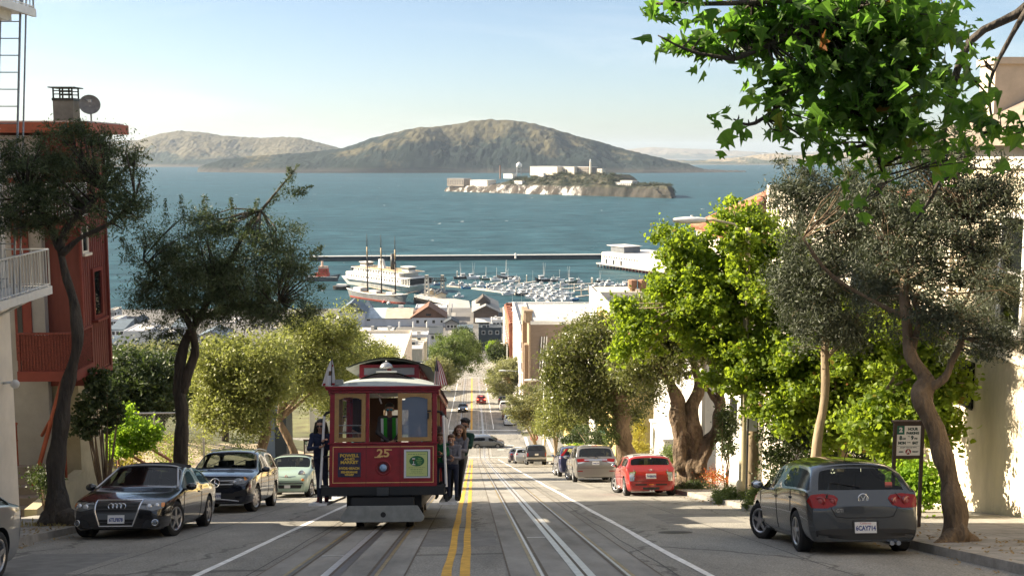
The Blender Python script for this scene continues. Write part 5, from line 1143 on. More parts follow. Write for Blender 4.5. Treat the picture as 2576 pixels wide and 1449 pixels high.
class Car:
 def __init__(s,name,label,cat,spec,pm,pos,heading,group=None,gm=None,steer=0.,lod=2,rimm=None,pitch=None,roofm=None,rearg=None):
  s.sp = spec; s.pm = pm
  p = V(pos); gsl = grade(p.y) if pitch is None else pitch
  ht = V((0,1,gsl)).normalized(); up = V((0,-gsl,1)).normalized(); rt = V((1,0,0))
  f = (ht * math.cos(heading) + rt * math.sin(heading)).normalized(); lf = up.cross(f)
  rot = Matrix((f,lf,up)).transposed()
  s.t = thing(name,label,cat,p,rot,group); s.lod = lod
  bm = car_body(spec); me = bpy.data.meshes.new('cage'); bm.to_mesh(me); bm.free()
  for _ in range(7): me.materials.append(pm)
  o = bpy.data.objects.new('cage',me); COL.objects.link(o)
  md = o.modifiers.new('s','SUBSURF'); md.levels = md.render_levels = lod
  r = spec['r']; tk = spec.get('track',spec['W'] - .23); s.wheels = [(spec['ax'][0],1,1),(spec['ax'][0],-1,1),(spec['ax'][1],1,0),(spec['ax'][1],-1,0)]
  cut = MB()
  for (x,sd,fr) in s.wheels:
   n = 32; a0 = sd * spec['W'] * .26; a1 = sd * (spec['W'] / 2 + .3); rr = r * spec.get('arch',1.13)
   cut.add([V((x + rr * math.cos(2 * math.pi * k / n),a,r + .01 + rr * math.sin(2 * math.pi * k / n))) for a in (a0,a1) for k in range(n)],[tuple(range(n)),tuple(range(n,2 * n))] + [(k,(k + 1) % n,n + (k + 1) % n,n + k) for k in range(n)])
  for _i in range(len(cut.m)): cut.m[_i] = 6
  co = cut.build('cut',[pm] * 7)
  b = o.modifiers.new('b','BOOLEAN'); b.operation = 'DIFFERENCE'; b.object = co; b.solver = 'EXACT'; b.material_mode = 'INDEX'
  full = eval_mesh(o)
  bmt = bmesh.new(); bmt.from_mesh(full); s.bvh = BVHTree.FromBMesh(bmt); bmt.free()
  bpy.data.objects.remove(o); bpy.data.objects.remove(co)
  gm = gm or G_CAR
  s.body = split_mats(full,[0,5,6],'body',[pm,roofm or pm,M_BLACKP],s.t); MW[s.body.name] = Matrix()
  for k,nm in GLASSNAMES.items():
   if k > 2:
    for sd in (1,-1): split_mats(full,[k],'side_window',[(rearg or gm) if k == 4 else gm],s.t,side=sd)
    continue
   split_mats(full,[k],nm,[(rearg or gm) if k in (2,4) else gm],s.t)
  bpy.data.meshes.remove(full)
  for (x,sd,fr) in s.wheels:
   wheel(s.t,x,sd * (tk / 2),r,spec.get('tw',.215),steer if fr else 0,rimm or M_RIM,sd,spec.get('spokes',5))
  s.interior()
 def interior(s):
  sp = s.sp; w = sp['W'] / 2 * .80; xc,xrf,xrr,xrg = sp['glass']; m = MB()
  m.bb(xrg + .05,xc - .1,-w,w,.34,.42); m.bb(xc - .45,xc - .02,-w,w,.6,.86)
  for y in (-.38,.38):
   for x in (.05,-.85) if sp['L'] > 3.4 else (0,):
    if x - .4 < xrg: continue
    m.box((x - .02,y,.62),(.5,.5,.16)); m.box((x - .32,y,.92),(.14,.48,.56),(0,-.18,0)); m.box((x - .41,y,1.25),(.1,.25,.17),(0,-.15,0))
  m.tube([(xc - .55 + .06 * math.cos(a),.38 + .18 * math.sin(a),.93 + .17 * math.cos(a)) for a in [i * math.pi / 8 for i in range(17)]],.014,5,False)
  m.build('interior',M_INT,s.t,bevel=.02)
  m = MB(); m.box(((xc + xrf) / 2 - .25,0,sp['H'] - .17),(.03,.22,.07)); m.build('inside_mirror',M_BLACKP,s.t)
 def hit(s,a,u,z,off):
  ob = abs(math.cos(R(a))) > .2; xe = math.copysign(s.sp['L'] / 2,math.cos(R(a))) if ob else 0
  a = R(a); d = V((-math.cos(a),-math.sin(a),0)); p = V((-math.sin(a),math.cos(a),0)) * u + V((xe,0,z)) - d * 6
  h = s.bvh.ray_cast(p,d)[0]
  if h is None:
   q = p + d * (6 - s.sp['W'] / 2); h = s.bvh.find_nearest(q)[0]
  return h - d * off
 def patch(s,name,poly,az,m,off=.006,cuts=2,parent=None,mirror=False,thick=0.):
  "surface piece whose outline poly is thrown on the body along azimuth az"
  res = None
  for mir in ((0,1) if mirror else (0,)):
   a = -az if mir else az; pl = [(-u,z) for u,z in poly] if mir else poly
   bm = bmesh.new(); f = bm.faces.new([bm.verts.new((u,z,0)) for u,z in pl])
   bmesh.ops.triangulate(bm,faces=[f])
   if cuts: bmesh.ops.subdivide_edges(bm,edges=bm.edges[:],cuts=cuts,use_grid_fill=True)
   for v in bm.verts: v.co = s.hit(a,v.co.x,v.co.y,off)
   bmesh.ops.recalc_face_normals(bm,faces=bm.faces)
   me = bpy.data.meshes.new(name); bm.to_mesh(me); bm.free(); me.materials.append(m)
   me.polygons.foreach_set('use_smooth',[True] * len(me.polygons))
   o = bpy.data.objects.new(name,me); COL.objects.link(o); o.parent = parent or s.t; res = o
   MW.setdefault(o.name,Matrix())
  return res
 def line(s,pts,az,wdt=.008,off=.002,m=None,name='panel_gap',parent=None,mirror=False,n=10):
  for mir in ((0,1) if mirror else (0,)):
   a = -az if mir else az; q = []
   for (p,r_) in zip(pts[:-1],pts[1:]):
    q += [s.hit(a,lerp(p[0],r_[0],i / n) * (-1 if mir else 1),lerp(p[1],r_[1],i / n),off) for i in range(n)]
   q.append(s.hit(a,pts[-1][0] * (-1 if mir else 1),pts[-1][1],off))
   mb = MB(); mb.tube(q,wdt / 2,4); mb.build(name,m or M_BLACKP,parent or s.body)
 def disc(s,name,u,z,rr,az,m,off=.01,dome=.02,parent=None,mirror=False,n=18,ry=None):
  for mir in ((0,1) if mirror else (0,)):
   a = -az if mir else az; c = s.hit(a,-u if mir else u,z,off); ar = R(a); nrm = V((math.cos(ar),math.sin(ar),0)); px = V((-math.sin(ar),math.cos(ar),0))
   mb = MB(); vs = []
   for k,(f,h) in enumerate(((1,-.03),(1,0),(.8,dome * .5),(.4,dome * .9),(.02,dome))):
    vs += [c + px * rr * f * math.cos(t) + V((0,0,(ry or rr) * f * math.sin(t))) + nrm * h for t in [2 * math.pi * i / n for i in range(n)]]
   mb.add(vs,[(i * n + k,i * n + (k + 1) % n,(i + 1) * n + (k + 1) % n,(i + 1) * n + k) for i in range(4) for k in range(n)])
   o = mb.build(name,m,parent or s.t,True)
  return o
 def plate(s,z,az,txt='',u=0.,wdt=.31,state=''):
  c = s.hit(az,u,z,.012); a = R(az); n = V((math.cos(a),math.sin(a),0)); px = V((-math.sin(a),math.cos(a),0)); up = V((0,0,1)); mb = MB()
  q = lambda x,y,d: c + px * x + up * y + n * d
  h = wdt * .5 / 2; w = wdt / 2
  mb.add([q(x,y,d) for d in (-.02,.008) for x,y in ((-w,-h),(w,-h),(w,h),(-w,h))],[(0,1,2,3),(4,5,6,7),(0,1,5,4),(1,2,6,5),(2,3,7,6),(3,0,4,7)])
  o = mb.build('licence_plate',M_PLATE,s.t)
  if txt:
   mb = MB(); mb.mi(0); lettering(mb,txt,wdt * .29,q(0,-.012,.011),px,up,squeeze=.80,bold=.004)
   if state: mb.mi(1); lettering(mb,state,wdt * .13,q(0,wdt * .185,.011),px,up)
   l = mb.build('plate_lettering',[M_PTXT,mat('plate_red',(.4,.05,.05),.6)],o)
  return o
 def mirrors(s,x,z,m,rr=.11):
  w = s.sp['W'] / 2
  for sd in (1,-1):
   mb = MB(); mb.ell((x,sd * (w + .08),z),(.075,rr,.075),12,8); mb.tube([(x,sd * (w - .06),z - .07),(x,sd * (w + .03),z - .03)],.03,6); mi = mb.build('wing_mirror',m,s.t,True); MW[mi.name] = Matrix()
   mb = MB(); mb.ell((x - .068,sd * (w + .085),z),(.012,rr * .82,.056),12,6); mb.build('mirror_glass',M_CHROME,mi,True)
 def doors(s,lines,handles,sill=True):
  for ln in lines: s.line([(-x,z) for x,z in ln],90,.010,mirror=True)
  for (x,z) in handles:
   for sd in (90,-90):
    c = s.hit(sd,-x if sd > 0 else x,z,.012); mb = MB(); mb.box(c,(.20,.03,.032)); mb.build('door_handle',s.pm,s.t,bevel=.008)
ring = lambda mb,c,ax,r,t,n=24: mb.tube([c + (ax[0] * math.cos(2 * math.pi * i / n) + ax[1] * math.sin(2 * math.pi * i / n)) * r for i in range(n + 1)],t,6,False)
PY,PZ = V((0,1,0)),V((0,0,1))
# ---- sizes of the kinds of car
def hatch_spec(L,W,H,hf=.72,hc=.97,r=.32,gc=.17,ax=None,nose=.9,**k):
 d = dict(L=L,W=W,H=H,gc=gc,r=r,ax=ax or (L / 2 - .86,-L / 2 + .78))
 d.update(k); return d
xL = lambda L,f: L / 2 - f
GOLF = dict(L=4.21,W=1.76,H=1.485,r=.32,ax=(1.25,-1.33),gc=.18,track=1.53,
   top=[(2.105,.60),(2.0,.70),(1.7,.80),(1.10,.97),(.30,1.40),(.0,1.47),(-.5,1.485),(-1.35,1.43),(-1.68,1.40),(-2.0,.92),(-2.07,.82),(-2.105,.74)],
   belt=[(2.105,.55),(1.9,.64),(1.1,.86),(0,.93),(-1.2,.98),(-2.0,.95),(-2.105,.70)],endcrease=.6,lift=.03,glass=(1.10,.25,-1.68,-2.0),plan=(.78,.94,.97,.90),tumble=.68,bpillar=-.18,cpillar=1,rw=.10)
MINI = dict(L=3.66,W=1.69,H=1.41,r=.31,ax=(1.24,-1.22),gc=.15,track=1.46,
   top=[(1.83,.56),(1.75,.68),(1.4,.82),(.92,.97),(.45,1.32),(.25,1.385),(-.4,1.41),(-1.3,1.37),(-1.48,1.33),(-1.68,.95),(-1.78,.82),(-1.83,.68)],
   belt=[(1.83,.52),(1.6,.66),(.9,.88),(0,.93),(-1.2,.95),(-1.7,.93),(-1.83,.66)],glass=(.92,.40,-1.48,-1.68),plan=(.78,.95,.96,.84),tumble=.77,bpillar=-.22,cpillar=1,rw=.07)
VAN = dict(L=5.1,W=2.0,H=1.74,r=.345,ax=(1.5,-1.5),gc=.2,track=1.74,
           top=[(2.55,.66),(2.45,.78),(2.1,.92),(1.5,1.08),(.55,1.62),(.2,1.72),(-.5,1.74),(-2.0,1.70),(-2.2,1.66),(-2.43,1.13),(-2.5,.95),(-2.55,.75)],
           belt=[(2.55,.62),(2.2,.78),(1.5,1.0),(0,1.05),(-1.5,1.08),(-2.45,1.08),(-2.55,.72)],glass=(1.5,.5,-2.2,-2.44),plan=(.75,.94,.96,.88),tumble=.76,bpillar=.0,rw=.1)
SUV = dict(L=4.66,W=1.92,H=1.70,r=.36,ax=(1.45,-1.42),gc=.22,track=1.62,
           top=[(2.33,.74),(2.26,.92),(2.0,1.02),(1.12,1.14),(.35,1.60),(.05,1.68),(-.6,1.70),(-1.6,1.64),(-1.8,1.60),(-2.14,1.12),(-2.25,1.0),(-2.33,.8)],
           belt=[(2.33,.70),(2.15,.88),(1.1,1.02),(0,1.05),(-1.2,1.1),(-2.15,1.08),(-2.33,.74)],glass=(1.12,.30,-1.8,-2.15),plan=(.84,.96,.95,.84),tumble=.73,bpillar=-.25,tw=.24,spokes=10)
CABRIO = dict(L=4.63,W=1.85,H=1.42,r=.335,ax=(1.42,-1.33),gc=.16,track=1.60,
              top=[(2.315,.56),(2.24,.70),(1.9,.80),(.98,.94),(.22,1.36),(.0,1.41),(-.4,1.42),(-1.0,1.33),(-1.15,1.29),(-1.62,.98),(-2.2,.93),(-2.315,.74)],
              belt=[(2.315,.52),(2.1,.68),(1.0,.86),(0,.90),(-1.0,.94),(-2.2,.88),(-2.315,.70)],glass=(.98,.18,-1.15,-1.62),plan=(.82,.95,.95,.84),tumble=.74,bpillar=-.35,cpillar=1,aw=.05,roofcut=True,tw=.235)
FIAT = dict(L=3.55,W=1.63,H=1.49,r=.29,ax=(1.16,-1.14),gc=.17,track=1.41,
   top=[(1.775,.58),(1.7,.76),(1.4,.90),(.98,1.00),(.40,1.40),(.15,1.47),(-.4,1.49),(-1.1,1.43),(-1.3,1.37),(-1.6,.98),(-1.72,.85),(-1.775,.7)],
   belt=[(1.775,.54),(1.55,.74),(1.0,.92),(0,.95),(-1.1,.97),(-1.62,.93),(-1.775,.66)],glass=(.98,.35,-1.3,-1.6),plan=(.76,.94,.95,.82),tumble=.74,bpillar=-.25,cpillar=1)
OLDSUV = dict(L=4.7,W=1.83,H=1.78,r=.37,ax=(1.45,-1.3),gc=.28,track=1.55,
              top=[(2.35,.85),(2.28,1.0),(1.1,1.12),(.55,1.68),(.3,1.76),(-.5,1.78),(-2.0,1.77),(-2.15,1.74),(-2.26,1.15),(-2.3,1.0),(-2.35,.8)],
              belt=[(2.35,.82),(2.2,.98),(1.1,1.08),(-2.2,1.12),(-2.35,.78)],glass=(1.1,.5,-2.15,-2.26),plan=(.9,.97,.97,.94),tumble=.84,bpillar=-.2,rw=.08)
SEDAN = dict(L=4.6,W=1.8,H=1.45,r=.32,ax=(1.35,-1.35),gc=.18,track=1.56,
             top=[(2.3,.58),(2.2,.72),(1.8,.82),(1.05,.96),(.2,1.40),(-.1,1.45),(-.6,1.45),(-1.1,1.36),(-1.75,1.02),(-2.2,.97),(-2.3,.75)],
             belt=[(2.3,.54),(2.1,.68),(1.0,.88),(-1.2,.95),(-2.2,.92),(-2.3,.70)],glass=(1.05,.15,-1.05,-1.75),plan=(.8,.94,.94,.82),tumble=.72,bpillar=-.3)
UP,DN = math.pi,0.0
def lamp_pair(c,name,poly,az,m,**k): c.patch(name,poly,az,m,mirror=True,**k)
# ---------------- dark grey hatchback (right,near)
P_GREY = paint('graphite',(.06,.066,.072),.6,.2)
c = Car('hatchback','dark grey five door hatchback with round red lamps parked nearest on the right','car',GOLF,P_GREY,street(5.98,18.7),R(1.0),steer=R(24))
c.doors([[(1.0,.30),(.98,.86)],[(-.15,.30),(-.15,.93)],[(-1.05,.62),(-1.1,.96)],[(1.0,.28),(-.95,.28)]],[(-.05,.82),(-1.0,.84)])
c.line([(-.52,.92),(-.50,.70),(-.44,.585),(-.3,.565),(.3,.565),(.44,.585),(.50,.70),(.52,.92)],180,.012)
c.patch('bumper_insert',[(-.82,.24),(.82,.24),(.84,.36),(.6,.40),(-.6,.40),(-.84,.36)],180,M_BLACKP,.004)
RT = [(.50,.84),(.52,.745),(.66,.70),(.86,.705),(.93,.80),(.88,.90),(.70,.93),(.56,.91)]
for sd in (1,-1):
 az = 180 + sd * -28
 pl = [((u - .40) * 1.0 * sd * -1 + (-.30) * sd * 1,z) for u,z in RT]
for az,sg in ((152,-1),(208,1)):
 pl = [(sg * u,z) for u,z in ((.36,.85),(.38,.755),(.50,.71),(.72,.715),(.80,.81),(.74,.905),(.58,.925),(.42,.90))]
 tl = c.patch('tail_lamp',pl,az,M_REDL,.010,3)
 for (u,z,r_) in ((.60,.81,.075),(.44,.81,.06)):
  c.disc('lamp_ring',sg * u,z,r_,az,mat('lamp_ring_dark',(.22,.01,.01),.2,coat=1),.014,.006,parent=tl); c.disc('lamp_centre',sg * u,z,r_ * .5,az,mat('pink_lamp',(.30,.08,.08),.25),.02,.01,parent=tl)
h = c.hit(180,0,.845,.012); mb = MB(); ring(mb,h,(PY,PZ),.075,.008)
for a,b in (((-.045,.058),(0,-.01)),((.045,.058),(0,-.01)),((-.065,.03),(-.03,-.062)),((-.03,-.062),(0,.0)),((0,.0),(.03,-.062)),((.03,-.062),(.065,.03))): mb.tube([h + PY * a[0] + PZ * a[1],h + PY * b[0] + PZ * b[1]],.007,5)
mb.build('emblem',M_CHROME,c.t); mb = MB(); lettering(mb,'GTI',.07,c.hit(180,-.40,.66,.008) if False else c.hit(180,-.38,.67,.012),V((0,-1,0)),PZ); mb.build('model_lettering',M_CHROME,c.t)
c.plate(.42,180,'6CAY714',0,.33,'California'); c.mirrors(.82,.98,P_GREY)
mb = MB(); mb.box(c.hit(180,0,.42,.0),(.02,.40,.19)); mb.build('plate_recess',M_BLACKP,c.t)
c.patch('spoiler',[(-.56,1.405),(.56,1.405),(.58,1.44),(-.58,1.44)],180,P_GREY,.05,3)
mb = MB();
for u in (-.47,-.37): p = c.hit(180,-u,.25,0); mb.lathe([(.035,-.06),(.035,.03),(.03,.03),(.03,-.05)],p + V((-.02,0,-.06)),'X',12)
mb.build('tailpipe',M_CHROME,c.t)
mb = MB(); q = [c.hit(180,u,z,.012) for u,z in ((0,1.02),(-.25,1.06),(-.45,1.09))]; mb.tube(q,.01,5); mb.build('rear_wiper',M_BLACKP,c.t)
mb = MB(); p = c.hit(180,.45,1.05,.004); mb.box(p,(.004,.11,.08)); mb.build('window_sticker',mat('sticker_red',(.5,.12,.1),.6),c.t)
mb = MB(); mb.tube([(-1.2,0,1.44),(-1.45,0,1.62)],.008,5); mb.build('aerial',M_BLACKP,c.t)
# ---------------- red small car with white roof
P_REDC = paint('chili_red',(.27,.012,.010),.0,.32); P_WHR = paint('white_roof',(.72,.70,.66),0,.35)
s_ = dict(MINI,roofcut=True)
c = Car('small_hatchback','small red two door hatchback with white roof and white tail lamps','car',s_,P_REDC,street(5.85,38.4),0,steer=R(26),roofm=P_WHR)
c.doors([[(.85,.28),(.85,.88)],[(-.35,.28),(-.4,.93)]],[(-.25,.80)])
for az,sg in ((158,-1),(202,1)):
 tl = c.patch('tail_lamp',[(sg * u,z) for u,z in ((.50,.79),(.655,.77),(.64,.53),(.545,.53))],az,M_LENS,.010,2)
 c.patch('lamp_rim',[(sg * u,z) for u,z in ((.48,.815),(.675,.79),(.655,.505),(.525,.505))],az,M_CHROME,.006,2,parent=tl)
c.plate(.66,180,'7WBR076',0,.33); c.mirrors(.72,.98,M_BLACKP,.10)
c.patch('bumper_grille',[(.2,.37),(.5,.37),(.5,.42),(.2,.42)],180,M_BLACKP,.006,1,mirror=True) if False else [c.patch('bumper_grille',[(a,.36),(b,.36),(b,.41),(a,.41)],180,M_BLACKP,.006,1) for a,b in ((.15,.52),(-.52,-.15))]
c.patch('lower_trim',[(-.74,.19),(.74,.19),(.76,.30),(-.76,.30)],180,M_BLACKP,.005)
c.patch('handle_bar',[(-.24,.765),(.24,.765),(.22,.80),(-.22,.80)],180,P_REDC,.03,1)
h = c.hit(180,0,.86,.012); mb = MB(); ring(mb,h,(PY,PZ),.028,.006,14); mb.tube([h + PY * .03,h + PY * .10 + PZ * .01],.006,5); mb.tube([h - PY * .03,h - PY * .10 + PZ * .01],.006,5); mb.build('emblem',M_CHROME,c.t)
for u in (-.05,.05): p = c.hit(180,u,.2,0); mb = MB(); mb.lathe([(.035,-.06),(.035,.02),(.028,.02),(.028,-.05)],p + V((-.03,0,-.02)),'X',10); mb.build('tailpipe',M_CHROME,c.t)
for s1,wt in ((1,.04),(-1,.04)): pass
c.patch('lit_reflector',[(-.08,.375),(.08,.375),(.08,.405),(-.08,.405)],180,M_AMBER,.008,1)
c.line([(-.55,.88),(-.58,.50),(.58,.50),(.55,.88)],180,.012)
# ---------------- grey minivan
P_VAN = paint('warm_grey',(.20,.19,.18),.5,.3)
c = Car('minivan','grey brown minivan with wide dark rear window parked behind the red car','car',VAN,P_VAN,street(5.55,53),0,steer=R(20),rearg=G_DARK)
c.doors([[(1.2,.3),(1.15,1.0)],[(.05,.3),(.05,1.05)],[(-1.3,.6),(-1.3,1.08)],[(-1.2,.95),(-2.3,.97)]],[(.15,.92),(-.15,.92)])
for az,sg in ((162,-1),(198,1)):
 tl = c.patch('tail_lamp',[(sg * u,z) for u,z in ((.28,1.05),(.30,.96),(.80,.92),(.86,1.06),(.62,1.08))],az,M_REDL,.010,3)
 c.patch('reversing_lamp',[(sg * u,z) for u,z in ((.45,.95),(.80,.91),(.78,.85),(.62,.86))],az,M_LENS,.011,2,parent=tl)
c.patch('chrome_bar',[(-.52,1.0),(.52,1.0),(.52,1.045),(-.52,1.045)],180,M_CHROME,.02,2)
h = c.hit(180,0,1.10,.016); mb = MB()
for a,b in (((-.05,.05),(-.04,-.05)),((.05,.05),(.04,-.05)),((-.045,0),(.045,0))): mb.tube([h + PY * a[0] + PZ * a[1],h + PY * b[0] + PZ * b[1]],.013,5)
mb.build('emblem',M_CHROME,c.t)
c.plate(.87,180,'7ABC214',0,.31); c.mirrors(1.1,1.12,P_VAN)
c.line([(-.82,1.05),(-.80,.66),(.80,.66),(.82,1.05)],180,.014)
for u in (-.72,.72): c.patch('reflector',[(u - .12,.50),(u + .12,.50),(u + .12,.54),(u - .12,.54)],180,M_REDL,.006,1)
c.patch('high_brake_lamp',[(-.14,1.64),(.14,1.64),(.14,1.68),(-.14,1.68)],180,M_REDL,.03,1)
mb = MB(); mb.tube([c.hit(180,u,z,.012) for u,z in ((.12,1.14),(-.1,1.19),(-.4,1.16))],.012,5); mb.build('rear_wiper',M_BLACKP,c.t)
# ---------------- dark blue small suv behind the minivan
P_BLUE = paint('dark_blue',(.03,.035,.09),.4,.3)
c = Car('compact_suv','dark blue compact suv with tall red corner lamps ahead of the minivan','car',dict(SUV,L=4.4,ax=(1.35,-1.3)),P_BLUE,street(5.5,62),0,steer=R(15),lod=1)
for az,sg in ((150,-1),(210,1)): c.patch('tail_lamp',[(sg * u,z) for u,z in ((.50,1.50),(.60,1.50),(.82,1.0),(.66,.98))],az,M_REDL,.012,2)
c.plate(.8,180); c.mirrors(.8,1.1,P_BLUE)
# ---------------- old black suv,two cars ahead of it
P_BLK = paint('black',(.012,.012,.013),.1,.3)
c = Car('boxy_suv','boxy old black suv with pale rear bumper parked on the right','car',OLDSUV,P_BLK,street(5.5,99.5),0,lod=1,rearg=G_DARK)
mb = MB(); mb.bb(-2.5,-2.3,-.86,.86,.5,.66); mb.build('bumper',mat('bumper_grey',(.4,.39,.37),.4,.5),c.t,bevel=.03)
for u in (-.80,.80): c.patch('tail_lamp',[(u - .08,.75),(u + .08,.75),(u + .08,1.05),(u - .08,1.05)],180,M_REDL,.01,1)
c.plate(.9,180); c.mirrors(.9,1.2,P_BLK)
P_SILV = paint('silver',(.42,.43,.44),.6,.3)
c = Car('estate_car','silver estate car parked just beyond the boxy black suv','car',dict(VAN,H=1.5,W=1.8,track=1.56,L=4.6,r=.32,ax=(1.35,-1.3),top=[(x * .9,z * .86) for x,z in VAN['top']],belt=[(x * .9,z * .88) for x,z in VAN['belt']],glass=tuple(x * .9 for x in VAN['glass'])),P_SILV,street(4.75,106.5),0,lod=1)
for u in (-.74,.74): c.patch('tail_lamp',[(u - .12,.84),(u + .12,.84),(u + .12,.98),(u - .12,.98)],180,M_REDL,.012,1)
c.plate(.7,180)
P_WHT = paint('white',(.6,.6,.6),0,.35)
c = Car('sedan','dark sedan at the front of the right row before the crossing','car',SEDAN,paint('dark_plum',(.05,.03,.045)),street(4.45,114),0,lod=1)
for u in (-.7,.7): c.patch('tail_lamp',[(u - .14,.78),(u + .14,.78),(u + .14,.9),(u - .14,.9)],180,M_REDL,.012,1)
# ---------------- crossing the intersection
P_SLATE = paint('slate_grey',(.13,.14,.15),.5,.3)
MPV = dict(VAN,L=4.6,W=1.78,H=1.64,r=.315,ax=(1.4,-1.35),track=1.53,top=[(x * .9,z * .94) for x,z in VAN['top']],belt=[(x * .9,z * .93) for x,z in VAN['belt']],glass=tuple(x * .9 for x in VAN['glass']))
pc = onroad(1226,1127)
c = Car('minivan','slate grey people carrier seen side on crossing the intersection','car',MPV,P_SLATE,street(pc.x,pc.y + .9,.012),R(90),lod=2,pitch=0.0)
c.doors([[(1.0,.3),(.95,.9)],[(.0,.3),(.0,.95)],[(-1.05,.6),(-1.1,.98)]],[(.05,.82),(-.95,.84)])
c.t.rotation_euler = Euler((grade(pc.y),0,0)).to_matrix().to_4x4().to_3x3().to_euler() if False else c.t.rotation_euler
lamp_pair(c,'headlamp',[(.45,.66),(.80,.70),(.82,.82),(.55,.78)],20,M_LENS); lamp_pair(c,'tail_lamp',[(-.5,1.1),(-.8,1.1),(-.8,.85),(-.6,.85)],160,M_REDL); c.mirrors(.9,1.02,P_SLATE)
# ---------------- below the intersection
far = [('hatchback','white hatchback first in the row below the crossing',MPV,P_WHT,1265,1071,.0),('compact_suv','dark red car second in the row below the crossing',SUV,paint('dark_red',(.12,.02,.02)),1258,1056,0),('estate_car','white car with dark rear window third in the row below the crossing',VAN,P_WHT,1253,1033,0),('compact_suv','black suv farthest in the row below the crossing',SUV,P_BLK,1248,1019,0)]
for nm,lab,sp,pm,px,py,hd in far:
 p = onroad(px,py); c = Car(nm,lab,'car',sp,pm,street(5.6,p.y + 2),0,lod=1,rearg=G_DARK,group='cars parked below the crossing')
 zb = .9 if sp is not SUV else 1.0
 for u in (-.72,.72): c.patch('tail_lamp',[(u - .13,zb),(u + .13,zb),(u + .13,zb + .13),(u - .13,zb + .13)],180,M_REDL,.012,1)
 c.plate(.72,180)
p = onroad(1210,1017)
c = Car('sedan','dark red car with lit brake lamps driving away down the lower street','car',dict(SUV,H=1.55),paint('deep_red',(.16,.012,.012)),street(1.55,p.y + 2),0,lod=1,rearg=G_DARK)
for u in (-.70,.70): c.patch('brake_lamp',[(u - .17,.9),(u + .17,.9),(u + .17,1.08),(u - .17,1.08)],180,M_REDLB,.014,1)
c.patch('high_brake_lamp',[(-.2,1.5),(.2,1.5),(.2,1.54),(-.2,1.54)],180,M_REDLB,.03,1); c.plate(.7,180)
p = onroad(1167,1038)
c = Car('sedan','black car with lit yellow headlamps coming up the lower street','car',SEDAN,P_BLK,street(-1.75,p.y + 2.3),UP,lod=1)
for u in (-.66,.66): c.disc('headlamp',u,.66,.11,0,mat('lit_headlamp',(.9,.7,.4),.2,emit=(1,.72,.32,9)),.015,.03)
c.plate(.45,0)
# ---------------- left row,facing up the hill
P_BLACKC = paint('deep_black',(.012,.012,.014),.2,.2)
M_HOOD = mat('black_canvas',(.014,.013,.014),.9,bump=.2,bscale=80)
c = Car('convertible','black convertible with closed canvas hood and wide framed grille parked on the left','car',CABRIO,P_BLACKC,street(-6.72,23.45),UP,steer=R(-14),roofm=M_HOOD)
c.doors([[(.92,.25),(.90,.86)],[(-.55,.25),(-.6,.92)]],[(-.42,.80)])
gp = [(-.43,.73),(.43,.73),(.40,.52),(.31,.26),(-.31,.26),(-.40,.52)]
gr_ = c.patch('grille',gp,0,mat('grille_black',(.012,.012,.012),.4),.006,3)
mb = MB(); fr_ = [c.hit(0,u,z,.015) for i in range(6) for u,z in [(lerp(gp[i][0],gp[(i + 1) % 6][0],k / 6),lerp(gp[i][1],gp[(i + 1) % 6][1],k / 6)) for k in range(6)]]; mb.tube(fr_ + [fr_[0]],.016,6,False); mb.build('grille_frame',M_CHROME,gr_)
mb = MB()
for i in range(7): z = .69 - i * .06; w_ = lerp(.40,.33,i / 7); mb.tube([c.hit(0,-w_ + 2 * w_ * k / 8,z,.010) for k in range(9)],.007,4)
mb.build('grille_bars',mat('grille_bar_grey',(.08,.08,.085),.35,.5),gr_)
c.patch('plate_holder',[(-.39,.50),(.39,.50),(.36,.38),(-.36,.38)],0,mat('holder_grey',(.10,.11,.12),.4),.016,2,parent=gr_)
mb = MB()
for k in range(4): ring(mb,c.hit(0,0,.625,.024) + PY * (k - 1.5) * .075,(PY,PZ),.05,.009)
mb.build('emblem',M_CHROME,c.t); c.plate(.385,0,'6TLF878',0,.31)
for az,sg in ((24,1),(-24,-1)):
 hl = c.patch('headlamp',[(sg * u,z) for u,z in ((-.36,.59),(-.08,.545),(.08,.60),(.12,.70),(-.05,.70),(-.27,.675))],az,M_LENSD,.008,3) if False else c.patch('headlamp',[(sg * u,z) for u,z in ((-.38 + .76,.58),(.62,.535),(.84,.59),(.86,.69),(.66,.70),(.45,.665))],az,M_LENSD,.008,3)
 c.disc('lamp_bulb',sg * .56,.61,.055,az,M_LENS,.014,.02,parent=hl); c.disc('lamp_bulb',sg * .70,.625,.05,az,M_LENS,.014,.02,parent=hl); c.patch('indicator',[(sg * u,z) for u,z in ((.78,.60),(.85,.61),(.86,.68),(.79,.68))],az,M_AMBER,.014,1,parent=hl)
 c.patch('lower_intake',[(sg * u,z) for u,z in ((.42,.22),(.76,.24),(.76,.40),(.50,.36))],az,M_BLACKP,.005,2); fl = c.disc('fog_lamp',sg * .66,.32,.048,az,M_LENSD,.010,.006)
 mb = MB(); ax_ = V((math.cos(R(az)),math.sin(R(az)),0)); ring(mb,c.hit(az,sg * .66,.32,.016),(V((-ax_.y,ax_.x,0)),PZ),.056,.008,18); mb.build('fog_lamp_ring',M_CHROME,fl)
c.patch('lip_trim',[(-.80,.175),(.80,.175),(.78,.195),(-.78,.195)],0,M_CHROME,.012,3)
mb = MB()
for sd in (1,-1): mb.tube([c.bvh.find_nearest(V((lerp(1.02,.24,t),sd * lerp(.80,.60,t),lerp(.94,1.33,t))))[0] + V((.012,sd * .006,.012)) for t in [i / 8 for i in range(9)]],.022,6)
mb.tube([c.bvh.find_nearest(V((.22,y * .6,1.36)))[0] + V((.008,0,.012)) for y in [-1 + i / 6 for i in range(13)]],.022,6)
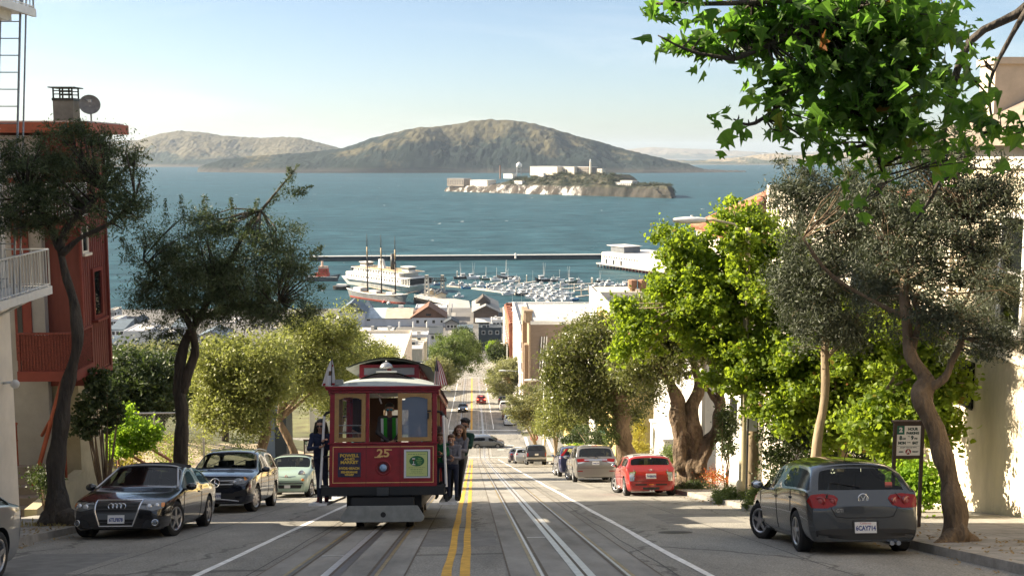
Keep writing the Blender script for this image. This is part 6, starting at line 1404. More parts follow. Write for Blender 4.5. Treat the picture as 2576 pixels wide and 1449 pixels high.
mb.build('windscreen_frame',M_RIM,c.t,True); c.mirrors(.72,.93,P_BLACKC)
c.line([(-.72,.76),(-.55,.70)],0) if False else None
# ---------------- dark blue-black suv
P_NAVY = paint('navy_black',(.012,.016,.028),.3,.2)
c = Car('suv','shiny dark navy suv with round star emblem on a two bar grille','car',SUV,P_NAVY,street(-6.75,31.7),UP,steer=R(-12))
c.doors([[(.98,.3),(.95,1.0)],[(-.2,.3),(-.2,1.05)],[(-1.15,.7),(-1.2,1.08)]],[(-.08,.93),(-1.05,.96)])
gr_ = c.patch('grille',[(-.52,.91),(.52,.91),(.50,.74),(.36,.66),(-.36,.66),(-.50,.74)],0,mat('grille_black',(.012,.012,.012)),.008,3)
mb = MB()
for z,w_ in ((.84,.50),(.745,.46)):
 for sd in (1,-1): q = [c.hit(0,sd * lerp(.12,w_,k / 6),z,.022) for k in range(7)]; mb.tube(q,.020,6)
mb.build('grille_bars',M_RIM,gr_)
h = c.hit(0,0,.79,.035); mb = MB(); ring(mb,h,(PY,PZ),.115,.013)
for k in range(3): a = R(90 + 120 * k); mb.tube([h + PY * math.cos(a) * .112 + PZ * math.sin(a) * .112,h],[.006,.02],5)
mb.build('emblem',M_CHROME,c.t); mb = MB(); mb.lathe([(.001,-.012),(.108,-.012)],h,'X',20,False); mb.build('emblem_disc',M_BLACKP,c.t)
c.plate(.46,0,'7XKW570',0,.31)
for az,sg in ((28,1),(-28,-1)):
 hl = c.patch('headlamp',[(sg * u,z) for u,z in ((.32,.80),(.42,.735),(.68,.77),(.80,.86),(.76,.95),(.52,.90))],az,M_LENSD,.008,3)
 for u,z in ((.46,.80),(.60,.835)): c.disc('lamp_bulb',sg * u,z,.05,az,M_LENS,.013,.02,parent=hl)
 c.patch('indicator',[(sg * u,z) for u,z in ((.70,.84),(.78,.87),(.75,.94),(.70,.92))],az,M_AMBER,.012,1,parent=hl)
 c.patch('lower_intake',[(sg * u,z) for u,z in ((.34,.42),(.72,.46),(.70,.62),(.44,.56))],az,M_BLACKP,.006,2)
c.patch('lower_grille',[(-.55,.36),(.55,.36),(.50,.52),(-.50,.52)],0,M_BLACKP,.006,2)
mb = MB(); mb.tube([c.hit(0,-.62 + 1.24 * k / 10,.335 - .05 * (abs(k - 5) / 5) ** 2 + .03,.02) for k in range(11)],.016,6); mb.build('chrome_lip',M_RIM,c.t)
for sd in (1,-1):
 mb = MB(); mb.tube([c.bvh.find_nearest(V((x,sd * .62,1.65)))[0] + V((0,sd * .01,.035)) for x in [.15 - .16 * i for i in range(12)]],.02,6); mb.build('roof_rail',M_RIM,c.t)
c.mirrors(.80,1.10,P_NAVY,.12)
mb = MB();
for y0 in (-.5,.1): mb.tube([c.bvh.find_nearest(V((1.05 - .1 * k,y0 + .1 * k,1.14 + .03 * k)))[0] + V((.01,0,.012)) for k in range(5)],.008,4); mb.build('wiper',M_BLACKP,c.t); mb = MB()
# ---------------- pale green small car
P_MINT = paint('mint_green',(.30,.40,.33),0,.35)
c = Car('small_car','pale mint green small rounded car with white mirrors','car',dict(FIAT,roofcut=True),P_MINT,street(-6.35,39.9),UP,steer=R(-10),roofm=M_HOOD)
c.doors([[(.85,.28),(.85,.92)],[(-.4,.28),(-.45,.95)]],[(-.3,.84)])
for az,sg in ((18,1),(-18,-1)):
 hl = c.disc('headlamp',sg * .54,.80,.105,az,M_LENS,.012,.035); mb = MB(); ax_ = V((math.cos(R(az)),math.sin(R(az)),0)); ring(mb,c.hit(az,sg * .54,.80,.016),(V((-ax_.y,ax_.x,0)),PZ),.112,.010,20); mb.build('headlamp_ring',M_CHROME,hl)
 c.disc('side_lamp',sg * .55,.60,.05,az,M_AMBER,.012,.015)
c.patch('bumper_bar',[(-.58,.47),(.58,.47),(.58,.505),(-.58,.505)],0,M_CHROME,.03,3)
c.patch('lower_grille',[(-.50,.32),(.50,.32),(.54,.43),(-.54,.43)],0,M_BLACKP,.006,2)
h = c.hit(0,0,.71,.014); mb = MB(); ring(mb,h,(PY,PZ),.04,.012,16); mb.build('emblem',mat('emblem_red',(.4,.03,.04),.3),c.t)
mb = MB(); mb.tube([c.hit(0,sd * k * .06 + sd * .06,.71 + .004 * k,.012) for sd in (1,) for k in range(5)],.008,5); mb.tube([c.hit(0,-k * .06 - .06,.71 + .004 * k,.012) for k in range(5)],.008,5); mb.build('whisker_trim',M_CHROME,c.t)
c.plate(.38,0,'',.05,.2); c.mirrors(.62,.98,paint('mirror_white',(.66,.66,.64),0,.35),.11)
# ---------------- silver-grey car cut by the left edge
P_GRS = paint('silver_grey',(.30,.31,.32),.6,.28)
c = Car('sedan','silver grey sedan cut off by the lower left corner','car',SEDAN,P_GRS,street(-7.08,13.4),UP)
c.doors([[(.95,.28),(.93,.88)],[(-.25,.28),(-.28,.93)],[(-1.1,.7),(-1.2,.95)]],[(-.15,.8),(-1.1,.84)])
for az,sg in ((150,-1),(210,1)): c.patch('tail_lamp',[(sg * u,z) for u,z in ((.35,.72),(.75,.74),(.78,.86),(.45,.86))],az,M_REDL,.01,2)
c.mirrors(.75,.98,P_GRS)
# ================================================================== PEOPLE
SKIN = mat('skin',(.42,.24,.165),.55,spec=.35); SKIN2 = mat('tan_skin',(.30,.16,.10),.55,spec=.35)
HAIRD = mat('dark_hair',(.012,.010,.009),.5,var=.4,vscale=40,stretch=(1,1,.2)); HAIRB = mat('brown_hair',(.11,.055,.028),.5,var=.4,vscale=40,stretch=(1,1,.2))
M_SHADES = mat('sunglasses',(.012,.012,.014),.1,coat=1); M_SHADESB = mat('mirror_sunglasses',(.05,.22,.26),.08,.6)
M_LIP = mat('lips',(.34,.12,.10),.5); M_EYE = mat('eyes',(.02,.016,.014),.2); M_TEETH = mat('teeth',(.6,.56,.5),.4)
def person(label,M,J,cl,hair,shades=None,h=1.75,skin=None,group=None,build=1.,smile=False,long_hair=0,extra=None):
 "J: joints for a 1.75 m figure, x ahead, y left, z up ; cl: clothing materials top, legs, shoes"
 skin = skin or SKIN; k = h / 1.75
 t = bpy.data.objects.new('person',None); COL.objects.link(t); t.empty_display_size = .3
 t.location = M.to_translation(); t.rotation_euler = M.to_euler(); MW[t.name] = M; tag(t,label,'person',group)
 j = dict(pel=(0,0,.95),che=(.0,0,1.27),nec=(.0,0,1.47),hea=(.03,0,1.62),sL=(0,.18,1.41),sR=(0,-.18,1.41),eL=(.02,.25,1.13),eR=(.02,-.25,1.13),wL=(.1,.26,.88),wR=(.1,-.26,.88),
             hL=(0,.09,.92),hR=(0,-.09,.92),kL=(.03,.10,.50),kR=(.03,-.10,.50),aL=(-.02,.10,.085),aR=(-.02,-.10,.085),dL=None,dR=None)
 j.update(J); g = {a: (V(b) if b else None) for a,b in j.items()}; b_ = build
 seg = []   # p0,p1,r0,r1,region (0 skin 1 top 2 legs 3 shoes)
 S_ = lambda a,b,r0,r1,rg: seg.append((V(a),V(b),r0,r1,rg))
 S_(g['pel'] + V((0,.045,-.02)),g['pel'] + V((0,-.045,-.02)),.125 * b_,.125 * b_,2); S_(g['pel'] + V((0,.05,.06)),g['che'] + V((0,.055,-.04)),.115 * b_,.125 * b_,1); S_(g['pel'] + V((0,-.05,.06)),g['che'] + V((0,-.055,-.04)),.115 * b_,.125 * b_,1)
 S_(g['che'] + V((0,.06,.02)),g['sL'] + V((0,-.03,-.01)),.12 * b_,.075,1); S_(g['che'] + V((0,-.06,.02)),g['sR'] + V((0,.03,-.01)),.12 * b_,.075,1); S_(g['sL'],g['sR'],.07,.07,1)
 S_(g['nec'] - V((0,0,.05)),g['hea'] - V((.02,0,.06)),.058,.052,0)
 hd = g['hea']; S_(hd + V((-.012,0,.035)),hd + V((-.012,0,.03)),.093,.093,0); S_(hd + V((.02,0,.0)),hd + V((.03,0,-.06)),.076,.052,0); S_(hd + V((.088,0,.012)),hd + V((.104,0,-.018)),.011,.015,0)
 for s in (1,-1): S_(hd + V((-.005,s * .085,.0)),hd + V((-.005,s * .09,-.03)),.017,.012,0); S_(hd + V((.07,s * .035,-.012)),hd + V((.06,s * .03,-.04)),.024,.022,0)
 S_(hd + V((.072,-.03,.042)),hd + V((.072,.03,.042)),.018,.018,0)
 for s in 'LR':
  sg = 1 if s == 'L' else -1
  S_(g['s' + s],g['e' + s],.062 * b_,.05,1); S_(g['e' + s],g['w' + s],.05,.036,1)
  w = g['w' + s]; d = g['d' + s].normalized() if g['d' + s] else (w - g['e' + s]).normalized()
  S_(w,w + d * .03,.028,.028,0); sd = d.cross(V((0,0,1))) if abs(d.z) < .9 else V((0,1,0)); sd.normalize(); nr = sd.cross(d).normalized()
  if nr.x < 0 and abs(d.z) > .5: nr = -nr
  for i in (-1,0,1): S_(w + d * .03 + sd * .018 * i,w + d * .085 + sd * .022 * i,.019,.017,0)
  for i,ln in enumerate((.065,.075,.07,.055)):
   o = w + d * .088 + sd * (.033 - .022 * i); m1 = o + d * ln * .5 + nr * .008; S_(o,m1,.0098,.0092,0); S_(m1,m1 + d * ln * .25 + nr * ln * .45,.0092,.008,0)
  o = w + d * .035 + sd * .03; S_(o,o + sd * .028 + d * .03 + nr * .012,.013,.011,0); S_(o + sd * .028 + d * .03 + nr * .012,o + sd * .03 + d * .058 + nr * .03,.011,.009,0)
  S_(g['h' + s],g['k' + s],.088 * b_,.06,2); S_(g['k' + s],g['a' + s],.06,.045,2)
  a = g['a' + s]; S_(a + V((-.03,0,-.04)),a + V((.14,sg * .015,-.052)),.04,.033,3); S_(a + V((0,0,.01)),a + V((.03,0,-.03)),.05,.045,3)
 mb = MB()
 for p0,p1,r0,r1,rg in seg:
  ax = p1 - p0; L = ax.length
  if L < 1e-6: mb.ell(p0,(r0,r0,r0),12,8); continue
  u = ax / L; pts = []; rad = []
  for q in range(5): a = -math.pi / 2 * (1 - q / 4); pts.append(p0 + u * r0 * math.sin(a)); rad.append(max(.0015,r0 * math.cos(a)))
  for q in range(5): a = math.pi / 2 * q / 4; pts.append(p1 + u * r1 * math.sin(a)); rad.append(max(.0015,r1 * math.cos(a)))
  mb.tube(pts,rad,10)
 o = mb.build('body',[skin,cl[0],cl[1],cl[2]],None)
 md = o.modifiers.new('r','REMESH'); md.mode = 'VOXEL'; md.voxel_size = .0085
 sm = o.modifiers.new('s','SMOOTH'); sm.factor = .5; sm.iterations = 2
 me = eval_mesh(o); bpy.data.objects.remove(o)
 n = len(me.polygons); c = np.zeros(n * 3); me.polygons.foreach_get('center',c); c = c.reshape(-1,3)
 best = np.full(n,9.); reg = np.zeros(n,dtype=np.int32)
 for p0,p1,r0,r1,rg in seg:
  a = np.array(p0); d = np.array(p1 - p0); L2 = d @ d
  tt = np.clip(((c - a) @ d) / L2,0,1) if L2 > 1e-12 else np.zeros(n)
  ds = np.linalg.norm(c - a - tt[:,None] * d,axis=1) - (r0 + (r1 - r0) * tt); u = ds < best; best[u] = ds[u]; reg[u] = rg
 me.materials.clear()
 for m_ in (skin,cl[0],cl[1],cl[2]): me.materials.append(m_)
 me.polygons.foreach_set('material_index',reg); me.polygons.foreach_set('use_smooth',[True] * n)
 ob = bpy.data.objects.new('body',me); COL.objects.link(ob); ob.parent = t; ob.scale = (k,k,k)
 def ch(mb,nm,mt,rm=0.):
  q = mb.build(nm,mt,None,True)
  if rm:
   md = q.modifiers.new('r','REMESH'); md.mode = 'VOXEL'; md.voxel_size = rm; sm = q.modifiers.new('s','SMOOTH'); sm.iterations = 2
   m2 = eval_mesh(q); bpy.data.objects.remove(q); m2.materials.clear(); m2.materials.append(mt); m2.polygons.foreach_set('use_smooth',[True] * len(m2.polygons)); q = bpy.data.objects.new(nm,m2); COL.objects.link(q)
  q.parent = t; q.scale = (k,k,k); return q
 if hair:
  mb = MB(); mb.ell(hd + V((-.028,0,.055)),(.098,.100,.090),16,10)
  if long_hair:
   L = long_hair
   for s in (1,-1): mb.tube([hd + V((-.02,s * .075,.06)),hd + V((-.03,s * .105,-.06)),hd + V((-.02,s * .125,-.06 - L * .5)),hd + V((.0,s * .12,-.06 - L))],[.05,.045,.05,.02],8)
   mb.tube([hd + V((-.07,0,.02)),hd + V((-.10,0,-.12)),hd + V((-.11,0,-.06 - L))],[.08,.085,.05],8)
  elif hair is HAIRD and h > 1.7 and not shades is M_SHADESB:
   for i in range(26): a = i * 2.4; r_ = .095; mb.ell(hd + V((-.03 + .07 * math.cos(a) * (i / 26) ** .5,.09 * math.sin(a) * (i / 26) ** .5,.10 + .045 * (1 - i / 26))),(.034,.034,.034),8,6)
  else: mb.ell(hd + V((.02,0,.10)),(.075,.085,.045),12,8)
  ch(mb,'hair',hair,.009)
 mb = MB()
 for s in (1,-1): mb.ell(hd + V((.083,s * .034,.012)),(.012,.017,.010),8,6)
 ch(mb,'eyes',M_EYE)
 if shades:
  mb = MB()
  for s in (1,-1): mb.ell(hd + V((.096,s * .036,.010)),(.010,.032,.024),12,8); mb.tube([hd + V((.095,s * .065,.018)),hd + V((.0,s * .098,.018))],.005,5)
  mb.tube([hd + V((.103,.012,.016)),hd + V((.103,-.012,.016))],.005,5); ch(mb,'sunglasses',shades)
 mb = MB(); mb.ell(hd + V((.082,0,-.052)),(.012,.026,.009 if not smile else .012),10,6); ch(mb,'mouth',M_TEETH if smile else M_LIP)
 if extra: extra(t,ch,g)
 return t
def clo(name,c,rough=.85): return mat('cloth_' + name,c,rough,spec=.2,var=.18,vscale=12,bump=.25,bscale=45)
# ================================================================== CABLE CAR
CCX,CCY = -1.86,23.0
_g = GRADE; _ht = V((0,1,-_g)).normalized(); _up = V((0,_g,1)).normalized(); _fw = -_ht; _lf = _up.cross(_fw)
CROT = Matrix((_fw,_lf,_up)).transposed()
CC = thing('cable_car','red cable car number 25 with grey roof climbing the left track','cable car',street(CCX,CCY),CROT)
CM = MW[CC.name]
M_CCR = mat('cable_car_red',(.215,.010,.016),.42,.0,.35,var=.22,vscale=5,coat=.15); M_CCR2 = mat('cable_car_dark_red',(.10,.008,.010),.5)
M_GOLD = mat('gold_paint',(.62,.40,.15),.45); M_OCH = mat('ochre_frame',(.33,.20,.075),.5,var=.15,vscale=8); M_ROOFG = mat('grey_canvas_roof',(.33,.36,.34),.8,var=.15,vscale=3,bump=.1,bscale=30)
M_UNDER = mat('under_black',(.016,.018,.02),.6); M_FEND = mat('fender_grey',(.25,.26,.25),.6,.3,var=.2,vscale=5); M_WOODD = mat('dark_wood',(.06,.03,.018),.6)
M_CGL = glass('cable_car_glass',(.75,.78,.78),.22,.02); M_CGLR = glass('sky_tinted_cable_car_glass',(.5,.55,.6),.5,.06,(.22,.27,.36))  # right pane: whitish blue sky reflection put into the glass colour
M_FROST = mat('frosted_glass',(.30,.31,.34),.5,var=.15,vscale=60)
def cp(mb,name,m,par=None,**k):
 o = mb.build(name,m,par or CC,**k); MW.setdefault(o.name,Matrix()); return o
LB = 8.2
m = MB(); m.bb(-.05,0,-1.11,1.11,.88,1.75); fp = cp(m,'front_panel',M_CCR,bevel=.01)
m = MB()
for a in ((-1.04,1.04,1.685,1.70),(-1.04,1.04,.955,.97)): m.bb(-.01,.004,*a)
for a in ((-1.04,-1.025,.97,1.685),(1.025,1.04,.97,1.685)): m.bb(-.01,.004,*a)
cp(m,'pinstripe',M_GOLD,fp)
m = MB(); m.bb(-.01,.0045,-.355,-.345,.88,1.75); m.bb(-.01,.0045,.345,.355,.88,1.75); cp(m,'panel_seam',M_CCR2,fp)
m = MB(); m.bb(-.06,.03,-1.14,1.14,1.75,1.785); cp(m,'window_sill',M_CCR,bevel=.008)
m = MB(); lettering(m,'25',.225,(.006,0,1.555),(0,1,0),(0,0,1),squeeze=1.2,bold=.006); cp(m,'number',M_GOLD,fp)
m = MB()
for y0,y1,z in ((-.168,-.062,1.478),(.045,.165,1.628)): m.bb(.002,.0065,y0 - .012,y1 + .012,z - .010,z + .012)
cp(m,'number_serif',M_GOLD,fp)
m = MB(); m.bb(-.005,.018,-.93,-.46,1.08,1.58); sg_ = cp(m,'route_board',mat('board_purple',(.03,.025,.055),.55,var=.3,vscale=15),bevel=.004)
m = MB()
for tx,sz,z,sq in (('POWELL',.088,1.515,1.15),('AND',.066,1.445,1.5),('MARKET',.085,1.378,1.12),('HYDE  BEACH',.066,1.255,1.0),('FISHERMANS',.058,1.178,1.02),('WHARF',.05,1.125,1.05)): lettering(m,tx,sz,(.0215,-.695,z),(0,1,0),(0,0,1),squeeze=sq,bold=.003)
m.box((.0205,-.715,1.255),(.003,.05,.012),(.7,0,0)); cp(m,'board_lettering',mat('gold_letters',(.55,.38,.06),.5),sg_)
m = MB(); m.bb(-.005,.016,.43,.97,1.05,1.63); po = cp(m,'poster',mat('poster_frame',(.6,.61,.66),.5),bevel=.004)
m = MB(); m.bb(.016,.019,.475,.925,1.08,1.595); cp(m,'poster_border',mat('poster_green',(.02,.12,.05),.6),po)
m = MB(); m.bb(.019,.021,.475,.910,1.088,1.58); cp(m,'poster_sheet',mat('poster_sheet',(.48,.55,.22),.6),po)
m = MB(); m.add([V((.0235,.695 + .155 * math.cos(a),1.395 + .108 * math.sin(a))) for a in [i * math.pi / 16 for i in range(32)]],[tuple(range(32))]); cp(m,'poster_oval',mat('poster_green',(.02,.12,.05)),po)
m = MB()
for tx,sz,z in (('THE',.032,1.445),('BUENA',.038,1.408),('VISTA',.038,1.37),('CAFE',.03,1.338)): lettering(m,tx,sz,(.0255,.745,z),(0,1,0),(0,0,1),bold=.001)
cp(m,'oval_lettering',mat('poster_pale_green',(.25,.45,.12),.6),po)
m = MB(); m.mi(0); m.bb(.0245,.0262,.60,.66,1.43,1.455); m.bb(.0245,.026,.622,.636,1.335,1.39); m.bb(.0245,.026,.595,.665,1.315,1.335); m.mi(1); m.prism([(.0245,.605,1.43),(.0245,.655,1.43),(.0245,.64,1.39),(.0245,.62,1.39)],(.0012,0,0)); cp(m,'poster_glass',[M_WPAINT,mat('coffee',(.12,.05,.02),.5)],po)
m = MB()
for z,w_,h_ in ((1.535,.36,.018),(1.262,.34,.012),(1.222,.26,.018),(1.178,.22,.016),(1.14,.3,.009)):
 x = .695 - w_ / 2
 while x < .695 + w_ / 2: d = random.uniform(.02,.05); m.bb(.0215,.0225,x,min(x + d,.695 + w_ / 2),z - h_ / 2,z + h_ / 2); x += d + .012
cp(m,'poster_small_print',mat('poster_ink',(.2,.3,.12),.6),po)
m = MB(); m.lathe([(.16,-.005),(.155,.012),(.125,.02),(.12,.004),(.118,-.02)],(.0,0,1.26),'X',28,False); hl = cp(m,'headlight',M_CCR,smooth=True)
m = MB(); m.lathe([(.118,.003),(.001,.003)],(.0,0,1.26),'X',28,False); cp(m,'headlight_well',M_CCR2,hl)
m = MB(); m.lathe([(.078,.004),(.07,.03),(.04,.042),(.001,.046)],(.0,0,1.26),'X',24,False); cp(m,'headlight_glass',mat('blue_lamp_glass',(.24,.38,.58),.15,.2,.6,coat=1),hl,smooth=True)
for y in (-1.06,-.33,.33,1.06):
 m = MB(); m.bb(-.09,0,y - (.05 if abs(y) > 1 else .035),y + (.05 if abs(y) > 1 else .035),1.785,2.80); cp(m,'front_post',M_CCR,bevel=.008)
m = MB(); m.bb(-.1,.03,-1.15,1.15,2.80,2.86); m.bb(-.12,.09,-1.19,1.19,2.86,2.90); m.bb(-.3,.12,-1.21,1.21,2.90,2.94); cp(m,'header',M_CCR,bevel=.008)
def front_window(y0,y1,x,gm,shift=0.):
 f = MB(); z0,z1 = 1.80,2.79; t = .085
 f.bb(x - .03,x + .02,y0,y0 + t,z0,z1); f.bb(x - .03,x + .02,y1 - t,y1,z0,z1); f.bb(x - .03,x + .02,y0 + t,y1 - t,z0,z0 + t); f.bb(x - .03,x + .02,y0 + t,y1 - t,z1 - t * .7,z1)
 n = 10; w = y1 - y0 - 2 * t
 for i in range(n):
  a = (i + .5) / n * 2 - 1; hgt = .055 * a * a; f.bb(x - .028,x + .018,y0 + t + w * i / n,y0 + t + w * (i + 1) / n,z1 - t * .7 - hgt - .01,z1 - t * .7)
 o = cp(f,'front_window',M_OCH); g_ = MB(); g_.quad((x - .005,y0 + t * .9,z0 + t * .9),(x - .005,y1 - t * .9,z0 + t * .9),(x - .005,y1 - t * .9,z1 - .06),(x - .005,y0 + t * .9,z1 - .06)); cp(g_,'pane',gm,o); return o
front_window(-1.01,-.37,-.02,M_CGL); front_window(.30,1.0,.03,M_CGLR)
m = MB(); m.box((.075,.93,2.32),(.03,.03,.12)); m.box((.075,.95,2.42),(.03,.08,.03)); cp(m,'window_latch',M_IRON)
def arch(u,h,w): return h * max(0,1 - (abs(u) / w) ** 2.2)
m = MB()
def hood(u,v):
 y = -1.19 + 2.38 * u; x = .11 - v * 1.15; f = v ** .8
 z = 2.94 + f * (.10 + .17 * max(0,1 - (y / 1.19) ** 2))
 z -= .07 * (abs(y) / 1.19) ** 6 * v
 return V((x,y,z))
m.grid(hood,24,8); m.grid(lambda u,v: hood(u,v) - V((0,0,.03)),24,8); rf = cp(m,'roof',M_ROOFG,smooth=True)
def mroof(u,v):
 y = -1.19 + 2.38 * u; x = -1.04 - v * (LB - 1.04); return V((x,y,2.87 + .10 + .16 * max(0,1 - (y / 1.19) ** 2) - .07 * (abs(y) / 1.19) ** 6))
m = MB(); m.grid(mroof,24,6); m.grid(lambda u,v: mroof(u,v) - V((0,0,.05)),24,6); cp(m,'main_roof',M_ROOFG,smooth=True)
m = MB(); n = 20; pts = [V((-.78,-.70 + 1.4 * i / n,3.07 + .22 * max(0,1 - ((-.70 + 1.4 * i / n) / .70) ** 2))) for i in range(n + 1)]
m.add(pts + [p + V((-.9,0,.02)) for p in pts],[(i,i + 1,n + 2 + i,n + 1 + i) for i in range(n)]); m.add([p + V((-.06,0,-.03)) for p in pts],[tuple(range(n + 1))])
ms = cp(m,'arched_roof',M_ROOFG); m = MB(); m.add([V((p.x - .03,p.y * .93,3.06 + (p.z - 3.07) * .9)) for p in pts],[tuple(range(n + 1))]); cp(m,'arched_sign',mat('arched_sign_dark',(.05,.035,.04),.6,var=.6,vscale=9),ms)
m = MB(); m.bb(-.86,-.74,-.22,.22,3.275,3.31); cp(m,'sign_lamp',M_TRIM,ms)
CX0,CX1,CW = -1.55,-LB + .3,.66
m = MB(); m.bb(CX0 - .05,CX0,-CW,CW,3.03,3.10); m.bb(CX0 - .05,CX0,-CW,CW,3.22,3.27); m.bb(CX0 - .05,CX0,-CW,CW,3.43,3.50)
for y in (-CW + .05,0,CW - .05): m.bb(CX0 - .052,CX0 + .002,y - .05,y + .05,3.03,3.5)
m.bb(CX1,CX0 - .05,CW - .04,CW,3.03,3.10); m.bb(CX1,CX0 - .05,-CW,-CW + .04,3.03,3.10); m.bb(CX1,CX0 - .05,CW - .04,CW,3.42,3.5); m.bb(CX1,CX0 - .05,-CW,-CW + .04,3.42,3.5)
for i in range(9):
 x = CX0 - .3 - i * .75
 for s in (1,-1): m.bb(x - .04,x + .04,s * (CW - .02) - .025,s * (CW - .02) + .025,3.1,3.42)
cl_ = cp(m,'clerestory',M_CCR)
m = MB();
for z0,z1 in ((3.10,3.22),(3.27,3.43)):
 for y0,y1 in ((-CW + .1,-.05),(.05,CW - .1)): m.quad((CX0 - .02,y0,z0),(CX0 - .02,y1,z0),(CX0 - .02,y1,z1),(CX0 - .02,y0,z1))
cp(m,'clerestory_window',M_FROST,cl_)
for s in (1,-1): m = MB(); m.quad((CX0 - .05,s * (CW - .02),3.1),(CX1,s * (CW - .02),3.1),(CX1,s * (CW - .02),3.42),(CX0 - .05,s * (CW - .02),3.42)); cp(m,'clerestory_window',M_FROST,cl_)
m = MB()
def croof(u,v): y = -.93 + 1.86 * u; return V((CX0 + .28 - v * (CX0 + .28 - CX1 + .3),y,3.42 + .22 * max(0,1 - (y / .93) ** 2)))
m.grid(croof,20,4); m.grid(lambda u,v: croof(u,v) - V((0,0,.035)),20,4); cp(m,'clerestory_roof',M_ROOFG,cl_,smooth=True)
m = MB(); m.lathe([(.012,.0),(.02,.06),(.02,.10)],(-1.0,-.02,3.28),'Z',10); m.lathe([(.14,.10),(.145,.13),(.11,.19),(.05,.225),(.005,.235)],(-1.0,-.02,3.28),'Z',20); m.lathe([(.02,.23),(.015,.27)],(-1.0,-.02,3.28),'Z',8); cp(m,'bell',mat('bell_metal',(.33,.34,.36),.35,.6),smooth=True)
m = MB(); m.bb(.03,.10,-1.05,-.93,2.945,2.96); m.tube([(.0,-.72,2.955),(.0,-.72,3.0),(.0,-.55,3.0),(.0,-.55,2.955)],.01,5); cp(m,'roof_handle',M_FEND)
m = MB(); m.bb(-.25,-.05,-1.02,-.86,2.98,3.09); cp(m,'roof_box',M_FEND)
m = MB(); m.bb(-LB,.02,-1.27,1.27,.70,.88); cp(m,'floor_beam',M_UNDER,bevel=.01)
m = MB(); m.bb(.0,.10,-.12,.12,.70,.86); m.bb(.1,.105,-.08,.08,.74,.82); cp(m,'coupler',mat('coupler_grey',(.05,.055,.06),.5,.3),bevel=.01)
m = MB(); m.bb(-LB + .8,-.35,-.78,.78,.42,.70); m.bb(-.35,-.1,-.6,.6,.5,.70); cp(m,'truck',M_UNDER)
for x in (-1.0,-2.6,-5.6,-7.2):
 for s in (-.53,.53): m = MB(); m.lathe([(.10,-.09),(.36,-.09),(.38,-.03),(.33,-.03),(.33,.07),(.1,.07)],(x,s,.345),'Y',24); cp(m,'wheel',mat('wheel_iron',(.05,.045,.04),.6,.4))
m = MB(); fpl = [(-.86,.21),(-.80,.17),(.78,.17),(.84,.21),(.86,.28),(.72,.50),(-.70,.50),(-.83,.30)]
m.prism([(.12,y,z) for y,z in fpl],(.05,0,0)); fd = cp(m,'fender',M_FEND,bevel=.012)
m = MB(); m.lathe([(.055,-.01),(.055,.006),(.001,.006)],(.17,.02,.32),'X',16,False); cp(m,'fender_hole',M_OPENING,fd)
m = MB(); m.bb(-.2,.13,-.64,.64,.48,.66); cp(m,'fender_bracket',M_UNDER)
m = MB()
for s in (-1,1):
 m = MB(); m.bb(-3.6,.0,s * 1.15 if s > 0 else -1.52,1.52 if s > 0 else -1.15,.50,.55)
 rb_ = cp(m,'running_board',mat('step_grey',(.58,.58,.58),.6,var=.2,vscale=6))
 for x in (-.2,-1.8,-3.4): m = MB(); m.bb(x - .03,x + .03,s * 1.3 - .03,s * 1.3 + .03,.55,.72); cp(m,'step_bracket',M_UNDER,rb_)
for s in (-1,1):
 for i,x in enumerate((-.12,-1.75,-3.3)):
  m = MB(); m.tube([(x,s * 1.30,.86),(x,s * 1.24,2.33)],.028,8); pl = cp(m,'grab_pole',mat('white_enamel',(.66,.66,.67),.35));
  m = MB(); m.tube([(x,s * 1.24,2.33),(x - .02,s * 1.2,2.40),(x,s * 1.06,2.42)],.03,6); cp(m,'pole_bracket',M_IRON,pl); m = MB(); m.tube([(x,s * 1.29,1.50),(x,s * 1.04,1.50)],.02,6); cp(m,'pole_bracket',M_IRON,pl); m = MB(); m.tube([(x,s * 1.29,.9),(x,s * 1.1,.86)],.035,6); cp(m,'pole_bracket',M_IRON,pl)
for s in (-1,1):
 for x in (-1.75,-3.3,-3.95,-5.3,-6.7,-LB + .06):
  m = MB(); m.bb(x - .05,x + .05,s * 1.08 - .04,s * 1.08 + .04,.88,2.87); cp(m,'side_post',M_CCR if x < -3 else M_OCH)
 m = MB(); m.bb(-LB,-.1,s * 1.1 - .05,s * 1.1 + .05,2.76,2.9); cp(m,'side_header',M_CCR)
 m = MB(); m.bb(-LB + .02,-3.95,s * 1.09 - .03,s * 1.09 + .03,.88,1.72); cp(m,'side_panel',M_CCR)
 m = MB(); m.quad((-LB + .1,s * 1.08,1.75),(-4.0,s * 1.08,1.75),(-4.0,s * 1.08,2.74),(-LB + .1,s * 1.08,2.74)); cp(m,'side_window',M_CGL)
 m = MB(); m.bb(-3.7,-.7,s * .28 - .03,s * .28 + .03,.88,1.75); m.bb(-3.7,-.7,s * .32,s * .78,1.28,1.34); cp(m,'bench',M_WOODD)
m = MB(); m.bb(-3.98,-3.92,-1.05,-.3,.88,2.86); m.bb(-3.98,-3.92,.3,1.05,.88,2.86); m.bb(-3.98,-3.92,-.3,.3,2.6,2.86); cp(m,'bulkhead',M_WOODD)
m = MB(); m.bb(-LB,-LB + .05,-1.08,1.08,.88,1.75); m.bb(-LB,-LB + .05,-1.08,1.08,2.7,2.9); cp(m,'rear_panel',M_CCR)
m = MB(); m.bb(-LB + .05,-.06,-1.05,1.05,.88,.90); cp(m,'floor',M_WOODD)
for z in (1.98,2.14): m = MB(); m.tube([(-.16,-1.0,z),(-.16,-.33,z)],.012,6); m.tube([(-.16,.33,z),(-.16,1.0,z)],.012,6); cp(m,'window_bar',M_WPAINT)
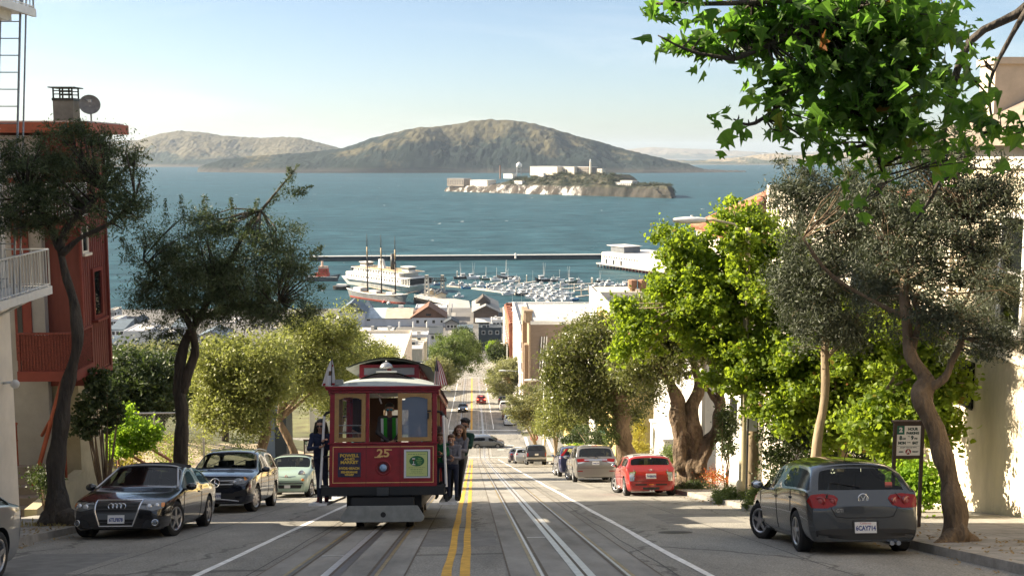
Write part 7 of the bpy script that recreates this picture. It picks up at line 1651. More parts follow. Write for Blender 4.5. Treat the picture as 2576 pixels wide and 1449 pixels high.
m = MB(); m.tube([(-1.25,.12,.9),(-1.0,.12,2.0)],.03,8); m.tube([(-1.35,-.05,.9),(-1.2,-.05,1.9)],.025,8); cp(m,'grip_lever',M_PIPE)
m = MB(); m.tube([(-.5,-.12,2.86),(-.5,-.12,2.66)],.008,5); m.tube([(-.5,-.12,2.7),(-.46,-.08,2.6)],.018,6); cp(m,'bell_cord',M_TRIM)
m = MB(); m.bb(-2.2,-1.4,.25,.32,2.74,2.77); cp(m,'ceiling_lamp',mat('ceiling_lamp',(.8,.75,.6),.4,emit=(1,.85,.6,1.2)))
def C3(x,y,z): return CM @ V((x,y,z))
def flag(label,y,kind):
 t = thing('flag',label,'flag',C3(-.15,y,2.93),CROT)
 m = MB(); m.tube([(0,0,0),(0,0,.60)],.009,6); m.ell((0,0,.61),(.014,.014,.018),8,6); m.build('staff',M_IRON,t)
 m = MB(); nu,nv = 14,13
 sx = 1 if kind == 'us' else -1
 def fn(u,v):   # limp cloth: hangs from the staff and folds
  w_ = .04 + .26 * v ** .7; return V((-.10 * u * v - .02 * math.sin(u * 9) * v,sx * w_ * (u - .25) + .012 * math.sin(u * 7 + v * 2),.58 - .54 * v - .03 * u * (1 - v)))
 base = len(m.f)
 for j in range(nv):
  for i in range(nu):
   q = [fn(a / nu,b / nv) for a,b in ((i,j),(i + 1,j),(i + 1,j + 1),(i,j + 1))]
   if kind == 'us': m.mi(2 if (j < 6 and i < 7) else (0 if i % 2 else 1))
   else: m.mi(0)
   m.add(q,[(0,1,2,3)])
 if kind != 'us': m.mi(1); m.add([fn(a,b) + V((.006,0,0)) for a,b in ((.3,.42),(.5,.42),(.52,.6),(.3,.6))],[(0,1,2,3)]); m.mi(2); m.add([fn(a,b) + V((.006,0,0)) for a,b in ((.05,.90),(.95,.90),(.95,.99),(.05,.99))],[(0,1,2,3)]); m.mi(2); m.add([fn(a,b) + V((.006,0,0)) for a,b in ((.12,.18),(.3,.18),(.3,.26),(.12,.26))],[(0,1,2,3)])
 m.build('cloth',[mat('flag_red',(.32,.02,.03),.8),mat('flag_white',(.62,.60,.60),.8),mat('flag_blue',(.015,.02,.07),.8)] if kind == 'us' else [mat('flag_white',(.62,.60,.60)),mat('flag_brown',(.12,.07,.04),.8),mat('flag_red',(.32,.02,.03))],t)
flag('small striped red white and blue flag on the cable car roof corner',1.10,'us'); flag('small white flag on the cable car roof corner',-1.10,'ca')
# ---------------- passengers
def at_car(x,y,z,turn=0.,lean=0.):
 "stands upright (plumb) on the car at car coordinates; turn 0 looks up the hill towards the front"
 p = CM @ V((x,y,z)); return Matrix.Translation(p) @ Matrix.Rotation(-math.pi / 2 + turn,4,'Z') @ Matrix.Rotation(lean,4,'X')
NAVY = clo('navy',(.028,.036,.07)); JEANS = clo('dark_jeans',(.03,.036,.062)); GREYJ = clo('grey_jacket',(.17,.165,.185)); GREYT = clo('grey_trousers',(.17,.17,.175)); BLACKT = clo('black',(.012,.012,.013)); DGREEN = clo('dark_green',(.016,.05,.038)); SHOE = clo('shoe_black',(.02,.02,.02)); SHOER = clo('shoe_maroon',(.10,.02,.03)); HIVIS = clo('hi_vis',(.04,.28,.03)); GRN = clo('green',(.02,.12,.05)); BROWN = clo('brown',(.06,.045,.04))
person('woman in dark blue with long dark hair and sunglasses holding the white pole',at_car(-.72,-1.33,.55,R(-6)),
       dict(sL=(.02,.17,1.40),sR=(0,-.18,1.40),eL=(.20,.20,1.20),wL=(.33,.09,1.36),eR=(.16,-.22,1.16),wR=(.33,.03,1.24),dL=(.2,.5,.4),dR=(.2,.6,.2),pel=(-.04,-.03,.95),hL=(-.04,.05,.92),hR=(-.04,-.11,.92),kL=(.0,.07,.5),kR=(.02,-.06,.5),aL=(0,.09,.085),aR=(.02,-.06,.085)),
       (NAVY,JEANS,SHOER),HAIRD,M_SHADES,1.78,long_hair=.30,build=.88)
def vest(t,ch,g):
 m = MB();
 for s in (1,-1):
  m.mi(0); m.grid(lambda u,v: V((.135 - .02 * abs(u - .4),s * lerp(.055,.15,u),lerp(.98,1.47,v))),4,6); m.mi(1); m.grid(lambda u,v: V((.139 - .03 * u,s * lerp(.13,.185,u),lerp(.98,1.46,v))),2,6); m.mi(0); m.grid(lambda u,v: V((-.14,s * lerp(.0,.18,u),lerp(.95,1.46,v))),3,4)
 q = m.build('safety_vest',[HIVIS,mat('vest_tape',(.6,.62,.6),.4)],None); q.parent = t
person('driver in sunglasses and green safety vest standing at the middle front opening',at_car(-.75,.10,.90,R(4)),
       dict(eL=(.12,.25,1.15),wL=(.30,.10,1.03),eR=(.12,-.25,1.15),wR=(.32,-.02,1.0),dL=(.7,-.3,-.3),dR=(.7,.3,-.3)),(clo('dark_shirt',(.05,.045,.045)),BLACKT,SHOE),HAIRD,M_SHADESB,1.76,SKIN2,extra=vest)
def arms_fwd(up=0.): return dict(eL=(.18,.20,1.20 + up),wL=(.34,.06,1.26 + up),eR=(.18,-.20,1.16 + up),wR=(.36,.0,1.18 + up),dL=(.6,-.3,.3),dR=(.6,.3,.3))
person('boy in grey jacket gripping the white pole with both hands',at_car(-.78,1.42,.55,R(-4)),dict(arms_fwd(-.04),hea=(.05,-.02,1.62)),(GREYJ,JEANS,SHOE),HAIRB,None,1.44,group=None,build=.95,smile=True)
person('boy in dark green top half hidden behind the white pole',at_car(-.80,1.17,.60,R(-4)),dict(arms_fwd(.02)),(GRN,JEANS,SHOE),HAIRB,None,1.42,build=.92)
person('smiling woman with long brown hair and grey jacket leaning out behind the boys',at_car(-1.40,1.45,.55,R(-8),R(-4)),dict(arms_fwd(.0),hea=(.05,.02,1.62)),(GREYJ,BLACKT,SHOE),HAIRB,None,1.66,long_hair=.2,smile=True)
person('man with curly dark hair and sunglasses in dark green leaning out behind the woman',at_car(-2.2,1.42,.56,R(-6),R(-9)),dict(arms_fwd(.02),hea=(.06,.0,1.63)),(DGREEN,GREYT,SHOE),HAIRD,M_SHADES,1.80,SKIN2,smile=True)
person('passenger with face at the edge of the cable car behind the pole bracket',at_car(-1.25,.98,.90,R(-4)),dict(arms_fwd(.0)),(BROWN,BLACKT,SHOE),HAIRB,None,1.50)
def seated(): return dict(pel=(0,0,.52),che=(-.02,0,.86),nec=(-.01,0,1.06),hea=(.02,0,1.21),sL=(0,.18,1.0),sR=(0,-.18,1.0),eL=(.08,.24,.74),eR=(.08,-.24,.74),wL=(.28,.12,.66),wR=(.28,-.12,.66),hL=(.02,.09,.5),hR=(.02,-.09,.5),kL=(.44,.11,.48),kR=(.44,-.11,.48),aL=(.44,.11,.085),aR=(.44,-.11,.085))
for lab,x,y,trn,c_,hr in (('seated passenger in teal behind the left front window nearer the post',-1.0,-.62,R(-70),clo('teal',(.02,.09,.09)),HAIRD),('seated passenger in black behind the left front window',-1.75,-.62,R(-70),BLACKT,HAIRB),('seated passenger in plum deeper inside behind the left front window',-2.5,-.62,R(-70),clo('plum',(.08,.02,.05)),HAIRD),('seated passenger in pink behind the sky tinted right front window',-1.05,.60,R(70),clo('pink',(.32,.08,.15)),HAIRD),('seated passenger in pale blue behind the sky tinted right front window',-1.85,.60,R(70),clo('pale_blue',(.12,.28,.36)),HAIRB)):
 person(lab,at_car(x,y,.88,trn),seated(),(c_,BLACKT,SHOE),hr,None,1.68)
# ================================================================== WATERFRONT AND HARBOUR
def at_y(px,py,Y):
 d = ray(px,py); return CAM + d * (Y / d.y)
QUAY = 3.6
M_LAV = mat('white_painted_wall',(.58,.58,.60),.85,var=.08,vscale=.3); M_SLATEB = mat('blue_slate_roof',(.10,.13,.16),.7,var=.25,vscale=.5); M_BRNS = mat('brown_shingle_gable',(.16,.085,.055),.85,var=.25,vscale=.8)
M_TANR = mat('tan_gravel_roof',(.42,.37,.30),.95,var=.2,vscale=.3); M_DKW = mat('dark_slate_wall',(.06,.075,.085),.8,var=.1,vscale=.4); M_DECK = mat('pier_deck',(.34,.33,.31),.9,var=.2,vscale=.25); M_PILE = mat('tarred_pile',(.07,.06,.05),.9,var=.3,vscale=.6)
M_DGL = mat('dark_window',(.02,.022,.028),.15,spec=.6)
def block(name,label,px0,px1,ytop,Y,depth,wm,rm=None,roof='flat',rise=2.0,wins=(),zb=2.5,group=None,cat='building',para=.35,gm=None):
 "waterfront building whose near face stands Y metres ahead"
 a,b = at_y(px0,ytop,Y),at_y(px1,ytop,Y); z1 = (a.z + b.z) / 2; x0,x1 = a.x,b.x
 t = thing(name,label,cat,((x0 + x1) / 2,Y + depth / 2,zb),group=group)
 m = MB(); m.bb(x0,x1,Y,Y + depth,zb,z1); m.build('wall',wm,t,world=True)
 m = MB(); rm = rm or M_WHROOF
 if roof == 'flat':
  m.bb(x0 + .3,x1 - .3,Y + .3,Y + depth - .3,z1 - .02,z1 + .05); m.build('roof',rm,t,world=True)
  m = MB(); m.bb(x0 - .05,x1 + .05,Y - .05,Y + .3,z1 - .2,z1 + para); m.bb(x0 - .05,x1 + .05,Y + depth - .3,Y + depth + .05,z1 - .2,z1 + para); m.bb(x0 - .05,x0 + .3,Y + .3,Y + depth - .3,z1 - .2,z1 + para); m.bb(x1 - .3,x1 + .05,Y + .3,Y + depth - .3,z1 - .2,z1 + para); m.build('parapet',wm,t,world=True)
  if x1 - x0 > 5:
   for k_ in range(int(min(6,2 + (x1 - x0) / 6))):
    rx = random.uniform(x0 + 1,x1 - 2.5); ry = random.uniform(Y + 1,Y + max(1.5,depth - 3)); w_ = random.uniform(.8,2.2); m = MB(); m.bb(rx,rx + w_,ry,ry + w_ * .8,z1,z1 + random.uniform(.6,1.8)); m.build('roof_unit',random.choice([M_WPAINT,M_DKW,M_GREYW,M_PIPE]),t,world=True)
 elif roof == 'gable':       # gable faces the hill
  xm = (x0 + x1) / 2; o = .8
  m.prism([(x0 - o,Y - o,z1 - .3),(x0 - o,Y - o,z1),(xm,Y - o,z1 + rise),(x1 + o,Y - o,z1),(x1 + o,Y - o,z1 - .3),(xm,Y - o,z1 + rise - .4)],(0,depth + 2 * o,0)); m.build('roof',rm,t,world=True)
  m = MB(); m.prism([(x0,Y - .02,z1),(xm,Y - .02,z1 + rise - .3),(x1,Y - .02,z1)],(0,depth,0)); m.build('gable',gm or wm,t,world=True)
 elif roof == 'shed':        # slopes up and away
  m.add([(x0 - .3,Y - .4,z1),(x1 + .3,Y - .4,z1),(x1 + .3,Y + depth,z1 + rise),(x0 - .3,Y + depth,z1 + rise),(x0 - .3,Y - .4,z1 - .3),(x1 + .3,Y - .4,z1 - .3),(x1 + .3,Y + depth,z1 - .3),(x0 - .3,Y + depth,z1 - .3)],[(0,1,2,3),(4,5,6,7),(0,1,5,4),(1,2,6,5),(2,3,7,6),(3,0,4,7)]); m.build('roof',rm,t,world=True)
 elif roof == 'pyramid':
  xm = (x0 + x1) / 2; m.add([(x0 - .5,Y - .5,z1),(x1 + .5,Y - .5,z1),(x1 + .5,Y + depth + .5,z1),(x0 - .5,Y + depth + .5,z1),(xm,Y + depth / 2,z1 + rise)],[(0,1,4),(1,2,4),(2,3,4),(3,0,4),(0,1,2,3)]); m.build('roof',rm,t,world=True)
 for (u,w_,h0,h_) in wins:      # along the face 0..1,width,below the eave,height
  xx = lerp(x0,x1,u); window(t,(xx,Y,z1 - h0),(1,0,0),(0,0,1),w_,h_,M_TRIM,M_DGL,out=(0,-1,0),fr=.14,proud=.1,sill=False)
 return t,x0,x1,z1
t,x0,x1,z1 = block('white_building','white waterfront building with blue slate gable nearest the left trees',853,917,786,512,16,M_LAV,M_SLATEB,'gable',4.6,[(.25,1.9,4.4,1.5),(.5,1.9,4.4,1.5)],gm=M_SLATEB)
m = MB(); m.bb(lerp(x0,x1,.52),lerp(x0,x1,.72),511,511.9,z1 + .4,z1 + 2.6); m.build('gable_louvre',mat('louvre_grey',(.3,.32,.33),.7),t,world=True)
block('turret_pavilion','small pavilion with dark pyramid roof beside the schooner hull',913,936,776,540,6,M_LAV,M_SLATEB,'pyramid',3.8)
block('white_building','low white building with cluttered pale blue roof between slate gable and tan roof',917,970,800,513,14,M_LAV,mat('pale_blue_roof',(.36,.42,.46),.8,var=.3,vscale=.5),'shed',2.8,[(.1,1.6,1.3,.8)])
block('white_building','white building with tan sloping roof left of the brown gable',970,1036,800.5,512.5,12,M_LAV,M_TANR,'shed',3.0)
block('roof_house','small dark roof storey with pale band behind the tan sloping roof',984,1030,780,526,8,M_DKW,M_WHROOF,'flat')
t,x0,x1,z1 = block('brown_gabled_building','white building under a big brown shingle gable with small square windows',1036,1120,799.5,511,16,M_LAV,M_BRNS,'gable',5.4,[(.13,1.25,2.4,1.4),(.37,1.25,2.4,1.4),(.61,1.25,2.4,1.4),(.86,.9,2.2,1.1)],gm=M_BRNS)
m = MB(); xm = (x0 + x1) / 2; m.bb(xm - 1.1,xm + 1.1,510.86,511,z1 + .9,z1 + 1.8); m.build('gable_window',M_DGL,t,world=True)
block('white_roof_building','white flat topped building right behind the brown gable',1045,1123,776,530,14,M_LAV,M_WHROOF)
t,x0,x1,z1 = block('dark_walled_building','long dark slate walled building with white flat roof below the white waterfront row',894,991,834,440,11,M_DKW,M_WHROOF)
t,x0,x1,z1 = block('pale_walled_building','pale lavender walled building with dark lower floor and white roof',990,1076,844,432,9,M_LAV,M_WHROOF); m = MB(); m.bb(x0 + .1,x1 - .1,431.8,432,2.5,z1 - 2.4); m.build('lower_wall',M_DKW,t,world=True)
for i,u in enumerate((.08,.5,.92)): m = MB(); xx = lerp(x0,x1,u); m.tube([(xx,452,z1),(xx,452,z1 + 2.4)],.35,8); m.build('vent_pipe',M_WPAINT,t,world=True)
block('tan_roof_building','low tan roofed building just above the cable car roof',985,1072,862,395,9,M_CREAM,M_TANR)
block('stepped_building','small grey box building with rooftop tanks right of the cable car roof',1014,1062,880,360,14,M_GREYW,M_GRAVEL)
t,x0,x1,z1 = block('pier_gate_building','grey gabled pier building with brown shingle front and white awning',1191,1254,785,520,38,M_GREYR,mat('grey_felt_roof',(.27,.26,.24),.9,var=.15,vscale=.4),'gable',3.2,[(.08,1.0,1.9,.9),(.32,1.0,1.9,.9),(.55,1.0,1.9,.9),(.8,1.0,1.9,.9)],gm=mat('shingle_front',(.14,.10,.075),.85))
m = MB(); m.bb(x0 + .1,x1 - .1,519.85,520.0,z1 - 4.5,z1 - .05); m.build('front',mat('shingle_front',(.14,.10,.075)),t,world=True)
m = MB(); m.prism([(x0 + .8,517.2,z1 - 4.3),(x0 + .8,519.84,z1 - 2.6),(x0 + .8,519.84,z1 - 4.5)],(x1 - x0 - 2.0,0,0)); m.build('awning',M_TRIM,t,world=True)
m = MB(); m.prism([(x0 + 1,527,z1 + 3.0),(x0 + 4.5,527,z1 + 6.2),(x0 + 8,527,z1 + 3.0)],(0,12,0)); m.build('rear_gable_roof',mat('dark_brown_roof',(.09,.075,.065),.9),t,world=True)
for i,(a,b,yt,Y,d,w_,r_,rf,lab) in enumerate([
 (1204,1262,826,455,10,M_DKW,M_DKROOF,'flat','dark low cafe building at the end of the street before the pier gate'),
 (1120,1150,812,500,8,M_GREYR,M_DKROOF,'gable','small grey kiosk beside the pier road'),
 (1152,1188,834,448,7,M_DKW,M_SLATEB,'shed','slate blue shelter at the pier road end'),
 (1236,1266,806,492,8,M_WHITEW,M_WHROOF,'flat','narrow white building left of the brick warehouse'),
 (900,936,868,405,9,M_CREAM2,M_TANR,'shed','cream house with tan roof above the street tree crowns'),
 (936,984,876,392,9,M_GREYW,M_GRAVEL,'flat','grey flat house left of the low tan roofed building'),
 (1016,1048,856,410,6,M_DKW,M_GRAVEL,'flat','dark stair block behind the low tan roofed building'),
 (860,898,842,445,9,M_LAV,M_SLATEB,'gable','white gabled house above the sunlit crown left of the dark slate wall'),
 (1080,1112,838,445,8,M_LAV,M_DKROOF,'shed','small white house with dark roof left of the pier road')]):
 block('waterfront_house',lab,a,b,yt,Y,d,w_,r_,rf,1.8,[(u,1.1,2.3,1.3) for u in (.15,.45,.75)])
rs6 = np.random.default_rng(6)
for i,(a,b,yt,Y,d,w_,r_,rf,lab) in enumerate([
 (274,298,804,505,12,M_LAV,M_TANR,'flat','pale blue grey block at the left edge of the waterfront beside the red house'),
 (274,290,781,540,10,M_GREYW,M_TANR,'flat','taller grey tower block behind the left waterfront houses'),
 (276,311,828,470,14,mat('light_blue_wall',(.42,.52,.6),.8),M_SLATEB,'shed','light blue house with sloped slate roof near the red house corner'),
 (311,370,834,462,20,M_LAV,M_WHROOF,'flat','wide lavender grey building with bright white roof in the left waterfront'),
 (330,352,812,500,12,M_DKW,M_DKROOF,'gable','dark roofed shed behind the wide lavender grey building'),
 (284,378,866,425,16,M_SLATEB,M_DKROOF,'shed','dark slate roofed house in front of the wide lavender grey building'),
 (372,432,838,470,18,M_LAV,M_WHROOF,'flat','white roofed building seen through the forked tree crown'),
 (432,472,822,480,12,M_LAV,M_SLATEB,'shed','white bay windowed house with slate roof between the forked trunks'),
 (455,500,806,530,14,M_GREYW,M_DKROOF,'gable','grey gabled house behind the forked trunk near the water'),
 (500,560,846,450,16,M_CREAM2,M_SLATEB,'gable','beige house with slate roof right of the forked trunk'),
 (520,590,812,525,16,M_LAV,M_WHROOF,'flat','white flat building below the dark bushy crown'),
 (590,680,822,515,16,M_GREYW,M_WHROOF,'flat','long grey building behind the sunlit street trees'),
 (680,780,826,505,18,M_LAV,M_TANR,'flat','white building with tan roof behind the taller sunlit tree'),
 (780,850,806,530,14,M_LAV,M_WHROOF,'flat','white shed left of the slate gable by the water'),
 (380,470,872,420,16,M_CREAM2,M_DKROOF,'gable','cream house low behind the dark fence trees')]):
 block('waterfront_house',lab,a,b,yt,Y,d,w_,r_,rf,2.2,[(u,1.2,2.4,1.5) for u in ((.15,.45,.75) if b - a < 40 else (.1,.28,.46,.64,.82))])
m = MB(); o = []
for yq in (418,428,440,500,574): o += [V((-260,yq,rz(yq) + .02)),V((70,yq,rz(yq) + .02))]
m.add(o,[(2 * i,2 * i + 1,2 * i + 3,2 * i + 2) for i in range(4)]); struct(m.build('quay_paving',mat('quay_asphalt',(.13,.125,.12),.9,var=.35,vscale=.06)))
q = [at_y(1122,820,505),at_y(1190,820,505)]
m = MB()
def quad_pts(pts,h0,h1): m.prism([V((p.x,p.y,h0)) for p in pts],(0,0,h1 - h0))
pA = [flat(1126,822,QUAY),flat(1192,822,QUAY),flat(1180,757,QUAY),flat(1060,738,QUAY),flat(1042,746,QUAY),flat(1128,764,QUAY)]
quad_pts(pA,2.9,QUAY); struct(m.build('pier',M_DECK))
pl = thing('pier_piles','row of dark piles under the pier edge beside the schooner bow','piles',pA[5]); m = MB()
for i in range(26):
 p = pA[4].lerp(pA[5],i / 25) if i < 14 else pA[5].lerp(pA[0],(i - 13) / 14); m.cyl((p.x,p.y - .2,-1),(p.x,p.y - .2,3.3),.35,n=6)
m.build('pile',M_PILE,pl,world=True)['kind'] = 'stuff'
rl = thing('pier_railing','white post railing along the pier edge beside the schooner','railing',pA[4]); m = MB()
railing(m,[V((p.x,p.y,QUAY)) for p in (pA[4],pA[5],pA[0])],1.1,2.2,.07,.09); m.build('rail',M_TRIM,rl,world=True)
for i,(a,b,yt,yb,d,lab,rm) in enumerate([(1078,1092,735,742,6,'small cream shed at the foot of the ferry slip towers',M_TANR),(1094,1112,737,747,8,'low dark roofed shed on the pier deck',M_DKROOF),(1100,1122,740,750,8,'long dark roofed pier shed beside the gate building road',M_DKROOF)]):
 p = flat((a + b) / 2,yb,QUAY); block('pier_shed',lab,a,b,yt,p.y,d,M_CREAM,rm,'gable',1.4,zb=QUAY - .1)
gs = thing('ferry_slip_frame','cream towers joined by a dark bridge beside the white ferry','gantry',flat(1093,742,QUAY))
for a,b,yt,yb in ((1068,1079,693,745),(1108,1118,693,740)):
 p = flat((a + b) / 2,yb,QUAY); x0 = at_y(a,yb,p.y).x; x1 = at_y(b,yb,p.y).x; z1 = at_y(a,yt,p.y).z; m = MB()
 for s in (0,1):
  for e in (0,1): m.prism([(lerp(x0,x1,s) - .5,p.y + e * 2.4,QUAY),(lerp(x0,x1,s) + .5,p.y + e * 2.4,QUAY),(lerp(x0 + .6,x1 - .6,s) + .4,p.y + e * 2.2,z1),(lerp(x0 + .6,x1 - .6,s) - .4,p.y + e * 2.2,z1)],(0,.5,0))
 for k in range(5): z = lerp(QUAY,z1,(k + .7) / 5); m.bb(x0 + .3,x1 - .3,p.y - .1,p.y + 2.9,z - .25,z + .25)
 m.bb(x0 + .2,x1 - .2,p.y,p.y + 2.8,z1 - 1.6,z1); m.build('tower',M_CREAM2,gs,world=True)
p = flat(1093,742,QUAY); x0,x1 = at_y(1074,705,p.y).x,at_y(1122,705,p.y).x; z0,z1 = at_y(1093,709,p.y).z,at_y(1093,699,p.y).z; m = MB()
m.bb(x0,x1,p.y,p.y + .5,z0,z0 + .5); m.bb(x0,x1,p.y,p.y + .5,z1 - .4,z1)
for k in range(11): x = lerp(x0,x1,k / 10); m.tube([(x,p.y + .25,z0),(lerp(x0,x1,min(1,(k + 1) / 10)),p.y + .25,z1)],.16,5); m.tube([(x,p.y + .25,z0),(x,p.y + .25,z1)],.14,5)
m.build('bridge',M_PILE,gs,world=True)
# ---- long breakwater
bw0,bw1 = flat(778,657.5,0),flat(1517,652,0); bw = thing('breakwater','long straight dark breakwater wall across the harbour mouth','breakwater',bw0.lerp(bw1,.5)); d = (bw1 - bw0); L = d.length; d /= L; nrm = V((-d.y,d.x,0)); m = MB()
m.prism([bw0 + V((0,0,-1)),bw1 + V((0,0,-1)),bw1 + V((0,0,3.1)),bw0 + V((0,0,3.1))],nrm * 6); m.build('wall',mat('breakwater_wall',(.035,.045,.05),.9,var=.35,vscale=.15),bw,world=True)
m = MB(); m.prism([bw0 + V((0,0,3.1)) - nrm * .4,bw1 + V((0,0,3.1)) - nrm * .4,bw1 + V((0,0,3.6)) - nrm * .4,bw0 + V((0,0,3.6)) - nrm * .4],nrm * 6.8); m.build('deck',mat('breakwater_deck',(.42,.41,.39),.9,var=.1,vscale=.2),bw,world=True)
m = MB(); m.box(bw0.lerp(bw1,.5) - nrm * .06 + V((0,0,.9)),(L * .998,.12,.5),Matrix.Rotation(math.atan2(d.y,d.x),3,'Z'))
m.build('waler',mat('rib_grey',(.10,.115,.12),.9),bw,world=True)
p = flat(1297,650,3.6); bc = thing('harbour_light','small white harbour light post on the breakwater','beacon',p); m = MB(); m.lathe([(.7,0),(.6,2.6),(.8,2.7),(.8,3.4),(.2,3.9)],p,'Z',10); m.build('post',M_TRIM,bc,world=True)
# ---- white pier shed on the right and the red and white tour boat
s0,s1 = flat(1509,672,0),flat(1700,700,0)
ps = thing('pier_shed','big cream pier shed with dark upper storey at the end of the breakwater','building',s0.lerp(s1,.5)); d = (s1 - s0); L = d.length; d /= L; nrm = V((-d.y,d.x,0)); z1 = at_y(1518,634,s0.y).z
M_SHED = mat('pier_shed_wall',(.60,.57,.50),.85,var=.08,vscale=.2)
m = MB(); m.prism([s0 + d * 2 + V((0,0,3.2)),s0 + d * (L) + V((0,0,3.2)),s0 + d * L + V((0,0,z1)),s0 + d * 2 + V((0,0,z1))],nrm * 40); m.build('wall',M_SHED,ps,world=True)
m = MB(); m.prism([s0 - d * 2 + V((0,0,2.3)) - nrm * 2,s0 + d * L + V((0,0,2.3)) - nrm * 2,s0 + d * L + V((0,0,3.2)) - nrm * 2,s0 - d * 2 + V((0,0,3.2)) - nrm * 2],nrm * 46); m.build('deck',M_DECK,ps,world=True)
m = MB()
for k in range(24): p = s0 + d * (L * k / 23) - nrm * 1.6; m.cyl((p.x,p.y,-1),(p.x,p.y,2.4),.45,n=6)
m.build('pile',M_PILE,ps,world=True)['kind'] = 'stuff'
m = MB(); m.prism([s0 + d * 2.5 + V((0,0,z1)) + nrm * .6,s0 + d * (L - .5) + V((0,0,z1)) + nrm * .6,s0 + d * (L - .5) + V((0,0,z1 + .35)) + nrm * .6,s0 + d * 2.5 + V((0,0,z1 + .35)) + nrm * .6],nrm * 39); m.build('roof',M_WHROOF,ps,world=True)
u0 = s0 + d * 5 + nrm * 6; zt = at_y(1550,618,s0.y).z; m = MB(); m.prism([u0 + V((0,0,z1)),u0 + d * 16 + V((0,0,z1)),u0 + d * 16 + V((0,0,zt)),u0 + V((0,0,zt))],nrm * 14); m.build('upper_storey',mat('shed_upper',(.13,.14,.15),.7,var=.2,vscale=.4),ps,world=True)
m = MB(); m.prism([u0 - d * 4 + V((0,0,zt)) - nrm * 1,u0 + d * 17 + V((0,0,zt)) - nrm,u0 + d * 17 + V((0,0,zt + .5)) - nrm,u0 - d * 4 + V((0,0,zt + .5)) - nrm],nrm * 16); m.build('upper_roof',M_WHROOF,ps,world=True)
for k in range(14):
 p = s0 + d * (5 + k * 3.0); window(ps,p + V((0,0,z1 - 3.4)),d,(0,0,1),1.3,1.2,M_TRIM,M_DGL,out=-nrm,fr=.1,proud=.08,sill=False)
for k in range(3): p = s0 + d * (7 + k * 9); window(ps,p + V((0,0,3.3)),d,(0,0,1),2.2,3.2,M_TRIM,M_DGL,out=-nrm,fr=.15,proud=.08,sill=False,name='loading_door')
def hull(mb,L,Bm,D,sheer=.35,bow=1.2,stern=.75,z0=-.3,rake=.1,flare=.8):
 "ship's side, x forward, water at z = 0"
 def fn(u,v):
  x = (u - .5) * L; t = abs(u - .42) / .58 if u > .42 else (.42 - u) / .42 * stern
  w = Bm / 2 * max(0,1 - t ** 2.6) ** .62 if u > .42 else Bm / 2 * max(.0,1 - .75 * t ** 3)
  w *= lerp(flare,1,v); return V((x + (rake * L * (v - .5) * max(0,u - .75) * 4 if u > .75 else -rake * L * .5 * (v - .5) * max(0,.2 - u) * 5),w,z0 + (D - z0 + sheer * D * (2 * u - .85) ** 2 * (bow if u > .42 else .8)) * v))
 n = 18;
 for s in (1,-1): mb.grid(lambda u,v: V((fn(u,v).x,s * fn(u,v).y,fn(u,v).z)),n,3)
 for i in range(n): a,b = fn(i / n,1),fn((i + 1) / n,1); mb.add([a,b,V((b.x,-b.y,b.z)),V((a.x,-a.y,a.z))],[(0,1,2,3)])
 a,b = fn(0,0),fn(0,1); mb.add([a,b,V((b.x,-b.y,b.z)),V((a.x,-a.y,a.z))],[(0,1,2,3)])
 return fn
def shipmat(A,Bp): d = (Bp - A); return Matrix.Rotation(math.atan2(d.y,d.x),3,'Z'),A.lerp(Bp,.5),d.length
A,Bp = flat(1648,689),flat(1560,676); rot,c,L = shipmat(A,Bp)
tb = thing('tour_boat','white tour boat with red band and wake moored along the pier shed','boat',c,rot); m = MB(); hull(m,L,7,2.6); m.build('hull',mat('boat_red',(.4,.04,.04),.5),tb,True)
m = MB(); m.bb(-L * .42,L * .28,-3,3,2.4,4.8); m.bb(-L * .36,L * .18,-2.7,2.7,4.8,7.2); m.bb(L * .05,L * .18,-1.8,1.8,7.2,9.2); m.build('superstructure',M_TRIM,tb)
m = MB()
for z in (3.4,5.8):
 for k in range(9): x = -L * .34 + k * L * .058; m.bb(x,x + L * .035,-3.02 if z < 5 else -2.72,3.02 if z < 5 else 2.72,z,z + .9)
m.build('windows',M_DGL,tb); m = MB(); m.bb(-L * .46,L * .4,-3.2,3.2,2.35,2.75); m.build('rail',M_TRIM,tb)
A,Bp = flat(890,712),flat(1066,737); rot,c,L = shipmat(A,Bp); k = L / 60
fe_ = thing('ferry','large white old ferry with black funnel behind the three masted schooner','ferry',c,rot)
M_FW = mat('ferry_white',(.66,.64,.60),.7,var=.06,vscale=.3)
m = MB(); hull(m,L,15 * k,4.2,.3,.6,.5,flare=.7); m.build('hull',M_FW,fe_,True)
m = MB(); m.bb(-L * .47,L * .48,-8 * k,8 * k,4.0,4.6); m.bb(-L * .44,L * .36,-7.4 * k,7.4 * k,4.6,8.2); m.bb(-L * .42,L * .44,-7.8 * k,7.8 * k,8.2,8.6); m.bb(-L * .36,L * .30,-6 * k,6 * k,8.6,11.2); m.bb(-L * .38,L * .38,-6.6 * k,6.6 * k,11.2,11.5)
for i in range(6): x = L * (.36 + .022 * i); m.bb(x,x + .35,-7.6 * k,-7.3 * k,4.6,8.2); m.bb(x,x + .35,7.3 * k,7.6 * k,4.6,8.2)
m.build('deckhouse',M_FW,fe_)
m = MB(); m.bb(-L * .37,L * .36,-6.5 * k,6.5 * k,11.5,11.62); m.build('top_deck',mat('tan_deck',(.45,.33,.2),.9),fe_)
for x in (-.30,.30): m = MB(); m.bb(L * x - 3.2,L * x + 3.2,-2.6,2.6,11.6,14.2); m.bb(L * x - 3.8,L * x + 3.8,-3.2,3.2,14.2,14.5); pw = m.build('pilothouse',M_FW,fe_); m = MB(); m.bb(L * x - 3.25,L * x + 3.25,-2.65,2.65,12.7,13.6); m.build('window_band',M_DGL,pw)
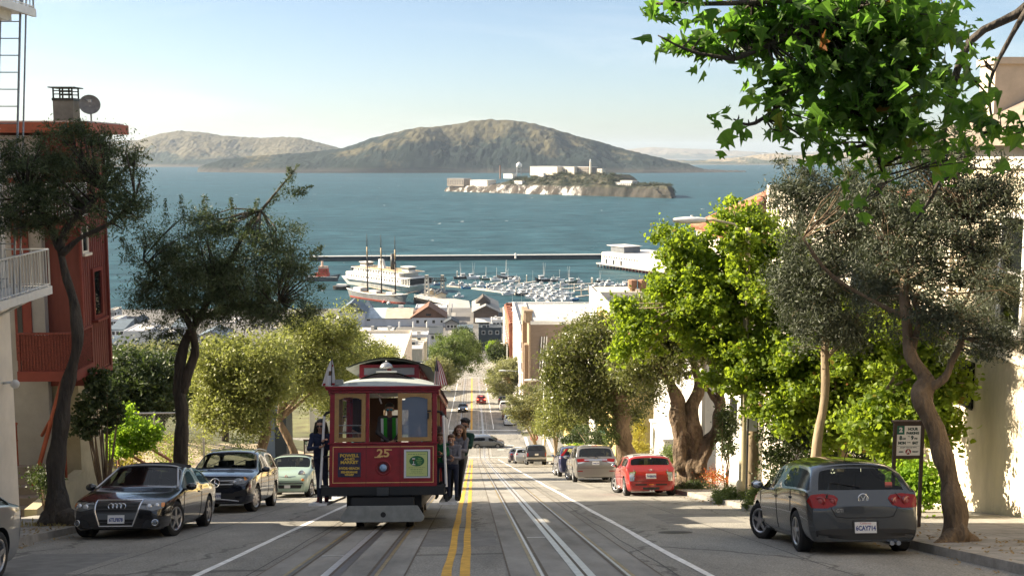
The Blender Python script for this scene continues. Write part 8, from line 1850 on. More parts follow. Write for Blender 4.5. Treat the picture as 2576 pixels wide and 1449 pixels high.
m = MB(); m.cyl((L * .08,0,11.5),(L * .08,0,21),1.4,1.35,14); m.build('funnel',mat('funnel_black',(.03,.03,.03),.5),fe_,True)
m = MB(); m.prism([(-L * .12,-.8,11.5),(-L * .03,-.8,11.5),(-L * .06,-.8,17),(-L * .11,-.8,17)],(0,1.6,0)); m.build('walking_beam',M_FW,fe_)
m = MB()
for z,y,n in ((5.6,7.42 * k,20),(9.4,6.02 * k,18)):
 for i in range(n): x = -L * .40 + i * L * .037; m.bb(x,x + L * .016,-y,y,z,z + 1.3)
m.build('windows',M_DGL,fe_); m = MB(); m.bb(L * .20,L * .46,-6.8 * k,6.8 * k,5.0,7.6); m.build('car_deck_opening',M_OPENING,fe_)
A,Bp = flat(886,746),flat(1019,766); rot,c,L = shipmat(A,Bp)
sc = thing('schooner','three masted wooden schooner with grey hull and red waterline','ship',c,rot)
m = MB(); hull(m,L * 1.04,8.5,3.9,.42,.9,.85,rake=.07,flare=.66); m.build('hull',mat('schooner_grey',(.17,.18,.185),.7,var=.25,vscale=.4),sc,True)
m = MB(); hull(m,L * 1.0,8.0,.9,.12,.7,.9,rake=.02,flare=.8); m.build('waterline',mat('antifoul_red',(.36,.075,.045),.7),sc,True)
m = MB(); fn = hull(MB(),L * 1.04,8.5,3.9,.42,.9,.85,rake=.07,flare=.66)
for s in (1,-1): pts = [V((fn(i / 18,1).x,s * (fn(i / 18,1).y + .05),fn(i / 18,1).z)) for i in range(19)]; m.tube(pts,.22,5)
m.build('bulwark_rail',M_TRIM,sc)
m = MB(); m.bb(-L * .40,-L * .27,-2.4,2.4,3.9,6.0); m.build('deckhouse',M_FW,sc); m = MB(); m.bb(-L * .12,L * .02,-1.8,1.8,3.9,5.4); m.build('deckhouse',M_FW,sc); m = MB(); m.bb(L * .2,L * .3,-1.6,1.6,3.9,5.6); m.build('deckhouse',M_FW,sc)
m = MB(); m.bb(-L * .44,L * .40,-3.2,3.2,4.0,4.2); m.build('deck',mat('schooner_deck',(.2,.15,.1),.8),sc)
M_MAST = mat('mast_dark',(.05,.035,.025),.7); M_MASTL = mat('mast_varnish',(.42,.30,.17),.6)
pl_ = V((math.cos(rot.to_euler().z),math.sin(rot.to_euler().z),0))
for pm,pt,pb in ((925,588,722),(960,590,727),(995,594,731)):
 best = min([(-.5 + i / 400) * L for i in range(401)],key=lambda s: abs(((c + pl_ * s - CAM).dot(_r) / (c + pl_ * s - CAM).dot(_f)) * FP + 1288 - pm))
 w_ = c + pl_ * best; zt = at_y(pm,pt,w_.y).z; m = MB(); m.mi(0); m.tube([(best,0,3),(best,0,zt * .66)],[.42,.34],8); m.mi(1); m.tube([(best,0,zt * .66),(best,0,zt * .8)],[.42,.38],8); m.mi(0); m.tube([(best,0,zt * .8),(best,0,zt)],[.26,.1],8); ms_ = m.build('mast',[M_MAST,M_MASTL],sc,True)
 m = MB()
 for s in (1,-1):
  for e in (-1.2,0,1.2): m.tube([(best + e,s * 4,4.2),(best,0,zt * .66)],.05,4)
 m.tube([(best,0,zt * .95),(best + L * .24,0,zt * .2)],.05,4); m.build('shrouds',M_MAST,ms_)
 m = MB(); m.tube([(best - .5,0,6.4),(best - L * .22,0,6.9)],[.22,.14],6); m.build('boom',M_MASTL,ms_)
m = MB(); m.tube([(L * .46,0,5.2),(L * .74,0,8.4)],[.36,.14],8); m.build('bowsprit',M_MAST,sc)
A,Bp = flat(770,706),flat(853,707); rot,c,L = shipmat(A,Bp); tg = thing('tugboat','red and white tugboat half hidden behind the bushy tree crown','tug',c,rot)
m = MB(); hull(m,L,6.5,2.6,.5); m.build('hull',mat('tug_hull',(.09,.10,.11),.7),tg,True); m = MB(); m.bb(-L * .2,L * .2,-2,2,2.4,5.2); m.bb(-.1 * L,L * .18,-1.7,1.7,5.2,8.0); m.build('deckhouse',mat('tug_red',(.42,.07,.045),.6),tg); m = MB(); m.bb(-.1 * L,L * .16,-1.6,1.6,8.0,9.4); m.cyl((-L * .0,0,8),(-L * .0,0,12.5),.8,.75,12); m.build('funnel',mat('tug_cream',(.6,.4,.3),.6),tg); m = MB(); m.bb(-L * .45,L * .46,-3,3,2.5,2.9); m.build('rail',M_TRIM,tg)
A,Bp = flat(840,728),flat(880,729); rot,c,L = shipmat(A,Bp); bg_ = thing('barge','dark low barge moored between the tug and the schooner stern','barge',c,rot); m = MB(); hull(m,L,5,2.0,.2); m.build('hull',M_PILE,bg_,True); m = MB(); m.bb(-L * .3,L * .3,-1.4,1.4,1.8,3.2); m.build('deckhouse',M_TRIM,bg_)
A,Bp = flat(1063,764),flat(1110,768); rot,c,L = shipmat(A,Bp); bg_ = thing('workboat','black work boat below the pier railing beside the schooner bow','boat',c,rot); m = MB(); hull(m,L,4,1.8,.4); m.build('hull',M_PILE,bg_,True); m = MB(); m.bb(-L * .2,L * .15,-1.2,1.2,1.6,3.4); m.build('deckhouse',M_GREYW,bg_)
for i,(px,py,cm,lab) in enumerate([(952,754,M_TRIM,'white mooring float under the schooner side, left one'),(966,762,mat('float_red',(.55,.08,.06),.5),'red mooring float under the schooner side'),(978,765,M_TRIM,'white mooring float under the schooner bow')]):
 p = flat(px,py); t = thing('float',lab,'float',p); m = MB(); m.ell(p + V((0,0,.5)),(1.1,1.1,.8),10,8); m.build('ball',cm,t,True,world=True); m = MB(); m.cyl(p,p + V((0,0,2.2)),.12,n=6); m.build('staff',M_TRIM,t,world=True)
# ---- marina
def MR(zx,zy): return flat(1087.5 + zx * .2329,615 + zy * .2329)
HB = mat('boat_white',(.74,.74,.73),.35,coat=.3); HBL = mat('boat_blue',(.05,.16,.32),.4); HDK = mat('boat_dark',(.05,.055,.06),.5); HGR = mat('boat_green',(.06,.10,.08),.5)
def motor_boat(hm):
 t = thing('motor_boat','white motor boat','boat'); m = MB(); hull(m,8.2,2.9,1.25,.35,1.2,.7); m.build('hull',hm,t,True)
 m = MB(); m.bb(-1.9,1.4,-1.05,1.05,1.2,2.2); m.prism([(1.4,-1.05,1.2),(2.6,-1.05,1.25),(1.4,-1.05,2.2)],(0,2.1,0)); m.bb(-1.6,.6,-.9,.9,2.2,3.1); m.bb(-1.9,.8,-1,1,3.1,3.25); c = m.build('cabin',HB,t)
 m = MB(); m.bb(-1.75,1.42,-1.07,1.07,1.55,1.95); m.bb(-1.5,.62,-.92,.92,2.45,2.95); m.build('windows',M_DGL,c); m = MB(); m.tube([(-.6,0,3.2),(-.7,0,5.2)],.05,5); m.build('aerial',M_TRIM,t); return t
def fishing_boat(hm):
 t = thing('fishing_boat','fishing boat','boat'); m = MB(); hull(m,12,3.8,1.7,.5,1.3,.8); m.build('hull',hm,t,True)
 m = MB(); m.bb(.2,3.0,-1.2,1.2,1.7,4.0); m.bb(-.0,3.3,-1.4,1.4,4.0,4.2); m.bb(-2.4,.2,-1.0,1.0,1.7,2.5); c = m.build('wheelhouse',HB,t); m = MB(); m.bb(.18,3.02,-1.22,1.22,2.9,3.6); m.build('windows',M_DGL,c)
 m = MB(); m.tube([(-.3,0,1.7),(-.3,0,10.5)],[.14,.07],6); m.tube([(-.3,0,6),(-4.5,0,3.4)],.08,5); m.build('mast',M_PIPE,t)
 m = MB();
 for s in (1,-1): m.tube([(-.3,s * .5,3),(-.6,s * 1.9,13)],[.09,.04],5)
 m.build('outrigger_poles',M_TRIM,t); return t
def sail_boat(hm):
 t = thing('sail_boat','sailing boat with bare mast','boat'); m = MB(); hull(m,9,2.7,1.1,.3,1.2,.7); m.build('hull',hm,t,True); m = MB(); m.bb(-1.6,1.6,-.8,.8,1.05,1.6); m.build('cabin',HB,t)
 m = MB(); m.tube([(.4,0,1),(.4,0,11.5)],[.09,.05],5); m.build('mast',M_TRIM,t); m = MB(); m.tube([(.4,0,2.0),(-3.2,0,2.05)],.13,6); m.build('boom',M_TRIM,t); return t
KIND = {'m': motor_boat,'f': fishing_boat,'s': sail_boat}; PROTO = {}
rows = [('farthest row',[(310,372,'f',HDK,1.0),(440,372,'f',HB,1.0),(575,385,'f',HGR,.8),(690,392,'f',HB,.8),(790,372,'f',HDK,1.15),(900,392,'m',HB,1.0),(820,412,'f',HB,.9),(1200,402,'f',HDK,1.15),(1300,402,'m',HDK,1.0),(1370,395,'f',HB,.7),(1480,425,'f',HGR,1.05),(1570,415,'m',HB,1.0)]),
  ('second row',[(215,452,'m',HB,1.0),(310,450,'m',HB,1.0),(365,478,'m',HBL,.9),(455,452,'m',HB,1.0),(540,458,'m',HB,1.2),(610,470,'m',HBL,1.0),(710,462,'m',HB,1.0),(850,468,'m',HB,1.1),(1090,448,'s',HB,1.0),(1170,455,'m',HB,1.0),(1270,462,'m',HB,1.1),(1410,448,'m',HB,1.0),(1620,472,'m',HB,.9),(1010,460,'m',HB,1.0),(930,470,'m',HB,1.0),(1340,470,'m',HB,1.0)]),
  ('third row',[(690,500,'m',HB,1.0),(770,508,'m',HB,.9),(910,520,'s',HB,.9),(1000,508,'m',HB,1.1),(1090,505,'m',HB,1.2),(1180,520,'m',HB,1.0),(1250,508,'m',HB,1.0),(1340,545,'m',HB,1.0),(1470,540,'s',HB,1.0),(1440,575,'m',HB,1.0),(1045,532,'m',HB,1.0),(1140,545,'f',HB,.7),(1215,548,'m',HB,1.0),(1290,530,'m',HB,1.1),(1400,520,'m',HB,1.0),(840,512,'m',HB,1.0),(640,490,'m',HB,.9)]),
  ('nearest row',[(815,545,'m',HB,1.05),(965,552,'m',HDK,1.2),(1130,600,'m',HB,1.1),(1215,575,'m',HB,1.0),(1300,565,'m',HB,1.0),(1400,592,'m',HB,1.0),(1510,605,'s',HBL,1.05),(870,640,'s',HB,.6),(960,640,'s',HB,.6),(1060,580,'m',HB,1.1),(1175,615,'m',HB,1.0),(1255,600,'m',HB,1.1),(1345,610,'m',HB,1.0),(1455,612,'m',HB,1.0)]),
  ('right hand cluster',[(1760,470,'m',HB,1.1),(1810,410,'f',HDK,.7),(1830,448,'m',HB,1.0),(1900,430,'m',HB,1.0),(1890,470,'m',HB,1.1),(1930,505,'m',HB,1.0),(1990,470,'m',HDK,1.0),(2020,505,'m',HB,1.0),(2090,460,'m',HB,1.1),(2130,490,'m',HB,1.0),(2080,440,'m',HB,.9)]),
  ('slip beside the ferry frame',[(45,442,'m',HBL,.9),(280,575,'m',HB,.9)])]
HN = {id(HB): 'white',id(HBL): 'blue hulled',id(HDK): 'dark hulled',id(HGR): 'green hulled'}; KN = {'m': 'motor boat','f': 'fishing boat with masts','s': 'sailing boat'}; ORD = ['first','second','third','fourth','fifth','sixth','seventh','eighth','ninth','tenth','eleventh','twelfth','thirteenth','fourteenth','fifteenth','sixteenth','seventeenth','eighteenth']
for rn,bl in rows:
 srt = sorted(bl,key=lambda b: b[0])
 for n_,(zx,zy,kd,hm,sc_) in enumerate(srt):
  key = (kd,id(hm))
  if key not in PROTO: o = PROTO[key] = KIND[kd](hm)
  else: o = copy_tree(PROTO[key])
  p = MR(zx,zy); o.location = (p.x,p.y,0); s = sc_ * .82; o.scale = (s,s,s); o.rotation_euler = (0,0,R([200,190,15,205,170][(n_ * 3 + len(rn)) % 5] + (zx * 7 % 23) - 10))
  tag(o,f"{HN[id(hm)]} {KN[kd]}, {ORD[n_]} from left in the marina's {rn}",'boat','boats moored in the marina')
docks = [((160,455),(620,492)),((430,480),(1090,565)),((930,432),(1120,405)),((1380,488),(1600,470)),((1530,506),(1780,488)),((1560,570),(1800,545)),((1430,440),(1740,428)),((1700,522),(1900,505)),((1180,545),(1260,640)),((640,425),(930,400)),((1650,490),(1780,470))]
M_DOCKW = mat('dock_boards',(.50,.46,.40),.9,var=.15,vscale=.5)
wd_ = ['leftmost long floating dock','longest floating dock across the marina','short floating dock in the far rows','floating dock left of the open water fingers','middle open floating dock finger on the right','nearest open floating dock finger on the right','farthest floating dock finger on the right','floating dock by the right hand boats','gangway dock reaching to the quay','floating dock behind the fishing boats','short floating dock under the right hand boats']
for (a,b),lab in zip(docks,wd_):
 A,Bp = MR(*a),MR(*b); d = (Bp - A).normalized(); nrm = V((-d.y,d.x,0)); t = thing('floating_dock',lab,'dock',A.lerp(Bp,.5),group='floating docks of the marina'); m = MB(); m.prism([A - nrm * .9 + V((0,0,-.1)),Bp - nrm * .9 + V((0,0,-.1)),Bp - nrm * .9 + V((0,0,.55)),A - nrm * .9 + V((0,0,.55))],nrm * 1.8); m.build('deck',M_DOCKW,t,world=True)
for i,(zx,zy,h,lab) in enumerate([(1720,428,3.6,'pale mooring pile at the far end of the right docks'),(1732,430,3.6,'pale mooring pile paired at the far end of the right docks'),(1385,488,4,'pale pile at the start of the left open finger'),(1535,506,4,'pale pile at the start of the middle finger'),(1690,522,4,'pale pile beside the right hand dock'),(1610,560,4.6,'pale pile standing on the nearest finger'),(590,500,4,'pale pile in the middle of the longest dock'),(1020,405,4,'pale pile in the far dock'),(270,360,4,'pale pile at the far left of the marina'),(905,545,4,'pale pile near the dark hulled boat'),(1070,560,4,'pale pile at the right end of the longest dock'),(290,470,4,'pale pile beside the blue boat'),(940,430,4,'pale pile at the short far dock')]):
 p = MR(zx,zy); t = thing('mooring_pile',lab,'pile',p,group='pale mooring piles'); m = MB(); m.cyl((p.x,p.y,-1),(p.x,p.y,h),.34,.3,8); m.build('post',mat('pile_wood',(.35,.31,.26),.8),t,world=True); m = MB(); m.lathe([(.36,h),(.36,h + .2),(.05,h + .7)],(p.x,p.y,0),'Z',8); m.build('cap',M_TRIM,t,world=True)
# ================================================================== ON THE PRISON ISLAND
def AZB(zx,zy,back=60.):
 "island point under a column of the picture, back metres behind the near shore, seen at zy"
 px,py = AZ(zx,zy); s = min(max((zx - 112) / 2350,0.01),.99); p = az_pt(s,back); d = ray(px,py); k = p.y / d.y; return CAM + d * k
def az_block(name,label,zx0,zx1,zt,zb,back,depth,wm,roof=None,cat='building',wins=None,turn=0.):
 a,b = AZB(zx0,zb,back),AZB(zx1,zb,back); z1 = AZB((zx0 + zx1) / 2,zt,back).z; z0 = min(a.z,b.z) - 3
 d = (b - a); d.z = 0; L = d.length; d /= L; nrm = V((-d.y,d.x,0)); a = V((a.x,a.y,z0)); t = thing(name,label,cat,a + d * L / 2)
 m = MB(); m.prism([a,a + d * L,a + d * L + V((0,0,z1 - z0)),a + V((0,0,z1 - z0))],nrm * depth); m.build('wall',wm,t,world=True)
 m = MB(); q = a + V((0,0,z1 - z0)); m.prism([q - d * .5 - nrm * .5,q + d * (L + .5) - nrm * .5,q + d * (L + .5) - nrm * .5 + V((0,0,.8)),q - d * .5 - nrm * .5 + V((0,0,.8))],nrm * (depth + 1)); m.build('roof',roof or M_WHROOF,t,world=True)
 if wins:
  n,hh = wins
  for r_ in range(hh):
   for k in range(n): o = a + d * (L * (k + .3) / n) + V((0,0,(z1 - z0) * (.3 + .6 * r_ / hh))); window(t,o,d,(0,0,1),L / n * .4,(z1 - z0) * .4 / hh,M_GREYW,M_DGL,out=-nrm,fr=.2,proud=.15,sill=False)
 return t,a,d,nrm,L,z0,z1
M_CELL = mat('cellhouse_wall',(.62,.56,.46),.9,var=.08,vscale=.08); M_CELLD = mat('weathered_and_shaded_wall',(.22,.19,.16),.9,var=.25,vscale=.1)  # dark wall: weathered on the barracks, painted shade on the cellhouse wing
az_block('cellhouse','long pale prison cellhouse on top of the island',982,1255,120,192,88,45,M_CELL,None)
az_block('cellhouse_bay','recessed middle part of the pale cellhouse',1256,1364,122,192,118,30,M_CELL,None,wins=(4,1))
az_block('cellhouse_bay','narrow pale projecting block at the right end of the cellhouse',1365,1425,122,192,92,40,M_CELL,None)
az_block('cellhouse_wing','shaded grey windowed wing at the right end of the cellhouse',1426,1570,124,190,110,30,M_CELLD,None,wins=(8,2))  # shade on this wing comes from its darker wall colour
az_block('barracks','weathered banded barracks at the left tip of the island',148,315,240,300,14,26,M_CELLD,M_GREYR,wins=(7,3))
az_block('island_hall','long pale windowless hall on the left cliff of the island',380,552,256,320,16,30,M_CREAM2,M_WHROOF)
az_block('island_shed','pale shed between the chimney and the water tower',715,805,192,222,70,14,M_WHITEW,None)
az_block('island_cottage','small white cottage on the near slope of the island',822,900,262,302,24,10,M_WHITEW,M_TANR)
az_block('island_hut','tiny white hut below the cellhouse',1060,1115,186,204,60,8,M_WHITEW,None)
az_block('ruined_house','ruined pale house right of the lighthouse on the island',1655,1705,142,196,95,12,M_CELL,M_GREYR,wins=(3,2))
az_block('workshop','grey hip roofed workshop on the low right end of the island',1888,2008,262,322,40,16,M_GREYW,M_WHROOF,wins=(6,1))
az_block('workshop_annex','low grey annex left of the island workshop',1840,1886,278,320,46,12,M_GREYW,M_GREYR)
p = AZB(1588,195,100); zt = AZB(1588,42,100).z; lh = thing('lighthouse','slim pale lighthouse tower beside the cellhouse wing','lighthouse',p); m = MB(); m.cyl((p.x,p.y,p.z - 4),(p.x,p.y,zt - 6),2.5,1.9,8); m.build('tower',M_CELL,lh,world=True); m = MB(); m.lathe([(2.6,-6),(2.6,-5.4),(1.5,-5.3),(1.5,-2),(.2,0)],(p.x,p.y,zt),'Z',8); m.build('lantern',M_WPAINT,lh,world=True)
p = AZB(682,228,70); zt = AZB(682,105,70).z; sk = thing('chimney_stack','tall thin brown chimney stack on the island','chimney',p); m = MB(); m.cyl((p.x,p.y,p.z - 3),(p.x,p.y,zt),2.0,1.4,10); m.build('shaft',mat('stack_brown',(.2,.13,.1),.9),sk,world=True)
p = AZB(872,192,80); zt = AZB(872,70,80).z; zm = AZB(872,120,80).z; wt = thing('water_tower','white water tower on legs on the island','water tower',p); m = MB(); m.lathe([(.5,-3),(6.2,0),(6.2,zt - zm - 5),(.3,zt - zm)],(p.x,p.y,zm),'Z',14); m.build('tank',M_WPAINT,wt,True,world=True)
for a in (.6,2.17,3.74,5.31): m = MB(); m.cyl((p.x + 7 * math.cos(a),p.y + 7 * math.sin(a),p.z - 3),(p.x + 5.4 * math.cos(a),p.y + 5.4 * math.sin(a),zm),.55,n=6); m.build('leg',M_PIPE,wt,world=True)
m = MB()
for a in (.6,2.17,3.74,5.31): b = a + 1.57; m.cyl((p.x + 6.6 * math.cos(a),p.y + 6.6 * math.sin(a),lerp(p.z,zm,.2)),(p.x + 5.8 * math.cos(b),p.y + 5.8 * math.sin(b),lerp(p.z,zm,.75)),.22,n=5)
m.build('bracing',M_PIPE,wt,world=True)
rs = np.random.default_rng(8); C = []
for i in range(230):
 zx = rs.choice([rs.uniform(700,1250),rs.uniform(1500,1830),rs.uniform(2020,2360),rs.uniform(1250,1500)],p=[.45,.2,.2,.15]); s = (zx - 112) / 2350; tt = rs.uniform(26,80) if zx < 1900 else rs.uniform(25,60); p = az_pt(s,tt); h = az_h(s,tt); rr = rs.uniform(2.5,5)
 q = rs.normal(size=(90,3)); q /= np.linalg.norm(q,axis=1)[:,None]; C.append(np.array([p.x,p.y,h + rr * .5]) + q * rr * rs.uniform(.4,1.15,(90,1)) * np.array([1.3,1,.8]))
vs,fs = leaves(np.concatenate(C),1.7,'oval',rs,.6); iw = npmesh('island_woods',vs,fs,leafmat('island_tree_leaf',(.025,.032,.02),(.075,.08,.045),(.1,.12,.03),.2)); tag(iw,'dark scrubby trees scattered over the prison island slopes','trees',kind='stuff')
# ================================================================== STREET FURNITURE AND SMALL THINGS
M_POST = mat('brown_post',(.06,.04,.03),.6); M_SIGNW = mat('sign_white',(.85,.83,.76),.5); M_SIGNG = mat('sign_green',(.01,.14,.09),.55); M_SIGNT = mat('sign_letters',(.012,.05,.035),.6); M_SIGNR = mat('sign_red',(.30,.02,.02),.55)
def parking_sign(label,base,h,wdt,hgt,top,lod=0,two=True):
 t = thing('parking_sign',label,'sign',base); x,y,z = base; m = MB(); zt = z + h; w = wdt / 2
 for s in (1,-1) if two else (-1,): m = MB(); m.bb(x + s * (w + .035) - .03,x + s * (w + .035) + .03,y - .03,y + .03,z - .1,zt); m.build('post',M_POST,t,world=True,bevel=.005)
 m = MB(); m.bb(x - w - .09,x + w + .09,y - .05,y + .05,zt,zt + .035); m.bb(x - w,x + w,y - .02,y + .02,zt - .06,zt); m.bb(x - w,x + w,y - .02,y + .02,zt - hgt - .12,zt - hgt - .06); m.build('frame',M_POST,t,world=True)
 m = MB(); z1 = zt - .06; z0 = z1 - hgt; m.bb(x - w,x + w,y - .012,y + .012,z0,z1); pn = m.build('panel',M_SIGNW,t,world=True); MW[pn.name] = MW[t.name]
 ux,uz = V((1,0,0)),V((0,0,1)); q = lambda u,v,d=.015: V((x - w + u * wdt,y - d,z0 + v * hgt)); s = wdt
 m = MB(); m.bb(x - w,x - w + .31 * s,y - .0145,y - .011,z1 - .29 * hgt,z1); m.build('green_square',M_SIGNG,pn,world=True)
 m = MB(); m.add([q(.5,.13) + ux * .12 * s * math.cos(a) + uz * .12 * s * math.sin(a) for a in [i * math.pi / 14 for i in range(28)]],[tuple(range(28))]); m.build('red_disc',M_SIGNR,pn,world=True)
 m = MB(); lettering(m,'2',.27 * s,q(.155,.855,.017),ux,uz,bold=.008); lettering(m,'A',.2 * s,q(.5,.13,.018),ux,uz,bold=.006); m.build('white_letters',M_TRIM,pn,world=True)
 m = MB()
 for tx,u,v,sz,b in (('HOUR',.66,.885,.155,.004),('PARKING',.66,.75,.135,.004),('8',.16,.59,.23,.005),('AM',.30,.565,.11,.002),('TO',.5,.645,.07,.001),('9',.65,.59,.23,.005),('PM',.80,.565,.11,.002),('MON',.22,.42,.145,.005),('THRU',.51,.44,.07,.001),('SAT',.78,.42,.145,.005),('EXCEPT VEHICLES WITH',.5,.27,.068,.001),('AREA',.2,.125,.085,.002),('PERMIT',.8,.125,.085,.002)): lettering(m,tx,sz * s * 1.02,q(u,v),ux,uz,squeeze=.92,bold=b)
 m.bb(x - w + .02 * s,x + w - .02 * s,y - .0155,y - .012,z0 + .315 * hgt,z0 + .322 * hgt); m.build('lettering',M_SIGNT,pn,world=True)
p = P(2276,1333,21.4); parking_sign('two hour parking sign on twin brown posts beside the leaning tree',(p.x,p.y,rz(p.y) + .14),1.98,.44,.56,0)
p = street(-8.75,60.5,.14); parking_sign('small two hour parking sign beyond the pale green car',(p.x,p.y,p.z),2.0,.44,.6,0)
def lamp_pole(name,label,base,h,arm,r=.11,m_=None,tall=None,head=.78,group=None):
 m_ = m_ or mat('cream_pole',(.46,.40,.25),.5,var=.1,vscale=4); t = thing(name,label,'street lamp',base,group=group); b = V(base); top = b + V((0,0,h))
 m = MB(); m.tube([b - V((0,0,.2)),b + V((0,0,.5)),b + V((0,0,.55)),top],[r * 1.5,r * 1.45,r,r * .7],12); m.build('pole',m_,t,True,world=True)
 a = V((arm,0,0)); m = MB(); m.tube([top - V((0,0,.5)),top + a * .3 + V((0,0,.1)),top + a * .75 + V((0,0,.22)),top + a + V((0,0,.2))],.035,8); m.build('arm',m_,t,True,world=True)
 e = top + a + V((0,0,.2)); s = -1 if arm < 0 else 1; m = MB(); k = head
 m.grid(lambda u,v: e + V((s * (v - .12) * k,.17 * k * math.cos(2 * math.pi * u) * (math.sin(math.pi * min(1,.12 + v * .80)) ** .5),.11 * k * math.sin(2 * math.pi * u) * (math.sin(math.pi * min(1,.12 + v * .80)) ** .5) + .01)),16,10,True); m.build('lamp_head',M_WPAINT,t,True,world=True)
 m = MB(); m.cyl(e + V((s * .3 * k,0,.06 * k)),e + V((s * .3 * k,0,.16 * k)),.04,n=8); m.build('photocell',M_WPAINT,t,world=True); return t
b = street(7.62,31.6,.14); zt = P(1800,553,32.2).z; lamp_pole('street_lamp','cream street lamp pole whose grey head reaches out left above the lime trees',b,zt - b.z - .2,-1.3,head=.9)
b = street(6.9 + .5,168.5,.14); zt = P(1300,936,171).z; lamp_pole('street_lamp','thin grey street lamp past the crossing with arm over the lower street',b,zt - b.z,-2.6,.1,M_WPAINT,head=1.1)
b = street(7.9,126,.14); zt = P(1350,962,128).z; lamp_pole('street_lamp','white lamp head poking out above the round olive tree',b,zt - b.z,-1.0,.1,M_WPAINT,head=1.4)
b = street(7.6,252,.14); zt = P(1262,868,254).z; lamp_pole('street_lamp','faint pole in front of the dark dome tree',b,zt - b.z,-.8,.09,M_WPAINT)
b = street(7.5,30.6,.14); t = thing('thin_pole','thin black pole beside the cream street lamp','pole',b); m = MB(); m.cyl(b,b + V((0,0,2.3)),.03,n=8); m.build('pole',M_IRON,t,world=True); m = MB(); m.bb(b.x - .03,b.x + .25,b.y - .01,b.y + .01,b.z + 1.95,b.z + 2.3); m.build('panel',mat('sign_back',(.3,.31,.28),.6),t,world=True)
b = street(7.5,69,.14); t = thing('sign_pole','pale grey pole with green and white parking panels beyond the minivan','pole',b); m = MB(); m.cyl(b,b + V((0,0,4.2)),.11,n=10); m.build('pole',M_WPAINT,t,world=True); m = MB(); m.bb(b.x + .13,b.x + .7,b.y - .12,b.y - .1,b.z + 2.3,b.z + 2.75); m.build('green_panel',mat('pale_green_sign',(.25,.5,.35),.6),t,world=True); m = MB(); m.bb(b.x + .13,b.x + .65,b.y - .12,b.y - .1,b.z + 1.6,b.z + 2.28); m.build('white_panel',M_SIGNW,t,world=True)
m = MB(); m.bb(b.x + .6,b.x + 1.6,b.y + .1,b.y + .13,b.z + 3.0,b.z + 3.22); m.build('street_name_board',mat('name_board',(.1,.09,.08),.6),t,world=True)
b = street(7.6,140.5,.14); zc = P(1329,1104,143).z; t = thing('round_sign','round red ringed no turn sign at the crossing corner','sign',b); m = MB(); m.cyl(b,(b.x,b.y,zc + .5),.05,n=8); m.build('post',M_WPAINT,t,world=True); m = MB(); m.tube([(b.x + .42 * math.cos(a),b.y - .07,zc + .42 * math.sin(a)) for a in [i * math.pi / 12 for i in range(25)]],.07,6,False); m.tube([(b.x - .3,b.y - .07,zc + .3),(b.x + .3,b.y - .07,zc - .3)],.05,6); m.build('ring',mat('sign_bright_red',(.5,.04,.03),.5),t,world=True); m = MB(); m.cyl((b.x,b.y - .05,zc),(b.x,b.y - .03,zc),.45,n=24); m.build('disc',M_SIGNW,t,world=True)
b = street(7.45,58,.14); t = thing('hydrant','white fire hydrant on the kerb beyond the red car roof','hydrant',b); m = MB(); m.lathe([(.18,0),(.18,.06),(.12,.08),(.12,.5),(.16,.52),(.16,.58),(.11,.7),(.03,.76)],b,'Z',12); m.build('barrel',M_WPAINT,t,True,world=True); m = MB(); m.cyl(b + V((-.2,0,.42)),b + V((.2,0,.42)),.06,n=8); m.cyl(b + V((0,-.18,.42)),b + V((0,0,.42)),.07,n=8); m.build('nozzle',M_WPAINT,t,world=True)
def along_y(mb,x0,x1,y0,y1,lo,hi,st=2.):
 ysl = ys(y0,y1,st); o = []
 for q in ysl: o += [V((x0,q,rz(q) + lo)),V((x1,q,rz(q) + lo)),V((x1,q,rz(q) + hi)),V((x0,q,rz(q) + hi))]
 n = len(ysl); fs = [(4 * i + k,4 * i + (k + 1) % 4,4 * i + 4 + (k + 1) % 4,4 * i + 4 + k) for i in range(n - 1) for k in range(4)] + [(0,1,2,3),tuple(4 * (n - 1) + k for k in range(4))]
 mb.add(o,fs); return mb
rw = thing('retaining_wall','low tan concrete wall along the left pavement under the paved bank','wall',street(-10.5,70)); m = MB(); along_y(m,-10.78,-10.46,41,136,-.2,.92); m.build('wall',mat('tan_concrete',(.36,.29,.2),.9,var=.3,vscale=1.2,bump=.3,bscale=12),rw,world=True)
m = MB(); along_y(m,-10.84,-10.42,41,136,.92,1.0); m.build('coping',mat('tan_coping',(.46,.39,.28),.9,var=.2,vscale=2),rw,world=True)
m = MB(); o = []; yl = ys(42.5,92,1.5); xl = [-10.8 - .5 * i for i in range(13)]
for q in yl:
 for x in xl: o.append(V((x,q,gz(x,q) + .10)))
w = len(xl); m.add(o,[(j * w + i,j * w + i + 1,(j + 1) * w + i + 1,(j + 1) * w + i) for j in range(len(yl) - 1) for i in range(w - 1)]); struct(m.build('paved_bank',mat('bank_paving',(.50,.40,.27),.9,var=.22,vscale=.6,bump=.2,bscale=20),smooth=True))
stp = thing('bank_steps','worn steps with rusty handrails climbing the bank left of the forked trunk','steps',street(-11,39.6)); m = MB()
for i in range(9): x = -10.7 - i * .34; zz = rz(39.6) + .15 + i * .21; m.bb(x - .34,x,38.9,40.3,zz - .7,zz)
m.build('step',mat('worn_steps',(.2,.17,.15)),stp,world=True)
for yy in (38.85,40.35):
 m = MB(); m.tube([(-10.7,yy,rz(39.6) + 1.1),(-13.6,yy,rz(39.6) + 2.95)],.05,6)
 for i in range(3): x = -10.75 - i * 1.35; m.tube([(x,yy,rz(39.6) + i * .8),(x,yy,rz(39.6) + 1.12 + i * .86)],.04,6)
 m.build('handrail',mat('rust_pink',(.36,.17,.11),.7,var=.2),stp,world=True)
fn_ = thing('chain_link_fence','chain link fence with grey posts across the bank top','fence',(-15,49,gz(-15,49))); m = MB()
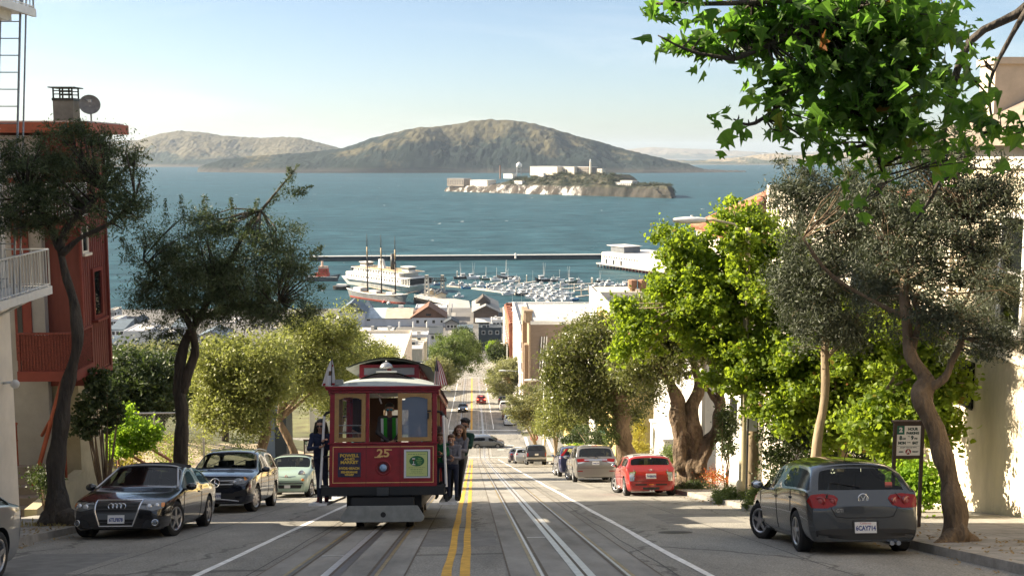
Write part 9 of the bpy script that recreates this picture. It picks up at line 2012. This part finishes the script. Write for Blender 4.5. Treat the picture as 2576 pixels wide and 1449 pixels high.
fx0,fx1,fy = -22.0,-11.6,49.0; zb = gz(-15,49) - .6; ht = 2.3
for x in [fx0 + (fx1 - fx0) * i / 5 for i in range(6)]: mm = MB(); mm.cyl((x,fy,zb - .5),(x,fy,zb + ht + .05),.045,n=8); mm.build('post',M_PIPE,fn_,world=True)
m.tube([(fx0,fy,zb + ht),(fx1,fy,zb + ht)],.035,6); m.build('top_rail',M_PIPE,fn_,world=True); m = MB(); k = 0
while k * .14 < (fx1 - fx0) + ht:
 for sgn in (1,-1):
  xa = fx0 + k * .14 if sgn > 0 else fx1 - k * .14; xb = xa - sgn * ht; za,zc = zb,zb + ht
  lo,hi = fx0,fx1
  def clipx(xa,za,xb,zc):
   pts = []
   for (x,z) in ((xa,za),(xb,zc)):
    if x < lo: t_ = (lo - xa) / (xb - xa); x,z = lo,za + (zc - za) * t_
    elif x > hi: t_ = (hi - xa) / (xb - xa); x,z = hi,za + (zc - za) * t_
    pts.append((x,fy,z))
   return pts
  pp = clipx(xa,za,xb,zc); m.tube(pp,.006,3,False)
 k += 1
m.build('mesh',M_PIPE,fn_,world=True)
sh = thing('blue_shed','pale blue grey shed wall between the sunlit tree trunks','shed',(-14,66,gz(-14,66))); p0 = P(655,1072,70); p1 = P(690,1040,70); m = MB(); m.bb(p0.x,p1.x,p0.y,p0.y + 2.5,p0.z - 2,p1.z); m.build('wall',mat('shed_blue',(.2,.26,.33),.7),sh,world=True); m = MB(); m.bb(p0.x - .8,p1.x + .9,p0.y - .3,p0.y + 2.8,p1.z,p1.z + .15); m.build('roof',M_DKROOF,sh,world=True); m = MB(); m.bb(p1.x,p1.x + .7,p0.y + .05,p0.y + 2.5,p0.z - 2,p1.z); m.build('dark_side',M_DKW,sh,world=True)
rs = np.random.default_rng(5); C = []
for (x0,x1,y0,y1,n) in ((-8.3,-7.75,17,40,420),(6.6,7.1,14,60,420),(-9.4,-8.2,21,26,260),(7.2,8.6,15,21,220),(7.0,9.0,38,46,200)):
 xx = rs.uniform(x0,x1,n); yy = rs.uniform(y0,y1,n); C += [(a,b,rz(b) + (.155 if (a < XL or a > XR) else .02)) for a,b in zip(xx,yy)]
vs,fs = leaves(np.array(C),.07,'oval',rs,3.0); lt = npmesh('leaf_litter',vs,fs,leafmat('dry_leaf',(.2,.13,.05),(.34,.25,.12),(.2,.13,.05),.2)); tag(lt,'dry fallen leaves along the kerbs and round the tree feet','leaves',kind='stuff')
C = np.array([(b0.x + rs.normal() * .35,b0.y + rs.normal() * .35,0) for _ in range(500)]); C[:,2] = [rz(y) + .17 for y in C[:,1]]
vs,fs = leaves(C,.10,'narrow',rs,.1,(0,0,1),.8); gt = npmesh('dry_grass',vs,fs,leafmat('dry_grass_blade',(.22,.17,.06),(.34,.28,.1),(.3,.25,.08),.3)); tag(gt,'dry yellow grass around the foot of the gnarled left tree','grass',kind='stuff')
# ================================================================== AIR
m = MB(); m.bb(-24000,24000,-320,26000,-9,345)
mh = bpy.data.materials.new('haze_air'); mh.use_nodes = True; n = mh.node_tree.nodes; n.remove(n['Principled BSDF'])
pv = n.new('ShaderNodeVolumePrincipled'); pv.inputs['Color'].default_value = (.66,.80,1.0,1); pv.inputs['Density'].default_value = 2.6e-5; pv.inputs['Anisotropy'].default_value = .2
mh.node_tree.links.new(pv.outputs[0],n['Material Output'].inputs['Volume'])
hz = m.build('haze',mh); hz['kind'] = 'stuff'
cy.volume_bounces = 0
